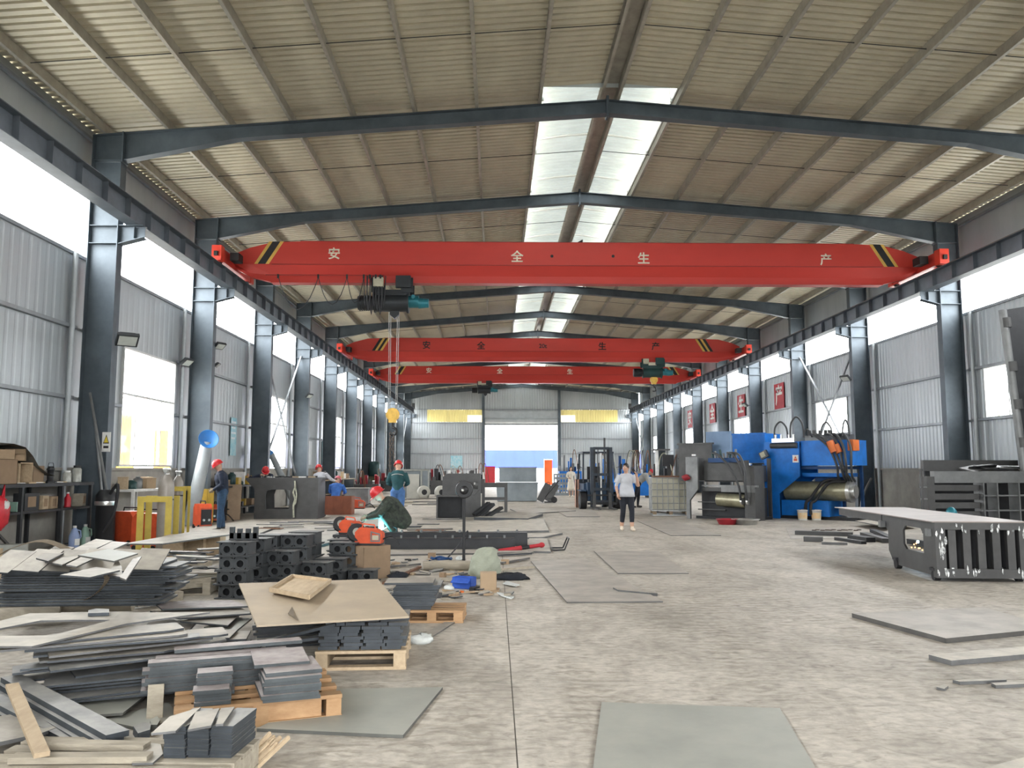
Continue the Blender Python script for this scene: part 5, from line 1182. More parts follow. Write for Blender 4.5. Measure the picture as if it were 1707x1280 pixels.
pts = [(-.75, -.02), (-.3, .05), (.2, .08), (.55, .03), (.8, -.12), (1.0, -.3), (1.3, -.42), (1.55, -.46)]
vs = []
for y, z in pts: vs += [(-.3, y, z + .02), (.0, y, z), (.24, y, z - .02)]
n = len(pts); fs = [(3 * i + k, 3 * i + 3 + k, 3 * i + 4 + k, 3 * i + 1 + k) for i in range(n - 1) for k in (0, 1)]
vs2 = [(a, b, c_ + .012) for a, b, c_ in vs]; MB().add(vs, fs).add(vs2, fs).build('sheet', 'tarp', t)
t = thing('lantern', 'small dark lantern on the shelf rack', 'lantern', (-8.25, 15.55, 1.252)); MB().lathe([(.07, 0), (.075, .03), (.055, .05), (.055, .22), (.075, .24), (.04, .3)], n=12).build('body', 'black', t); MB().tube([(-.06, 0, .26), (-.04, 0, .36), (.04, 0, .36), (.06, 0, .26)], .006, 5).build('bail', 'black', t)
for lb, y, r, h in (('squat glass jar with white lid on the rack', 16.05, .075, .22), ('tall glass jar with dark lid on the rack end', 16.42, .085, .32)):
    t = thing('glass_jar', lb, 'jar', (-8.2, y, 1.252), 0, 'jars on the rack'); MB().lathe([(r, 0), (r, h * .75), (r * .75, h * .85)], n=14).build('jar', 'jar_glass', t); MB().lathe([(r * .78, h * .85), (r * .78, h)], n=14).build('lid', 'paint_white' if r < .08 else 'black', t)
t = thing('clutter_strip', 'scattered papers and rods lying along the rack top', 'papers', (-8.1, 15.0, 1.252))
for i in range(9): MB().box((J(.12), -.7 + .18 * i, .012), (.16, .12, .012 + .008 * (i % 3)), J(1.0)).build('paper', rr.choice(['paint_white', 'box_brown', 'dark_steel', 'wood_pale']), t)
for lb, y, w, h, m in (('small framed wooden block on the middle shelf', 15.2, .2, .24, 'wood_pale'), ('second wooden block on the middle shelf', 15.5, .22, .22, 'cardboard'), ('pale green packet on the middle shelf', 14.35, .1, .16, 'jug_green'), ('dark metal case on the middle shelf', 14.75, .45, .3, 'dark_steel'), ('narrow wooden frame at the end of the middle shelf', 16.6, .14, .24, 'wood_grey')):
    t = thing('shelf_item', lb, 'box', (-8.22, y, .782)); MB().bb(-.1, .1, -w / 2, w / 2, 0, h).build('body', m, t); MB().bb(.1, .104, -w * .28, w * .28, h * .2, h * .8).build('front_recess', 'box_brown', t)
t = thing('red_bottle', 'red bottle on the middle shelf', 'bottle', (-8.2, 16.12, .782)); MB().lathe([(.06, 0), (.06, .17), (.025, .22), (.025, .26)], n=12).build('bottle', 'bag_red', t); MB().lathe([(.028, .25), (.028, .28)], n=10).build('cap', 'paint_white', t)
t = thing('red_bag', 'glossy red shopping bag hanging on the rack corner', 'bag', (-7.86, 13.35, .58))
MB().blob((0, 0, .22), (.10, .27, .27), 16, 10, .08, random.Random(8)).build('bag', 'bag_red', t)
for y in (-.08, .08): MB().tube([(0, y - .04, .42), (.02, y, .66), (0, y + .04, .42)], .014, 6).build('handle', 'bag_red', t)
MB().blob((.07, .06, .34), (.04, .1, .08), 8, 6, .2, random.Random(9)).build('white_wrap', 'plastic_white', t)
for lb, px, m in (('pale blue detergent jug under the rack', 124, 'jug_blue'), ('pale green detergent jug under the rack', 142, 'jug_green')):
    p = WX(px, 890, -8.0); t = thing('plastic_jug', lb, 'jug', (p.x, p.y, 0), R(60), 'jugs under the rack')
    MB().lathe([(.085, 0), (.095, .02), (.095, .24), (.05, .36), (.03, .39)], n=14).build('bottle', m, t); MB().lathe([(.034, .39), (.034, .43)], n=10).build('cap', 'paint_white', t)
    MB().tube([(.04, 0, .35), (.12, 0, .33), (.135, 0, .22), (.09, 0, .16)], .015, 6).build('handle', m, t); MB().box((0, -.096, .13), (.1, .006, .12)).build('label', 'paint_white', t)
t = thing('electrical_box', 'grey electrical box with yellow warning triangle under the rack', 'electrical box', (-7.75, 13.65, 0), R(25)); MB().bb(-.19, .19, -.1, .1, 0, .30).build('case', 'elec_grey', t)
MB().prism([(-.06, .12), (.06, .12), (0, .22)], 0, .003, Matrix.Translation((-.05, -.1, 0)) @ XZ).build('triangle', 'warn_yellow', t); MB().bb(.06, .14, -.104, -.1, .1, .12).build('scribble', 'black', t)
carton('pale wooden crate at the left frame edge', -6.9, 11.4, 0, .4, .3, .42, 'wood_pale', R(10), False, 'wooden_crate')
# rods leaning on the nearest column
for i, (a, b) in enumerate(((D(150, 655, 16.95), D(178, 818, 16.4)), (D(158, 700, 16.9), Vector((-7.72, 16.78, .03))))):
    tag(MB().tube([Vector(), b - a], .028, 8).build('leaning_pipe', 'raw_steel_light', None, a), ('long', 'short')[i] + ' steel pipe leaning on the nearest left column', 'pipe', 'pipes on the nearest column')
t = thing('vacuum_drum', 'black drum vacuum cleaner beside the nearest left column', 'vacuum cleaner', (-7.62, 16.45, 0)); MB().lathe([(.16, 0), (.18, .05), (.18, .78), (.2, .8)], n=18).build('tank', 'black', t); MB().lathe([(.205, .8), (.21, .84), (.205, .88)], n=18).build('chrome_band', 'bright_steel', t); MB().lathe([(.2, .88), (.19, 1.0), (.12, 1.1)], n=18).build('motor_head', 'black', t)
hose(t, [(.1, -.1, 1.0), (.3, -.2, 1.2), (.28, -.25, .7), (.1, -.3, .3)], .03, 'rubber', 'suction_hose')
# bench with clutter under the tall window
def bench(label, x, y, w, d, h, m='wood_old'):
    t = thing('work_bench', label, 'bench', (x, y, 0), 0, 'benches along the left wall'); MB().bb(-w / 2, w / 2, -d / 2, d / 2, h - .05, h).build('bench_top', m, t)
    for sx in (-1, 1):
        for sy in (-1, 1): MB().bb(sx * (w / 2 - .04) - .03, sx * (w / 2 - .04) + .03, sy * (d / 2 - .05) - .03, sy * (d / 2 - .05) + .03, 0, h - .05).build('leg', m, t)
    MB().bb(-w / 2 + .05, w / 2 - .05, -d / 2 + .05, d / 2 - .05, .3, .33).build('lower_shelf', m, t); return t
bench('low bench with white top under the tall window', -8.3, 19.3, .7, 1.7, 1.05, 'paint_white')
bench('long dark bench past the second left column', -8.25, 26.6, .75, 4.2, 1.0, 'dark_steel')
bench('bench beside the white wall poster', -8.25, 38.6, .75, 4.2, 1.0, 'wood_old')
bench('bench further along the left wall', -8.25, 44.6, .75, 4.2, 1.0, 'wood_grey')
rd = random.Random(51)
k = 0
for (y0, y1, n, z, xo) in ((18.6, 20.1, 5, 1.052, 0), (24.8, 28.4, 11, 1.002, 0), (36.8, 40.4, 9, 1.002, 0), (42.8, 46.4, 8, 1.002, 0), (25.0, 28.2, 6, .33, .02), (18.7, 20, 3, .33, 0)):
    for i in range(n):
        y = y0 + (y1 - y0) * (i + .5) / n; w = rd.uniform(.16, .32); h = rd.uniform(.12, .42 if z > .9 else .28); m = rd.choice(['cardboard', 'box_brown', 'wood_pale', 'dark_steel', 'elec_grey', 'raw_steel_light', 'hoist_green', 'yellow_box', 'paint_white', 'bag_red'])
        nm = {'cardboard': 'tan carton', 'box_brown': 'brown carton', 'wood_pale': 'pale wooden box', 'dark_steel': 'dark metal case', 'elec_grey': 'grey case', 'raw_steel_light': 'steel canister', 'hoist_green': 'dark green can', 'yellow_box': 'yellow case', 'paint_white': 'white case', 'bag_red': 'red can'}[m]
        where = {18.6: 'on the white bench', 24.8: 'on the long dark bench', 36.8: 'on the bench by the white poster', 42.8: 'on the bench further along', 25.0: 'on the lower shelf of the dark bench', 18.7: 'on the lower shelf of the white bench'}[y0]
        t = thing('bench_item', '%s %s, %s from the near end' % (nm, where, ORD[i]), 'container', (-8.3 + rd.uniform(-.08, .12), y, z), rd.uniform(-.3, .3), 'containers on the benches')
        if m in ('raw_steel_light', 'hoist_green', 'bag_red'): MB().lathe([(w * .36, 0), (w * .38, .01), (w * .38, h * .8), (w * .2, h * .92), (w * .2, h)], n=12).build('can', m, t)
        else: MB().bb(-w / 2, w / 2, -w / 2, w / 2, 0, h).build('case', m, t); MB().bb(-w / 2 - .004, w / 2 + .004, -w / 2 - .004, w / 2 + .004, h - .03, h + .006).build('lid', m, t)
# gas cylinders and yellow stands
def gascyl(label, x, y, r, h):
    t = thing('gas_cylinder', label, 'gas cylinder', (x, y, 0), 0, 'gas cylinders'); MB().lathe([(r * .95, 0), (r, .03), (r, h * .78), (r * .93, h * .84), (r * .6, h * .9), (r * .3, h * .93)], n=20).build('bottle', 'cyl_gas', t)
    MB().lathe([(r * .34, h * .92), (r * .34, h * .95), (.02, h * .96), (.02, h)], n=10).build('neck', 'bright_steel', t)
    MB().cyl((-.07, 0, h * .985), (.07, 0, h * .985), .025, 8).cyl((0, -.09, h * .97), (0, 0, h * .97), .035, 10).build('valve', 'bright_steel', t)
    MB().lathe([(r * 1.01, h * .62), (r * 1.01, h * .64)], n=20).build('band', 'dark_steel', t)
p = G(268, 924); gascyl('tall grey gas cylinder in the yellow stand', p.x, p.y + .12, .135, 1.52)
gascyl('grey gas cylinder farther back beside the window', -7.05, 18.6, .115, 1.46)
def ystand(label, x, y, w, d, h, m, pw=.1):
    t = thing('cylinder_stand', label, 'stand', (x, y, 0), R(4), 'yellow cylinder stands')
    for sx in (-1, 1):
        for sy in (-1, 1): MB().bb(sx * w / 2 - pw / 2, sx * w / 2 + pw / 2, sy * d / 2 - .012, sy * d / 2 + .012, 0, h).build('post', m, t)
    for sy in (-1, 1): MB().bb(-w / 2 - pw / 2, w / 2 + pw / 2, sy * (d / 2 + .013) - .006, sy * (d / 2 + .013) + .006, h - .1, h).build('top_rail', m, t)
    for sx in (-1, 1): MB().bb(sx * w / 2 - .02, sx * w / 2 + .02, -d / 2, d / 2, .03, .09).build('base_rail', m, t)
ystand('large yellow stand around the tall gas cylinder', p.x - .12, p.y + .12, .48, .42, 1.02, 'yellow_paint', .11)
ystand('smaller yellow stand around the farther gas cylinder', -7.03, 18.62, .34, .36, 1.12, 'yellow_paint', .05)
# orange welding machines
def welder(label, x, y, rz, w, d, h, m='orange_red', z=0, group='orange welding machines'):
    t = thing('welding_machine', label, 'welding machine', (x, y, z), rz, group); b = .05
    MB().prism([(-d / 2, .06), (d / 2, .06), (d / 2, h - .1), (d / 2 - .08, h), (-d / 2 + .08, h), (-d / 2, h - .1)], -w / 2, w / 2, Matrix(((0, 0, 1, 0), (1, 0, 0, 0), (0, 1, 0, 0), (0, 0, 0, 1)))).build('case', m, t)
    MB().bb(-w / 2 + .02, w / 2 - .02, -d / 2 - .012, -d / 2, .1, h - .14).build('front_panel', 'black', t)
    for x_ in (-w * .22, w * .22): MB().cyl((x_, -d / 2 - .04, h * .35), (x_, -d / 2, h * .35), .03, 10).build('socket', 'bright_steel', t)
    MB().tube([(0, -d / 2 + .08, h), (0, -d / 2 + .1, h + .07), (0, d / 2 - .1, h + .07), (0, d / 2 - .08, h)], .014, 6).build('handle', 'black', t)
    for x_ in (-w / 2, w / 2):
        for y_ in (-d / 2 + .08, d / 2 - .08): MB().cyl((x_ - .02, y_, .05), (x_ + .02, y_, .05), .05, 12).build('wheel', 'rubber', t)
    for i in range(5): MB().bb(w / 2, w / 2 + .004, -d * .3, d * .3, h * (.25 + .09 * i), h * (.25 + .09 * i) + .012).build('vent_slot', 'black', t)
    return t
welder('large red-orange welding machine left of the yellow stand', -7.35, 16.95, R(60), .36, .6, .66)
welder('red-orange welding machine behind the yellow stand', -6.45, 15.75, R(75), .34, .56, .68)
welder('dark orange welding machine beside the yellow cabinet', -7.5, 21.5, R(40), .3, .5, .62)
welder('small welding machine behind the standing worker', -8.05, 24.1, R(30), .3, .45, .5)
def feeder(label, p, rz, sc=1.0, m='orange'):
    t = thing('wire_feeder', label, 'wire feeder', p, rz, 'orange welding wire feeders')
    def S(mb): mb.v = [tuple(c_ * sc for c_ in v) for v in mb.v]; return mb
    S(xz(MB(), [(-.2, .03), (.26, .03), (.28, .1), (.28, .2), (.2, .27), (-.12, .3), (-.2, .22)], -.09, .09)).build('case', m, t)
    S(MB().frame([(.08, .06), (.25, .06), (.25, .2), (.08, .24)], [(.10, .08), (.23, .08), (.23, .18), (.10, .215)], .091, .10, XZ)).build('side_frame', 'raw_steel_light', t); S(MB().bb(.11, .22, -.094, -.09, .09, .17)).build('gear_plate', 'box_cream', t)
    s = S(MB().lathe([(.16, -.05), (.16, -.04), (.06, -.035), (.06, .035), (.16, .04), (.16, .05)], (-.2, 0, .2), 22, Matrix.Rotation(R(65), 3, 'X') @ Matrix.Rotation(R(25), 3, 'Y'))).build('wire_spool', 'black', t)
    S(MB().lathe([(.075, -.056), (.075, .056)], (-.2, 0, .2), 16, Matrix.Rotation(R(65), 3, 'X') @ Matrix.Rotation(R(25), 3, 'Y'))).build('spool_hub', 'bright_steel', s)
    S(MB().tube([(-.1, 0, .29), (-.08, 0, .36), (.12, 0, .34), (.14, 0, .27)], .014, 6)).build('handle', m, t)
    S(MB().bb(-.2, .26, -.1, .1, 0, .03)).build('base', 'black', t)
    hose(t, [Vector((.28, 0, .1)) * sc, Vector((.45, -.05, .16)) * sc, Vector((.6, -.1, .02)) * sc], .014 * sc, 'rubber', 'torch_cable')
    return t
feeder('bright orange wire feeder on the floor by the standing worker', G(341, 870), R(10), 1.35, 'orange')
carton('worn brown cardboard box carrying the near orange wire feeder', -1.78, 11.75, 0, .44, .44, .44, 'box_brown', R(42), False)
feeder('orange wire feeder with black spool on the worn cardboard box', (-1.79, 11.72, .452), R(-8), .80, 'orange_red')
t = thing('steel_stool', 'low dark stool under the rear orange wire feeder', 'stool', (-2.28, 13.05, 0)); MB().bb(-.22, .22, -.18, .18, .46, .5).build('seat', 'dark_steel', t)
for sx in (-1, 1):
    for sy in (-1, 1): MB().bb(sx * .19 - .015, sx * .19 + .015, sy * .15 - .015, sy * .15 + .015, 0, .46).build('leg', 'dark_steel', t)
feeder('orange wire feeder on the low stool behind the near one', (-2.28, 13.05, .502), R(-12), .72, 'orange_red')
feeder('small orange wire feeder past the rust-red crate', G(594, 848), R(0), 1.2, 'orange_red')
carton('tall yellow cabinet behind the standing worker', -8.2, 23.3, 0, .55, .55, .95, 'yellow_box', 0, False, 'yellow_cabinet')
t = thing('plywood_panel', 'brown plywood panel standing before the dark bench', 'panel', (-7.7, 24.95, 0), R(0)); t.rotation_euler = (R(-6), 0, R(4)); MB().bb(-.28, .1, -.01, .01, 0, 1.05).build('panel', 'board_tan', t)
# fume hood with blue bell
def hood(label, base, top, r, m, bell_r, bdir):
    t = thing('fume_hood', label, 'fume hood', base, 0, 'fume extraction arms'); tp = Vector(top) - Vector(base)
    MB().tube([Vector(), tp * .55, tp], [r * 1.05, r, r * .9], 16).build('duct', 'duct_grey' if m == 'hood_blue' else 'rust', t)
    rot = Vector((0, 0, 1)).rotation_difference(Vector(bdir).normalized()).to_matrix()
    MB().lathe([(r * .9, -.02), (r * 1.0, .04), (bell_r * .7, .12), (bell_r, .22), (bell_r * 1.03, .24), (bell_r * .96, .225), (bell_r * .55, .12), (.02, .1)], tp, 22, rot).build('bell', m, t)
hood('grey fume duct with a blue bell above the standing worker', (-8.15, 22.4, 0), D(345, 737, 22.6), .17, 'hood_blue', .26, (.45, -.8, .35))
hood('brown fume arm with a blue collar behind the steel housing', (-7.2, 30.5, .0), D(452, 757, 30.5), .12, 'hood_blue', .16, (-.6, -.3, .5))
# welding platform on crates
gplate('platform_plate', 'long pale plate forming a low welding platform on crates', None, [(205, 906), (330, 884), (395, 889), (270, 906)], .40, .02, 'plate_pale')
for i, (px, py) in enumerate(((290, 930), (322, 928), (350, 926))):
    a = G(px, py); carton('%s wooden crate from the stand under the welding platform' % ORD[i], a.x - .05, a.y + .25, 0, .36, .4, .36, 'wood_pale', R(4), False, 'wooden_crate')
for i, (a, b) in enumerate(((G(236, 944, .05), G(340, 926, .05)),)): tag(MB().bar(Vector(), b - a, .1, .05).build('angle_strip', 'plate_pale', None, a), 'pale steel strip lying before the wooden crates', 'steel strip')

# ------------------------------------------------------------------ steel housings in the middle
def housing(label, p0, w, h, dep, outer, inner, rz=0):
    t = thing('press_housing', label, 'steel housing', p0, rz, 'unpainted steel press housings')
    for y in (0, dep): MB().frame(outer, inner, -.03, 0, Matrix.Translation((0, y, 0)) @ XZ).build('side_plate', 'raw_steel', t)
    MB().bb(w - .05, w, .03, dep - .0, 0, h).build('end_plate', 'dark_steel', t)
    MB().bb(.2, w - .05, .03, dep, h - .05, h).build('top_plate', 'raw_steel', t); MB().bb(.2, w - .05, .03, dep, .0, .05).build('floor_plate', 'raw_steel', t)
    return t
a = G(423, 865); W_, H_ = 1.92, 1.24
o_ = [(0, 0), (W_, 0), (W_, H_), (.6, H_), (-.28, H_), (-.28, H_ - .06), (0, H_ - .35)]
i_ = [(.35, .30), (1.05, .30), (1.08, .85), (1.0, .88), (.5, .88), (.38, .85), (.33, .7)]
h1_ = housing('long unpainted steel housing with a square window behind the standing worker', a, W_, H_, 1.0, o_, i_)
t = thing('rope_sling', 'knotted pale rope hanging on the front of the long steel housing', 'rope', a + Vector((1.22, -.08, 0)))
MB().tube(smooth([(0, 0, 1.15), (.02, -.02, .95), (-.03, -.01, .8), (.03, -.02, .6), (-.02, 0, .42), (0, 0, .05)]), .028, 7).build('rope', 'rope_pale', t); MB().tube(smooth([(.02, 0, .95), (.07, -.02, .75), (.05, -.02, .5), (0, 0, .42)]), .022, 6).build('rope_loop', 'rope_pale', t)
rd = random.Random(61)
for i in range(7):
    t = thing('hand_tool', '%s small tool from the left lying on the long steel housing' % ORD[i], 'tool', a + Vector((.1 + .26 * i, .3 + rd.uniform(-.15, .15), H_)), rd.uniform(0, 3)); MB().bb(-.12, .12, -.02, .02, 0, .04).build('handle', rd.choice(['paint_white', 'black', 'wood_pale']), t); MB().bb(.1, .16, -.05, .05, 0, .06).build('head', 'raw_steel', t)
b0 = G(737, 862)
o_ = [(0, 0), (1.2, 0), (1.2, 1.36), (.16, 1.36), (0, 1.25), (0, .7)]; i_ = [(.46, .86), (1.12, .86), (1.12, 1.12), (.52, 1.12), (.46, 1.06), (.46, .95)]
housing('dark steel press housing with a slot window in the middle of the hall', b0, 1.2, 1.36, .8, o_, i_)
o_ = [(0, 0), (.85, 0), (.85, 1.05), (0, 1.05)]; i_ = [(.1, .1), (.75, .1), (.75, .9), (.1, .9)]
t = housing('square steel end frame beside the slot-window housing', G(803, 858), .85, 1.05, .25, o_, i_)
MB().bb(.1, .75, -.0, .03, .48, .58).build('cross_bar', 'raw_steel', t)
t = thing('steel_box_frame', 'low open steel box frame before the slot-window housing', 'steel frame', G(727, 866))
for x_ in (0, .78): MB().bb(x_, x_ + .05, 0, .5, 0, .72).build('end_plate', 'raw_steel', t)
MB().bb(.05, .78, .0, .5, .67, .72).build('top_plate', 'raw_steel', t); MB().bb(.05, .78, .45, .5, 0, .67).build('back_plate', 'dark_steel', t); MB().bb(.05, .78, 0, .5, .0, .04).build('bottom_plate', 'raw_steel', t)
for i, (a, b) in enumerate(((D(790, 858, 25.6), D(815, 838, 25.9)), (D(798, 862, 25.4), D(822, 840, 25.8)), (D(810, 862, 25.3), D(836, 846, 25.7)))):
    tag(MB().bar(Vector(), b - a, .16, .08).build('leaning_beam', 'dark_steel', None, a), '%s dark beam leaning by the square end frame' % ORD[i], 'steel beam', 'beams leaning by the end frame')
# rusty crate, grey chest
t = thing('rusty_crate', 'rust-red steel crate before the seated worker in blue', 'crate', G(536, 858)); 
for a_ in ((0, .98, 0, .03), (0, .98, .57, .6), (0, .03, .03, .57), (.95, .98, .03, .57)): MB().bb(*a_, 0, .6).build('side', 'rust_red', t)
for x_ in (.02, .33, .64, .92): MB().bb(x_, x_ + .05, -.02, 0, 0, .62).build('rib', 'rust_red', t)
MB().bb(.03, .95, .03, .57, .3, .33).build('floor', 'rust', t)
t = thing('steel_chest', 'grey steel chest behind the small wire feeder', 'chest', G(574, 846)); MB().bb(0, .92, 0, .7, 0, .72).build('body', 'raw_steel_light', t); MB().bb(-.02, .94, -.02, .72, .72, .76).build('lid', 'plate_pale', t)

# ------------------------------------------------------------------ heavy beams, jack, stand
def hbeam(label, x0, x1, y, z, h, w, m='dark_steel', bolts=True):
    t = thing('steel_h_beam', label, 'steel beam', (x0, y, z), R(0), 'heavy beams on the floor'); L_ = x1 - x0
    MB().bb(0, L_, -w / 2, w / 2, 0, .018).build('lower_flange', m, t); MB().bb(0, L_, -w / 2, w / 2, h - .018, h).build('upper_flange', m, t); MB().bb(0, L_, -.012, .012, .018, h - .018).build('web', m, t)
    MB().bb(0, L_, -w / 2 - .012, -w / 2, .02, h - .02).build('side_plate', m, t)
    if bolts:
        for i in range(9): MB().cyl((.3 + i * (L_ - .5) / 8, -.03, h), (.3 + i * (L_ - .5) / 8, -.03, h + .05), .022, 8).build('bolt', 'raw_steel_light', t)
    return t
hbeam('long dark beam with bolts in front of the crouching welder', -2.75, .36, 15.95, 0, .20, .3)
hbeam('rear dark beam behind the bolted one', -2.9, .62, 16.55, 0, .26, .28)
gplate('floor_strip', 'long pale strip in front of the bolted beam', None, [(585, 925), (590, 921), (885, 917), (890, 920)], .03, .03, 'plate_floor')
t = thing('hydraulic_jack', 'red hydraulic jack cylinder lying by the bolted beam end', 'jack', D(832, 919, 15.3)); e_ = D(905, 908, 15.6) - t.location
MB().tube([Vector(), e_ * .5], .045, 14).build('cylinder', 'sign_red', t); MB().tube([e_ * .5, e_ * .68], .035, 12).build('rod', 'black', t); MB().tube([e_ * .68, e_ * .95], .035, 12).build('rod_end', 'sign_red', t); MB().blob(e_ * .97, (.06, .04, .05), 10, 7).build('eye', 'sign_red', t)
t = thing('roller_stand', 'black pole stand with a round ball head beside the sack', 'stand', G(773, 943)); MB().lathe([(.16, 0), (.16, .015), (.04, .03)], n=18).build('base', 'black', t); MB().cyl((0, 0, .02), (0, 0, 1.10), .024, 10).build('pole', 'black', t)
MB().lathe([(.13, -.03), (.14, 0), (.13, .03)], (0, 0, 1.18), 22, Matrix.Rotation(R(80), 3, 'X')).build('head_ring', 'black', t); MB().blob((0, -.03, 1.17), .07, 12, 8).build('ball', 'black', t); MB().blob((-.02, -.10, 1.17), .025, 8, 6).build('ball_highlight', 'bright_steel', t); MB().tube([(.05, 0, 1.12), (.16, -.03, 1.1), (.24, 0, 1.18)], .012, 6).build('lever', 'raw_steel', t)  # bright bead on the ball stands in for a highlight
t = thing('wire_trolley', 'small wire-frame trolley lying past the pinkish plate', 'trolley', G(922, 919))
for a_, b_ in (((0, 0, .02), (.22, .1, .02)), ((0, .5, .02), (.22, .5, .02)), ((0, 0, .02), (0, .5, .02)), ((.22, .1, .02), (.3, .1, .22)), ((.22, .5, .02), (.3, .45, .22)), ((.3, .1, .22), (.3, .45, .22))): MB().tube([a_, b_], .014, 6).build('bar', 'dark_steel', t)

# ------------------------------------------------------------------ rubbish heap
t = thing('woven_sack', 'bulging pale green woven sack by the pole stand', 'sack', G(806, 962)); MB().lathe([(.15, 0), (.205, .03), (.215, .08), (.215, .13), (.205, .18), (.19, .23), (.175, .28), (.16, .32), (.145, .36), (.12, .39), (.07, .41)], n=36).build('sack', 'sack', t)
sk = t.children[0].data
for v in sk.vertices:
    a_ = math.atan2(v.co.y, v.co.x); f_ = 1 + .09 * math.sin(3 * a_ + v.co.z * 14) + .07 * math.sin(8 * a_ - v.co.z * 40) + .05 * math.sin(v.co.z * 90 + 2 * a_); v.co.x *= f_; v.co.y *= f_; v.co.x += .06 * (v.co.z / .4) ** 2
carton('open blue printed carton tipped in the rubbish heap', *G(774, 980), .26, .16, .14, 'box_blue', R(-25), True)
carton('small tan carton standing at the rubbish heap edge', *G(814, 985), .20, .16, .225, 'cardboard', R(2), False)
t = thing('black_cloth', 'crumpled black cloth on the floor behind the small tan carton', 'cloth', G(853, 966)); MB().blob((0, 0, .03), (.24, .12, .06), 16, 8, .25, random.Random(14)).build('cloth', 'cloth_black', t)
gplate('white_panel', 'white foam panel beside the black cloth', None, [(838, 972), (845, 968), (866, 974), (860, 976)], .03, .012, 'plastic_white', 'panel')
t = thing('floor_grate', 'dark slatted grate lying in the rubbish heap', 'grate', G(700, 972, .05), R(-18))
for i in range(8): MB().bb(-.22, .22, -.2 + .055 * i, -.165 + .055 * i, 0, .02).build('slat', 'dark_steel', t)
for x_ in (-.2, .2): MB().bb(x_ - .02, x_ + .02, -.2, .22, -.02, 0).build('frame', 'dark_steel', t)
t = thing('rolled_tarp', 'rolled brown tarp lying behind the rubbish heap', 'tarp', G(705, 951)); MB().tube([(0, 0, .07), (.35, .05, .075), (.72, .0, .07)], [.065, .075, .07], 12).build('roll', 'wood_grey', t)
t = thing('black_pouch', 'black tool pouch near the worn cardboard box', 'pouch', G(664, 968)); MB().blob((0, 0, .05), (.14, .09, .07), 12, 7, .2, random.Random(15)).build('pouch', 'cloth_black', t)
t = thing('cable_coil', 'tangled dark cable in front of the bolted beam', 'cable', G(735, 934)); MB().tube(smooth([(.18 * math.cos(q * 1.3), .12 * math.sin(q * 1.9), .03 + .02 * math.sin(q * 3)) for q in range(14)], 4), .014, 6).build('coil', 'mach_blue_dark', t)
hose(t, [(.1, .05, .03), (.3, .2, .25), (.42, .4, .45), (.4, .6, .3)], .012, 'cable', 'loose_end')
rd = random.Random(71)
names = [('plate_dusty', 'dusty flat scrap'), ('plate_pale', 'pale flat scrap'), ('cardboard', 'torn cardboard scrap'), ('wood_grey', 'grey wood scrap'), ('plate_blue', 'blue-grey scrap'), ('plastic_white', 'white plastic scrap'), ('box_brown', 'brown board scrap'), ('orange', 'orange scrap')]
cnt = {}; SCR = {}
for i in range(110):
    px = rd.uniform(645, 850) if i < 90 else rd.uniform(690, 770); py = rd.uniform(930, 995) if i < 90 else rd.uniform(985, 1000)
    if px > 790 and py < 975: continue
    m, nm = rd.choice(names[:5]) if i % 5 else rd.choice(names); cnt[nm] = cnt.get(nm, 0) + 1; w = rd.uniform(.04, .16)
    poly = [(w * rd.uniform(.7, 1.2) * math.cos(q), w * rd.uniform(.3, .6) * math.sin(q)) for q in [2 * math.pi * k_ / 5 for k_ in range(5)]]
    o = MB().prism(poly, 0, rd.uniform(.006, .02)).build('scrap_piece', m, None, G(px, py, .002 + .004 * (i % 6))); o.rotation_euler = (rd.uniform(-.12, .12), rd.uniform(-.12, .12), rd.uniform(0, 3))
    SCR.setdefault(nm, []).append((px, o))
for nm, L_ in SCR.items():
    for i, (px, o) in enumerate(sorted(L_, key=lambda q_: q_[0])): tag(o, '%s in the rubbish heap, %s counted from the worn cardboard box' % (nm, ORD[i]), 'scrap', 'rubbish heap: ' + nm)
for i, (a, b, w, m) in enumerate((((640, 972), (700, 945), .05, 'rust'), ((655, 985), (760, 990), .04, 'wood_grey'), ((830, 925), (885, 922), .09, 'plate_dusty'), ((835, 938), (880, 930), .08, 'plate_floor'), ((828, 950), (890, 945), .05, 'wood_grey'), ((640, 945), (700, 940), .06, 'plate_floor'), ((780, 945), (830, 940), .1, 'plate_dusty'))):
    A, B = G(*a, .03), G(*b, .03); tag(MB().bar(Vector(), B - A, w, .03).build('scrap_strip', m, None, A), '%s long strip from the worn box side of the rubbish heap' % ORD[i], 'scrap strip', 'strips in the rubbish heap')

junk = [('cardboard', 'crushed tan carton piece'), ('wood_pale', 'pale wooden block'), ('dark_steel', 'dark metal block'), ('box_brown', 'brown crushed box'), ('plastic_white', 'white crumpled wrap'), ('raw_steel', 'grey metal chunk')]
spots = [(662, 945), (688, 958), (716, 948), (738, 962), (748, 986), (728, 996), (700, 990), (752, 950), (680, 935), (720, 930), (765, 935), (668, 990), (842, 940), (860, 936), (790, 985), (760, 996), (640, 930), (655, 958)]
for i, (px, py) in enumerate(spots):
    m, nm = junk[i % 6]; q = random.Random(200 + i); w_ = q.uniform(.04, .09)
    t = thing('junk_piece', '%s in the rubbish heap, %s of its kind from the worn box' % (nm, ORD[i // 6]), 'rubbish', G(px, py), q.uniform(0, 3), 'bulky pieces in the rubbish heap')
    if i % 6 in (4,): MB().blob((0, 0, .035), (w_, w_ * .8, .045), 12, 7, .3, q).build('wrap', m, t)
    else:
        MB().prism([(-w_, -w_ * .6), (w_ * .8, -w_ * .7), (w_, w_ * .5), (0, w_ * .8), (-w_ * .9, w_ * .5)], 0, q.uniform(.03, .09)).build('block', m, t)

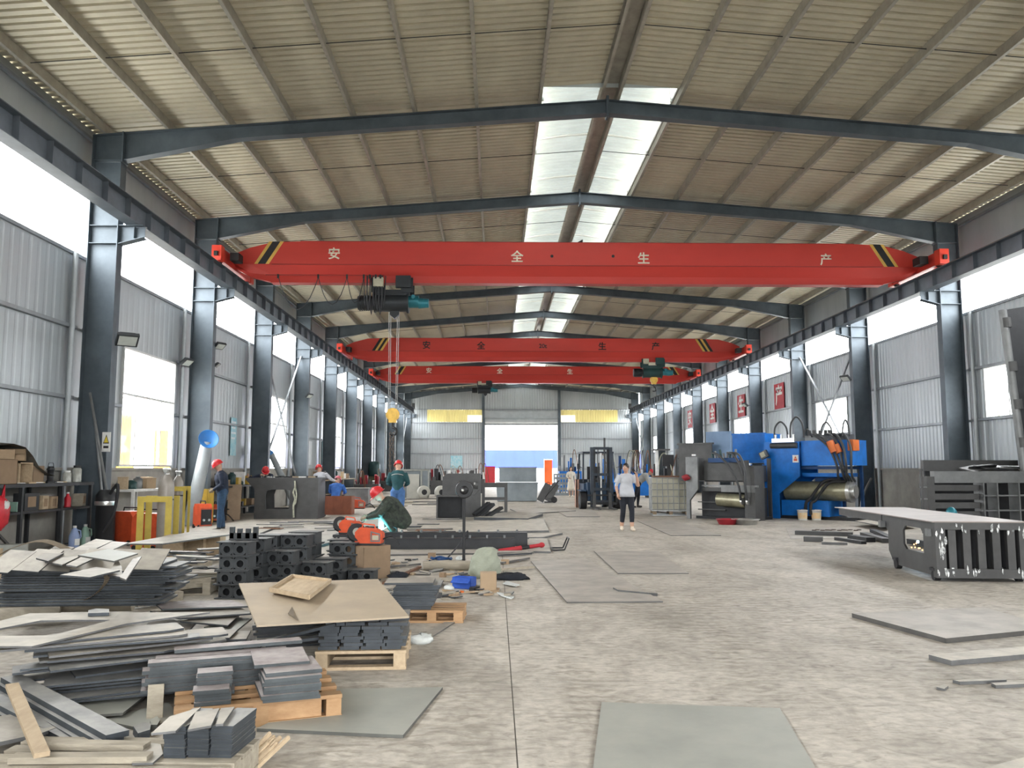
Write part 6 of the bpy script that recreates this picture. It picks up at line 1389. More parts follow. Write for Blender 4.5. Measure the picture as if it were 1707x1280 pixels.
# ------------------------------------------------------------------ people
mat('skin', (.52, .31, .22), .55, 0, .06, 6)
mat('hair', (.022, .017, .015), .5, 0, .2, 20)
mat('navy_cloth', (.018, .026, .05), .85, 0, .2, 7, .1)
mat('jeans', (.035, .075, .14), .85, 0, .2, 8, .1)
mat('jeans_blue', (.07, .16, .36), .85, 0, .15, 8, .1)
mat('white_cloth', (.50, .51, .545), .8, 0, .06, 8, .1)
mat('grey_cloth', (.36, .36, .34), .85, 0, .1, 8, .1)
mat('black_cloth', (.016, .018, .026), .85, 0, .15, 8, .1)
mat('blue_cloth', (.05, .16, .50), .8, 0, .12, 7, .1)
mat('green_cloth', (.02, .075, .085), .85, 0, .15, 7, .1)
mat('camo_cloth', (.05, .06, .045), .9, 0, .3, 14, .1, (.015, .018, .017), .5)
mat('cream_cloth', (.62, .57, .48), .8, 0, .06, 8, .1)
mat('shoe_dark', (.03, .028, .026), .7, 0, .1, 9)
mat('shoe_cream', (.70, .60, .48), .6, 0, .08, 9)
mat('helmet_red', (.60, .03, .035), .35, 0, .06, 6)
mat('helmet_pink', (.62, .14, .17), .4, 0, .06, 6)
mat('eye_white', (.8, .8, .78), .4, 0, .02, 6)
mat('lip', (.42, .16, .14), .5, 0, .05, 9)
mat('glove', (.30, .24, .17), .9, 0, .15, 9)

def STAND():
    return dict(pelvis=(0, 0, .95), waist=(0, 0, 1.08), chest=(0, 0, 1.28), neck=(0, 0, 1.46), head=(0, -.01, 1.60), look=(0, -1, 0),
                shL=(-.175, 0, 1.40), elL=(-.235, .03, 1.13), wrL=(-.24, -.06, .90), shR=(.175, 0, 1.40), elR=(.235, .03, 1.13), wrR=(.24, -.06, .90),
                hpL=(-.09, 0, .91), knL=(-.10, -.02, .50), anL=(-.10, .02, .085), hpR=(.09, 0, .91), knR=(.10, -.02, .50), anR=(.10, .02, .085), toL=None, toR=None)
def person(label, loc, rz, J_, fit, sc=1.0, sleeve='long', bulk=1.0, head_gear=None, shoe='shoe_dark', gloves=False, crop=False, legbulk=1.0):
    t = thing('person', label, 'person', loc, rz, 'people in the hall')
    P_ = {k: (Vector(v) if v is not None else None) for k, v in J_.items()}
    for s in 'LR':
        if P_['to' + s] is None: P_['to' + s] = P_['an' + s] + Vector((.02 * (-1 if s == 'L' else 1), -.17, -.055))
    b = bulk; mb = MB()
    pel, wa, chs, nk, hd = P_['pelvis'], P_['waist'], P_['chest'], P_['neck'], P_['head']
    mb.tube([pel - (wa - pel) * .7, pel, wa, chs, chs + (nk - chs) * .55, nk], [.10 * b, .135 * b, .125 * b, .145 * b, .12 * b, .055], 14)
    for s in 'LR':
        sh, el, wr, hp, kn, an, to = (P_[k + s] for k in ('sh', 'el', 'wr', 'hp', 'kn', 'an', 'to'))
        mb.tube([chs + (nk - chs) * .35 + (sh - chs) * .1, chs * .25 + sh * .75, sh], [.11 * b, .085 * b, .066 * b], 12)
        mb.blob(chs * .55 + sh * .45 - Vector((0, 0, .05)), (.09 * b, .10 * b, .12 * b), 12, 8)
        sl = 1.15 * b if sleeve == 'long' else 1.0
        mb.tube([sh, sh * .5 + el * .5, el], [.062 * b, .053 * sl, .045 * sl], 10); mb.tube([el, el * .5 + wr * .5, wr], [.045 * sl, .04 * sl, .03 * (1.1 if sleeve == 'long' else 1)], 10)
        mb.tube([pel * .5 + hp * .5, hp, hp * .5 + kn * .5, kn], [.11 * legbulk, .095 * legbulk, .083 * legbulk, .062 * legbulk], 12)
        mb.tube([kn, kn * .6 + an * .4, an], [.062 * legbulk, .06 * legbulk, .042 * legbulk], 12)
        mb.tube([an + Vector((0, .05, -.04)) if False else an - (to - an) * .25 + Vector((0, 0, -.045)), an * .5 + to * .5 + Vector((0, 0, -.02)), to + Vector((0, 0, .01))], [.04, .045, .032], 10)
    look = P_['look'].normalized(); up = (hd - nk).normalized(); side = look.cross(up).normalized(); up2 = side.cross(look).normalized()
    mb.tube([nk, nk * .5 + hd * .5, hd], [.055, .05, .05], 10)
    HR = Matrix((side, look, up2)).transposed()
    o = len(mb.v); mb.blob((0, 0, 0), (.074, .092, .112), 16, 12)
    for i in range(o, len(mb.v)): mb.v[i] = tuple(HR @ Vector(mb.v[i]) + hd)
    o = len(mb.v); mb.blob((0, .035, -.065), (.05, .05, .045), 12, 8)                       # jaw
    for i in range(o, len(mb.v)): mb.v[i] = tuple(HR @ Vector(mb.v[i]) + hd)
    me = mb.mesh('tmp', 'skin'); ob = link('tmp', me)
    md = ob.modifiers.new('r', 'REMESH'); md.mode = 'VOXEL'; md.voxel_size = .015; md.use_smooth_shade = True
    m2 = ob.modifiers.new('s', 'SMOOTH'); m2.iterations = 3; m2.factor = .5
    bpy.context.view_layer.update()
    me2 = bpy.data.meshes.new_from_object(ob.evaluated_get(bpy.context.evaluated_depsgraph_get())); bpy.data.objects.remove(ob); bpy.data.meshes.remove(me)
    mats = ['skin', fit[0], fit[1], shoe, 'eye_white', 'hair', 'lip', 'glove']
    me2.materials.clear()
    for m in mats: me2.materials.append(M[m])
    bones = [(pel - (wa - pel) * .7, pel, 2), (pel, nk - (nk - chs) * .05, 1), (nk + (hd - nk) * .1, hd + up * .1, 0)]
    for s in 'LR':
        sh, el, wr, hp, kn, an, to = (P_[k + s] for k in ('sh', 'el', 'wr', 'hp', 'kn', 'an', 'to'))
        bones += [(chs, sh, 1), (sh, el, 1), (hp, kn, 2)]
        bones += [(el, wr, 1 if sleeve == 'long' else 0)]
        if crop: bones += [(kn, kn * .35 + an * .65, 2), (kn * .3 + an * .7, an, 0)]
        else: bones += [(kn, an + (kn - an) * .1, 2)]
        bones += [(an, to, 3)]
    def dist(p, a, c_):
        d = c_ - a; l = d.length_squared; u = max(0, min(1, (p - a).dot(d) / l)) if l else 0; return (p - a - d * u).length
    for f in me2.polygons:
        p = f.center; f.material_index = min(bones, key=lambda q: dist(p, q[0], q[1]))[2]; f.use_smooth = True
    bm = bmesh.new(); bm.from_mesh(me2)
    def joinmb(q, mi):
        m_ = q.mesh('j', 'skin'); n0 = len(bm.faces); bm.from_mesh(m_); bm.faces.ensure_lookup_table()
        for f in bm.faces[n0:]: f.material_index = mi; f.smooth = True
        bpy.data.meshes.remove(m_)
    def H(x, y, z): return HR @ Vector((x, y, z)) + hd
    joinmb(MB().tube([H(0, .088, .015), H(0, .108, -.02), H(0, .09, -.03)], [.008, .015, .012], 8), 0)
    for s in (-1, 1):
        joinmb(MB().blob(H(s * .03, .083, .012), .011, 8, 6), 4); joinmb(MB().blob(H(s * .03, .091, .012), .006, 8, 6), 5)
        joinmb(MB().tube([H(s * .016, .09, .032), H(s * .045, .083, .032)], .004, 6), 5)
        joinmb(MB().blob(H(s * .075, -.005, -.005), (.012, .02, .028), 8, 6), 0)
    joinmb(MB().tube([H(-.022, .083, -.062), H(0, .089, -.061), H(.022, .083, -.062)], [.004, .006, .004], 6), 6)
    for s in 'LR':                                        # hands: palm, four fingers, thumb
        el, wr = P_['el' + s], P_['wr' + s]; d = (wr - el).normalized(); sgn = -1 if s == 'L' else 1
        inw = (Vector((-sgn, 0, 0)) - d * d.dot(Vector((-sgn, 0, 0)))); inw = inw.normalized() if inw.length > .2 else d.orthogonal().normalized(); acr = d.cross(inw).normalized()
        mi = 7 if gloves else 0; pc = wr + d * .05
        joinmb(MB().tube([wr, wr + d * .03, wr + d * .085], [.03, .036, .034], 10), mi)
        for k in range(4):
            base = wr + d * .08 + acr * (.027 - .018 * k); ln = (.062, .07, .065, .05)[k]
            joinmb(MB().tube([base, base + d * ln * .5 + inw * .006, base + d * ln * .85 + inw * .03, base + d * ln * .9 + inw * .045], [.010, .0095, .009, .007], 7), mi)
        joinmb(MB().tube([wr + d * .025 + acr * .025, wr + d * .055 + acr * .045 + inw * .012, wr + d * .085 + acr * .042 + inw * .028], [.012, .011, .008], 7), mi)
    bm.to_mesh(me2); bm.free(); me2.name = 'body'
    link('body', me2, t)
    if head_gear:
        kind, m = head_gear
        if kind == 'helmet':
            q = MB(); n = 20; pr = [(.118, -.005), (.117, .03), (.105, .075), (.075, .112), (.035, .13), (.004, .134)]
            for i in range(len(pr)):
                for k in range(n):
                    a = 2 * math.pi * k / n; q.v.append(tuple(H(pr[i][0] * math.cos(a) * .92, pr[i][0] * math.sin(a) * 1.12 - .004, pr[i][1] + .02)))
            q.f = [[i * n + k, i * n + (k + 1) % n, (i + 1) * n + (k + 1) % n, (i + 1) * n + k] for i in range(len(pr) - 1) for k in range(n)]; q.sm = set(range(len(q.f)))
            hm = q.build('hard_hat', m, t)
            br = MB()
            for i, (r0, z) in enumerate(((.112, .022), (.135, .014), (.135, .008), (.112, .012))):
                for k in range(n):
                    a = 2 * math.pi * k / n; ext = 1 + (.28 * max(0, math.sin(a)) ** 2 if r0 > .12 else 0); br.v.append(tuple(H(r0 * math.cos(a) * .92, r0 * math.sin(a) * 1.12 * ext - .004, z - .012 * max(0, math.sin(a)))))
            br.f = [[i * n + k, i * n + (k + 1) % n, ((i + 1) % 4) * n + (k + 1) % n, ((i + 1) % 4) * n + k] for i in range(4) for k in range(n)]
            br.build('brim', m, hm)
            MB().tube([H(0, -.115, .04), H(0, -.06, .135), H(0, .0, .16), H(0, .07, .138), H(0, .118, .05)], .012, 6).build('crest', m, hm)
        if kind == 'hair':
            q = MB(); q.blob((0, -.018, .03), (.086, .098, .098), 16, 10)
            q.v = [tuple(H(*v)) for v in q.v]; q.build('hair', m, t)
            q = MB(); q.blob((0, -.085, -.03), (.05, .04, .07), 12, 8); q.v = [tuple(H(*v)) for v in q.v]; q.build('hair_back', m, t)
        if kind == 'long_hair':
            q = MB(); q.blob((0, -.022, .03), (.09, .10, .10), 16, 10); q.v = [tuple(H(*v)) for v in q.v]; q.build('hair', m, t)
            for x in (-.075, .075, 0):
                q = MB(); q.tube([(x, -.03 if x else -.09, .04), (x * 1.15, -.02 if x else -.11, -.08), (x * 1.1, .0 if x else -.1, -.24)], [.035, .04, .022], 8); q.v = [tuple(H(*v)) for v in q.v]; q.build('hair_lock', m, t)
        if kind == 'cap':
            q = MB(); q.blob((0, -.008, .045), (.086, .102, .082), 16, 10); q.v = [tuple(H(*v)) for v in q.v]; c0 = q.build('cap', m, t)
            q = MB(); q.box((0, .13, .03), (.12, .1, .012)); q.v = [tuple(H(*v)) for v in q.v]; q.build('visor', m, c0)
    t.scale = (sc, sc, sc)
    return t
def ground(J_):                                          # lift or lower the pose so the feet meet the floor
    return J_
# 1 walking woman with a phone
J1 = STAND(); J1.update(elR=(.30, -.08, 1.13), wrR=(.215, -.22, 1.39), elL=(-.255, .05, 1.13), wrL=(-.245, -.05, .92), head=(-.015, -.02, 1.60), look=(-.6, -.8, .05), anL=(-.11, .10, .085), knL=(-.105, -.04, .50), anR=(.095, -.14, .085), knR=(.10, -.13, .50))
p = person('person in a white blouse and dark cropped trousers walking with a phone', G(1045, 884), R(8), J1, ('white_cloth', 'black_cloth'), .955, 'short', 1.03, ('hair', 'hair'), 'shoe_cream', False, True, 1.12)
q = MB(); n = 22; pr = [(.11, 1.34), (.145, 1.24), (.165, 1.10), (.19, .96), (.205, .86), (.195, .86), (.15, 1.0)]
for r_, z in pr:
    for k in range(n):
        a = 2 * math.pi * k / n; rip = 1 + .04 * math.sin(5 * a + z * 9); q.v.append((r_ * 1.08 * math.cos(a) * rip, r_ * .85 * math.sin(a) * rip, z))
q.f = [[i * n + k, i * n + (k + 1) % n, (i + 1) * n + (k + 1) % n, (i + 1) * n + k] for i in range(len(pr) - 1) for k in range(n)]; q.sm = set(range(len(q.f))); q.build('blouse_hem', 'white_cloth', p)
for s in (-1, 1): MB().tube([(s * .16, 0, 1.41), (s * .225, .02 - .03 * (s > 0), 1.27), (s * .235, .02 - .03 * (s > 0), 1.22)], [.075, .08, .085], 12, False).build('sleeve', 'white_cloth', p)
ph = thing('mobile_phone', 'small dark phone held to the ear of the walking person', 'phone', (p.location.x + .205, p.location.y - .20, 1.385)); ph.rotation_euler = (R(25), R(-18), R(-50)); MB().bb(-.035, .035, -.005, .005, 0, .15).build('body', 'black', ph)
# 2 standing worker in navy, side on
J2 = STAND(); J2.update(chest=(0, -.03, 1.28), neck=(0, -.06, 1.46), head=(0, -.12, 1.585), look=(0, -.85, -.5), shL=(-.18, -.03, 1.40), shR=(.18, -.03, 1.40), elL=(-.24, .02, 1.13), wrL=(-.13, -.2, 1.02), elR=(.24, .02, 1.13), wrR=(.1, -.2, 1.0), anL=(-.11, .05, .085), anR=(.11, -.04, .085))
person('person in a navy jacket and red hard hat standing sideways by the platform', G(368, 886), R(-75), J2, ('navy_cloth', 'jeans'), 1.0, 'long', 1.12, ('helmet', 'helmet_red'), 'shoe_dark', True, False, 1.2)
# 3 worker leaning over the long steel housing
J3 = STAND(); J3.update(waist=(0, -.08, 1.08), chest=(0, -.25, 1.22), neck=(.02, -.40, 1.33), head=(.04, -.48, 1.44), look=(.3, -.75, -.55), shL=(-.18, -.33, 1.30), shR=(.19, -.33, 1.30), elL=(-.36, -.5, 1.20), wrL=(-.42, -.70, 1.28), elR=(.2, -.6, 1.22), wrR=(.1, -.8, 1.29))
a = D(446, 790, 26.85); person('person with a red hard hat leaning over the long steel housing', (a.x, 26.95, 0), 0, J3, ('navy_cloth', 'jeans_blue'), 1.0, 'long', 1.08, ('helmet', 'helmet_red'))
# 4 worker in a white shirt
J4 = STAND(); J4.update(waist=(.02, .0, 1.08), chest=(.05, -.06, 1.26), neck=(.10, -.10, 1.42), head=(.14, -.14, 1.54), look=(.3, -.9, -.3), shL=(-.12, -.08, 1.38), shR=(.22, -.06, 1.36), elL=(-.27, -.2, 1.2), wrL=(-.3, -.42, 1.15), elR=(.3, -.2, 1.15), wrR=(.2, -.4, 1.1))
a = G(533, 861); person('person in a white shirt and dark trousers bending by the rusty crate', a, R(165), J4, ('white_cloth', 'navy_cloth'), .98, 'long', 1.1, ('helmet', 'helmet_red'))
# 5 seated worker in blue, back to the camera
J5 = STAND(); J5.update(pelvis=(0, 0, .50), waist=(0, -.03, .63), chest=(0, -.10, .83), neck=(0, -.17, 1.0), head=(0, -.24, 1.12), look=(0, -.85, -.5), shL=(-.19, -.11, .95), shR=(.19, -.11, .95), elL=(-.28, -.22, .72), wrL=(-.16, -.42, .66), elR=(.28, -.22, .72), wrR=(.16, -.42, .66), hpL=(-.1, -.02, .48), knL=(-.16, -.42, .5), anL=(-.15, -.4, .085), hpR=(.1, -.02, .48), knR=(.16, -.42, .5), anR=(.15, -.4, .085))
a = D(559, 830, 28.8); st = thing('work_stool', 'small stool under the seated person in blue', 'stool', (a.x, 28.8, 0)); MB().lathe([(.15, .37), (.15, .41)], n=16).build('seat', 'wood_old', st)
for i in range(3): MB().cyl((.1 * math.cos(i * 2.1), .1 * math.sin(i * 2.1), .38), (.15 * math.cos(i * 2.1), .15 * math.sin(i * 2.1), 0), .015, 8).build('leg', 'dark_steel', st)
person('person in a bright blue jacket seated with back turned', (a.x, 28.8, 0), R(172), J5, ('blue_cloth', 'blue_cloth'), 1.0, 'long', 1.18, ('helmet', 'helmet_pink'))
# 6 worker in a dark green jacket, back to the camera
J6 = STAND(); J6.update(elL=(-.27, .0, 1.14), wrL=(-.16, -.2, 1.06), elR=(.27, .0, 1.14), wrR=(.16, -.2, 1.06), head=(0, -.06, 1.585), look=(0, -.9, -.4))
a = D(663, 820, 22.0); g6 = person('person in a dark green jacket and blue jeans standing with back turned', (a.x, 22.0, 0), R(178), J6, ('green_cloth', 'jeans_blue'), 1.0, 'long', 1.2, ('helmet', 'helmet_red'), 'shoe_dark', False, False, 1.15)
MB().tube(smooth([(-.2, .02, 1.32), (-.1, .125, 1.36), (0, .14, 1.37), (.1, .125, 1.36), (.2, .02, 1.32)]), .012, 6).build('reflective_stripe', 'grey_cloth', g6)
# 7 crouching welder in camouflage
J7 = STAND(); J7.update(pelvis=(0, .12, .36), waist=(0, .06, .48), chest=(0, -.12, .66), neck=(0, -.27, .78), head=(0, -.37, .87), look=(0, -.8, -.6), shL=(-.2, -.17, .74), shR=(.2, -.17, .74), elL=(-.24, -.36, .52), wrL=(-.1, -.56, .46), elR=(.24, -.36, .50), wrR=(.1, -.58, .44), hpL=(-.1, .1, .34), knL=(-.18, -.28, .50), anL=(-.14, .0, .09), hpR=(.1, .1, .34), knR=(.18, -.26, .48), anR=(.14, .0, .09))
a = G(662, 902); w7 = person('person crouching to weld in dark camouflage clothes and red hard hat', a, R(-78), J7, ('camo_cloth', 'camo_cloth'), 1.12, 'long', 1.22, ('helmet', 'helmet_red'), 'shoe_dark', True, False, 1.25)
# 8 person bending behind the tote
J8 = STAND(); J8.update(waist=(0, -.08, 1.06), chest=(0, -.26, 1.2), neck=(0, -.42, 1.3), head=(0, -.52, 1.38), look=(0, -.7, -.7), shL=(-.18, -.33, 1.28), shR=(.18, -.33, 1.28), elL=(-.22, -.4, 1.0), wrL=(-.15, -.5, .8), elR=(.22, -.4, 1.0), wrR=(.15, -.5, .8), anL=(-.1, .25, .085), knL=(-.1, .08, .5))
a = G(1064, 846); person('person in a grey jacket and red cap bending behind the tote', a, R(80), J8, ('grey_cloth', 'black_cloth'), 1.0, 'long', 1.1, ('cap', 'bag_red'))
# 9 distant woman in a long pale dress
J9 = STAND(); J9.update(elL=(-.24, .0, 1.15), wrL=(-.15, -.14, 1.08), look=(.1, -1, 0), anL=(-.07, .06, .085), anR=(.07, -.08, .085))
a = G(952, 828); p9 = person('person with long dark hair in a pale dress standing far down the aisle', a, R(4), J9, ('cream_cloth', 'skin'), .95, 'long', .98, ('long_hair', 'hair'), 'shoe_cream', False, True, .9)
q = MB(); pr = [(.125, 1.12), (.15, 1.0), (.18, .8), (.215, .5), (.24, .36), (.22, .36), (.12, 1.0)]
for r_, z in pr:
    for k in range(n):
        a_ = 2 * math.pi * k / n; rip = 1 + .05 * math.sin(7 * a_); q.v.append((r_ * math.cos(a_) * rip, r_ * .85 * math.sin(a_) * rip, z))
q.f = [[i * n + k, i * n + (k + 1) % n, (i + 1) * n + (k + 1) % n, (i + 1) * n + k] for i in range(len(pr) - 1) for k in range(n)]; q.sm = set(range(len(q.f))); q.build('dress_skirt', 'cream_cloth', p9)
# 10 second welder low behind the press frame, glimpsed through its window
J10 = STAND(); J10.update({k: v for k, v in J7.items()}); a = Vector((8.1, 14.3, 0))
p10 = person('person crouching behind the press frame with a blue welding mask', a, R(-60), J10, ('navy_cloth', 'navy_cloth'), .85, 'long', 1.1, None, 'shoe_dark', True)
q = MB().blob((0, -.43, .86), (.115, .10, .15), 14, 9).build('welding_mask', 'motor_teal', p10)

# welding arc and its light
emis('arc', (.35, .95, 1.0), 30.0)
def arc(label, p, power, col=(.35, .9, 1.0), r=.03):
    t = thing('welding_arc', label, 'welding arc', p); MB().blob((0, 0, 0), r, 10, 7).build('arc', 'arc', t)
    l = bpy.data.lights.new('arc_light', 'POINT'); l.energy = power; l.color = col; l.shadow_soft_size = .04
    o = bpy.data.objects.new('arc_light', l); COL.objects.link(o); o.parent = t; o.location = (0, -.05, .05)
pa = D(634, 884, 17.35)
arc('cyan welding arc before the crouching person', pa, 30, (.2, .85, 1.0), .04)
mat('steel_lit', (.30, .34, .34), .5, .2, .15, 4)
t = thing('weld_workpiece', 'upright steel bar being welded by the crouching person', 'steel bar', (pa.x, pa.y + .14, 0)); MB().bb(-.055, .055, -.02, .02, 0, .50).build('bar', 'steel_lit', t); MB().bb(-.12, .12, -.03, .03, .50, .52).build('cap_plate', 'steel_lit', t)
t = thing('welding_gun', 'welding gun with cable in the crouching person hands', 'welding gun', pa + Vector((.06, -.02, .03))); MB().tube([(0, 0, 0), (.08, 0, .03), (.16, .0, .06)], [.012, .02, .022], 8).build('nozzle', 'copper_pipe', t); hose(t, [(.16, 0, .06), (.3, -.1, .0), (.2, -.35, -.15), (-.3, -.6, -.3)], .014, 'rubber', 'gun_cable')
pb = D(1530, 903, 13.2)
arc('small blue-white welding spark behind the press frame window', pb, 8, (.7, .85, 1), .02)
emis('spark_orange', (1.0, .45, .12), 6.0)
t = thing('weld_sparks', 'orange welding sparks on the floor behind the press frame window', 'sparks', pb)
rd = random.Random(81)
for i in range(14): MB().blob((rd.uniform(-.22, .22), rd.uniform(-.1, .1), rd.uniform(-.2, -.02)), .010, 5, 4).build('spark', 'spark_orange', t)

# ------------------------------------------------------------------ things farther down the hall
mat('panel_beige', (.48, .47, .42), .6, 0, .08, 2)
mat('olive', (.16, .16, .09), .6, 0, .15, 3)
mat('bin_grey', (.22, .25, .27), .5, .2, .12, 1.5)
mat('cab_orange', (.50, .08, .012), .5, 0, .08, 2)
mat('cab_red', (.45, .03, .04), .5, 0, .08, 2)
mat('fence_blue', (.012, .03, .40), .6, 0, .1, .5)
mat('fence_washed_out', (.5, .5, .5), .7, 0, .05, .5)
mat('leaf', (.10, .16, .025), .7, 0, .3, 3)
mat('bark', (.12, .09, .06), .9, 0, .2, 4)
mat('yellow_out', (.45, .21, .012), .6, 0, .1, 2)
def contraption(label, loc, w, d, h, seed, pal_, rz=0, hoses=0, legs=True):
    t = thing('machine', label, 'machine', loc, rz, 'machines farther down the hall'); q = random.Random(seed)
    MB().bb(-w / 2, w / 2, -d / 2, d / 2, .12, h * .55).build('body', pal_[0], t)
    for sx in (-1, 1): MB().bb(sx * (w / 2 - .06) - .06, sx * (w / 2 - .06) + .06, -d / 2, d / 2, 0, .12).build('foot', 'dark_steel', t)
    for i in range(10):
        x = -w / 2 + w * (i + .5) / 10; hh = q.uniform(.08, .42) * h; m = q.choice(pal_)
        if q.random() < .5: MB().cyl((x, q.uniform(-.3, .3) * d, h * .55), (x, q.uniform(-.2, .2) * d, h * .55 + hh), q.uniform(.03, .09), 10).build('valve', m, t)
        else: MB().box((x, q.uniform(-.3, .2) * d, h * .55 + hh / 2), (q.uniform(.06, .2) * w, .2 * d, hh)).build('housing', m, t)
    for i in range(4): MB().box((q.uniform(-.4, .4) * w, -d / 2 - .03, q.uniform(.2, .5) * h), (q.uniform(.08, .2), .06, q.uniform(.06, .16))).build('control_box', q.choice(pal_), t)
    for i in range(hoses):
        x = q.uniform(-.4, .4) * w; x2 = x + q.uniform(-.5, .5); hose(t, [(x, 0, h * .6), (x + .05, -.2, h * 1.0), ((x + x2) / 2, -.35, h * 1.05), (x2, -.4, h * .6), (x2, -.4, h * .3)], .02, q.choice(['hose_grey', 'rust', 'rope_pale']))
    return t
gp_ = ['raw_steel', 'dark_steel', 'raw_steel_light', 'basin_red', 'paint_white']
for i, (px, py, Y, w, h) in enumerate(((722, 812, 46, 1.2, 1.6), (758, 812, 47, 1.2, 1.55), (792, 812, 48, 1.1, 1.7), (612, 822, 44, 1.3, 1.3), (640, 815, 52, 1.2, 1.4))):
    a = D(px, py, Y); contraption('%s grey machine from the left wall end in the far clutter' % ORD[(3, 4, 5, 0, 1)[i] - (0 if i > 2 else 1)], (a.x, Y, 0), w, .7, h, 5 + i, gp_, 0, 2)
bp_ = ['mach_blue', 'mach_blue_dark', 'mach_blue', 'raw_steel_light', 'paint_white']
a = D(950, 790, 52); contraption('blue machine behind the perforated steel panel', (a.x, 52, 0), 1.4, .8, 2.5, 21, bp_, 0, 1)
a = D(1056, 790, 44); contraption('blue machine with looping hoses behind the forklift', (a.x, 44, 0), 1.6, .9, 2.3, 22, bp_, 0, 8)
a = D(1004, 790, 50); contraption('dark blue machine seen through the forklift mast', (a.x, 50, 0), 1.5, .8, 2.2, 23, bp_, 0, 3)
a = D(1110, 790, 29.5); t = contraption('grey press part with a white tube behind the tote', (a.x + .1, 29.2, 0), 1.2, .7, 1.9, 24, ['raw_steel', 'dark_steel', 'raw_steel'], 0, 3)
MB().cyl((-.55, -.4, 1.0), (-.55, -.4, 2.15), .06, 10).build('tube', 'paint_white', t); MB().bb(.1, .7, -.36, -.33, 1.2, 2.2).build('side_panel', 'raw_steel_light', t); MB().bb(-.35, .05, -.4, -.36, 1.6, 2.0).build('screen', 'black', t); MB().bb(-.7, -.1, -.5, -.1, 2.15, 2.2).build('cover', 'raw_steel', t)
# perforated panel
a = D(945, 812, 47); t = thing('perforated_panel', 'grey steel panel with rows of square holes behind the pale dress', 'panel', (a.x, 47, 0), R(-6))
for z in (.02, .32, .62, .92, 1.15): MB().bb(-.75, .75, -.03, .03, z, z + (.14 if z < 1.1 else .1)).build('rail', 'bin_grey', t)
for i in range(10): MB().bb(-.75 + i * 1.42 / 9, -.67 + i * 1.42 / 9, -.025, .025, .16, 1.15).build('stile', 'bin_grey', t)
# panels, rolls, drum, cabinets
t = thing('door_panel', 'pale beige door panel leaning in a grey frame beside the green-jacketed person', 'panel', D(687, 822, 43) * Vector((1, 1, 0)) if False else (D(688, 822, 43).x, 43, 0)); t.rotation_euler = (R(-5), 0, 0)
MB().bb(-.32, .32, -.02, .02, .02, 1.25).build('panel', 'panel_beige', t)
for x_ in (-.72, .42, .8): MB().bb(x_ - .04, x_ + .04, .03, .09, 0, 1.5).build('frame_post', 'elec_grey', t)
MB().bb(-.76, .84, .03, .09, 1.42, 1.5).build('frame_rail', 'elec_grey', t); MB().bb(-.7, .8, .09, .11, .02, 1.42).build('backing', 'bin_grey', t)
for i, px in enumerate((706, 735)):
    a = G(px, 831); t = thing('wrapped_roll', ('nearer the beige panel', 'nearer the slot-window housing')[i] + ', white-wrapped roll on the floor', 'roll', (a.x, a.y, .33), R(20), 'white-wrapped rolls')
    MB().lathe([(.14, -.15), (.3, -.15), (.33, -.1), (.33, .1), (.3, .15), (.14, .15)], (0, 0, 0), 20, Matrix.Rotation(R(90), 3, 'X')).build('wrap', 'panel_beige', t); MB().lathe([(.142, -.16), (.142, .16)], (0, 0, 0), 16, Matrix.Rotation(R(90), 3, 'X')).build('core', 'black', t)
t = thing('olive_cabinet', 'olive metal cabinet against the far left wall', 'cabinet', (-7.75, 53, 0)); MB().bb(-.6, .6, -.3, .3, 0, 1.05).build('body', 'olive', t)
for s in (-1, 1): MB().bb(s * .29 - .27, s * .29 + .27, -.32, -.3, .06, 1.0).build('door', 'olive', t)
t = thing('green_drum', 'dark green drum standing on the olive cabinet', 'drum', (-7.75, 53, 1.052)); MB().lathe([(.36, 0), (.38, .05), (.38, .7), (.3, .9), (.1, .95)], n=20).build('drum', 'hoist_green', t)
rd = random.Random(91); FPL = []; FST = []
for i in range(16):
    px, py = rd.uniform(600, 735), rd.uniform(826, 845); a = G(px, py, .02); o = MB().bb(-rd.uniform(.3, .8), rd.uniform(.3, .8), -.25, .25, 0, .03).build('far_plate', rd.choice(['plate_dusty', 'plate_pale', 'wood_grey', 'plate_floor']), None, (a.x, a.y, .001 + .0015 * i)); o.rotation_euler = (0, 0, rd.uniform(-.3, .3)); FPL.append((px, o))
for i in range(26):
    px, py = rd.uniform(440, 770), rd.uniform(866, 892); a = G(px, py, .02)
    if abs(px - 655) < 45: continue
    w_ = rd.uniform(.25, .7); o = MB().bb(-w_, w_, -rd.uniform(.03, .12), rd.uniform(.03, .12), 0, .02).build('mid_strip', rd.choice(['plate_dusty', 'plate_pale', 'plate_floor', 'rust', 'plate_pink']), None, (a.x, a.y, .055 + .004 * (i % 5))); o.rotation_euler = (0, 0, rd.uniform(-.25, .25)); FST.append((px, o))
for i, (px, o) in enumerate(sorted(FPL, key=lambda q_: q_[0])): tag(o, 'flat plate in the low spread behind the crouching welder, %s from the left wall' % ORD[i], 'steel plate', 'low plate spread in mid hall')
for i, (px, o) in enumerate(sorted(FST, key=lambda q_: q_[0])): tag(o, 'loose steel strip by the crouching welder, %s counted from the left wall' % ORD[i], 'steel strip', 'loose strips in mid hall')
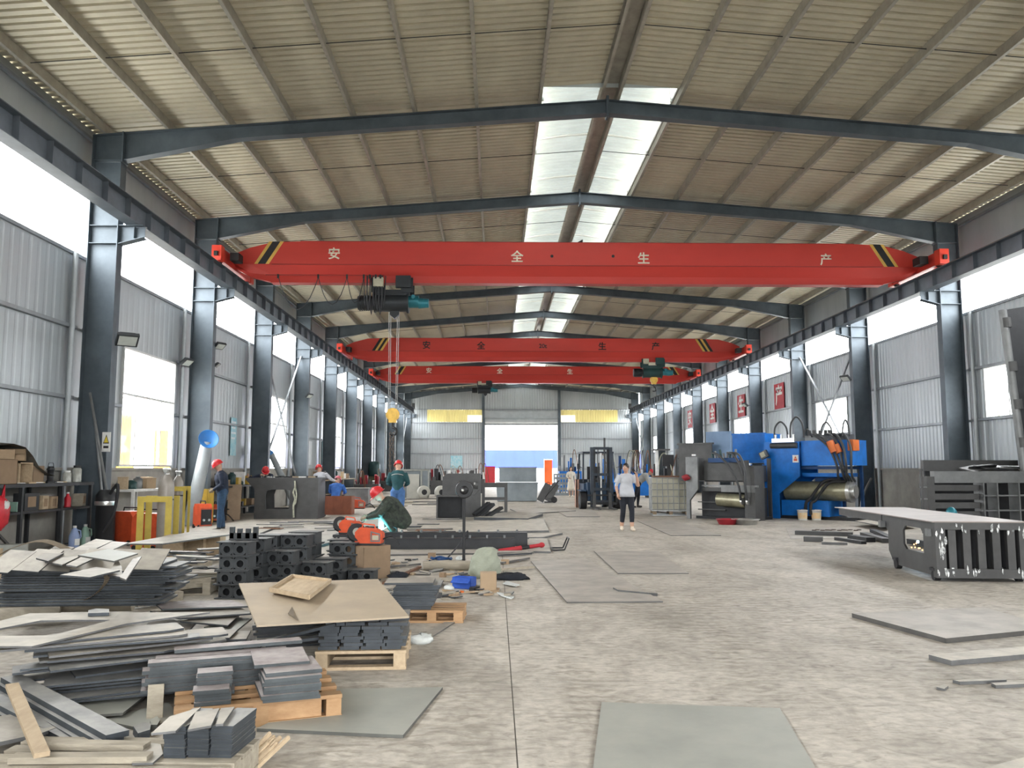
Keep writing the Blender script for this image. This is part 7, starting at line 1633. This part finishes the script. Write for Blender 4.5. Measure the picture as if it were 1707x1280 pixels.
# grey bins and hand truck
a = G(862, 836)
def bin_(label, x, y, z, w, d, h, tp):
    t = thing('steel_bin', label, 'bin', (x, y, z), 0, 'stacked grey steel bins'); v = []
    for zz, k_ in ((0, 1 - tp), (h, 1)): v += [(-w / 2 * k_, -d / 2, zz), (w / 2 * k_, -d / 2, zz), (w / 2 * k_, d / 2, zz), (-w / 2 * k_, d / 2, zz)]
    MB().add(v, [(0, 1, 5, 4), (1, 2, 6, 5), (2, 3, 7, 6), (3, 0, 4, 7), (0, 3, 2, 1)]).build('tub', 'bin_grey', t); MB().bb(-w / 2 - .03, w / 2 + .03, -d / 2 - .03, -d / 2 + .02, h - .06, h).bb(-w / 2 - .03, w / 2 + .03, d / 2 - .02, d / 2 + .03, h - .06, h).build('rim', 'bin_grey', t)
    MB().bb(-.03, .03, -d / 2 - .025, -d / 2, .05, h - .06).build('rib', 'bin_grey', t); return t
bin_('lower grey steel bin before the far doorway', a.x, a.y + .5, .02, 1.95, .9, .86, .06); bin_('upper grey steel bin stacked on the lower one', a.x + .04, a.y + .62, .90, 1.75, .8, .70, 0)
a = G(912, 838); t = thing('hand_truck', 'hand truck leaning back with a wheel and long handles', 'hand truck', a, R(0))
for y in (-.2, .2): MB().tube([(0.28, y, .14), (-.1, y, .25), (.55, y, 1.0)], .018, 6).build('handle', 'black', t); MB().cyl((.3, y - .04, .14), (.3, y + .04, .14), .14, 16).build('wheel', 'rubber', t)
MB().bb(-.12, .3, -.22, .22, .02, .06).build('toe_plate', 'dark_steel', t)
for i, x_ in enumerate((-.33, .02)):
    t = thing('dark_case', ('left', 'right')[i] + ' of two dark cases tilted on the hand truck', 'case', a + Vector((x_, 0, .08)), 0, 'cases on the hand truck'); t.rotation_euler = (0, R(27), 0); MB().bb(-.15, .15, -.2, .2, 0, .85).build('case', 'raw_steel', t); MB().tube([(-.08, 0, .85), (-.06, 0, .92), (.06, 0, .92), (.08, 0, .85)], .015, 6).build('handle', 'black', t)
a = D(914, 800, 79); t = thing('orange_cabinet', 'tall orange cabinet standing just outside the far doorway', 'cabinet', (a.x, 79, 0)); MB().bb(-.38, .38, -.3, .3, 0, 2.35).build('body', 'cab_orange', t); MB().bb(-.2, .2, -.32, -.3, .2, 2.2).build('door', 'cab_orange', t); MB().bb(-.4, .4, -.32, .32, 2.35, 2.45).build('top', 'paint_white', t)
a = D(817, 795, 74); t = thing('red_cabinet', 'red cabinet at the left edge of the far doorway', 'cabinet', (a.x, 74, 0)); MB().bb(-.44, .44, -.3, .3, 0, 1.75).build('body', 'cab_red', t); MB().bb(-.38, .38, -.32, -.3, .1, 1.65).build('door', 'cab_red', t)
# outside: fence, trees, yellow gantry
t = thing('site_fence', 'long blue sheet fence outside the far doorway, washed out to white below', 'fence', (2, 104, 0))
for i in range(40):
    x_ = -24 + 1.22 * i; MB().bb(x_, x_ + 1.22, .02 * (i % 2), .04 + .02 * (i % 2), 1.6, 3.9).build('blue_sheet', 'fence_blue', t); MB().bb(x_, x_ + 1.22, .02 * (i % 2), .04 + .02 * (i % 2), 0, 1.6).build('washed_out_sheet', 'fence_washed_out', t)  # white lower sheets put the fence's washed-out fade into colour
    if i % 2 == 0: MB().bb(x_ - .04, x_ + .04, .05, .12, 0, 3.9).build('post', 'girt', t)
def tree(label, loc, h, r, seed):
    t = thing('tree', label, 'tree', loc, 0, 'trees outside the right windows'); q = random.Random(seed); MB().tube([(0, 0, 0), (.1, .05, h * .4), (0, 0, h * .75)], [.14, .1, .05], 8).build('trunk', 'bark', t); mb = MB()
    for i in range(900):
        c_ = Vector((q.gauss(0, 1), q.gauss(0, 1), q.gauss(0, 1))).normalized() * r * q.uniform(.35, 1) ** .5; c_.z = c_.z * .9 + h * .72
        u = Vector((q.gauss(0, 1), q.gauss(0, 1), q.gauss(0, 1))).normalized() * .10; v = u.orthogonal().normalized() * .05
        mb.quad(c_ - u, c_ + v, c_ + u, c_ - v)
    tag(mb.build('foliage', 'leaf', t), kind='stuff')
tree('green tree outside the nearest right window', (24.2, 39.0, 0), 4.4, 1.2, 1); tree('green tree outside the right window with crossed braces', (27.4, 63.5, 0), 4.6, 1.5, 2); tree('second green tree outside the braced right window', (24.4, 59.0, 0), 4.0, 1.0, 3)
t = thing('yellow_gantry', 'yellow steel gantry frame standing outside the tall left window', 'gantry', (-16.5, 39.0, 0))
for y, w_, h_ in ((-2.1, .55, 3.9), (2.4, .4, 3.4)): MB().bb(-.3, .3, y - w_, y + w_, 0, h_).build('leg', 'yellow_out', t)
MB().bb(-.2, .2, -1.55, 2.0, .5, .8).build('beam', 'yellow_out', t)
t = thing('column_notice', 'white paper notice on the third right column', 'notice', (12.66, 28.98, 1.75)); MB().bb(-.004, .004, -.07, .07, 0, .42).build('paper', 'paint_white', t); t.rotation_euler = (0, 0, R(70))
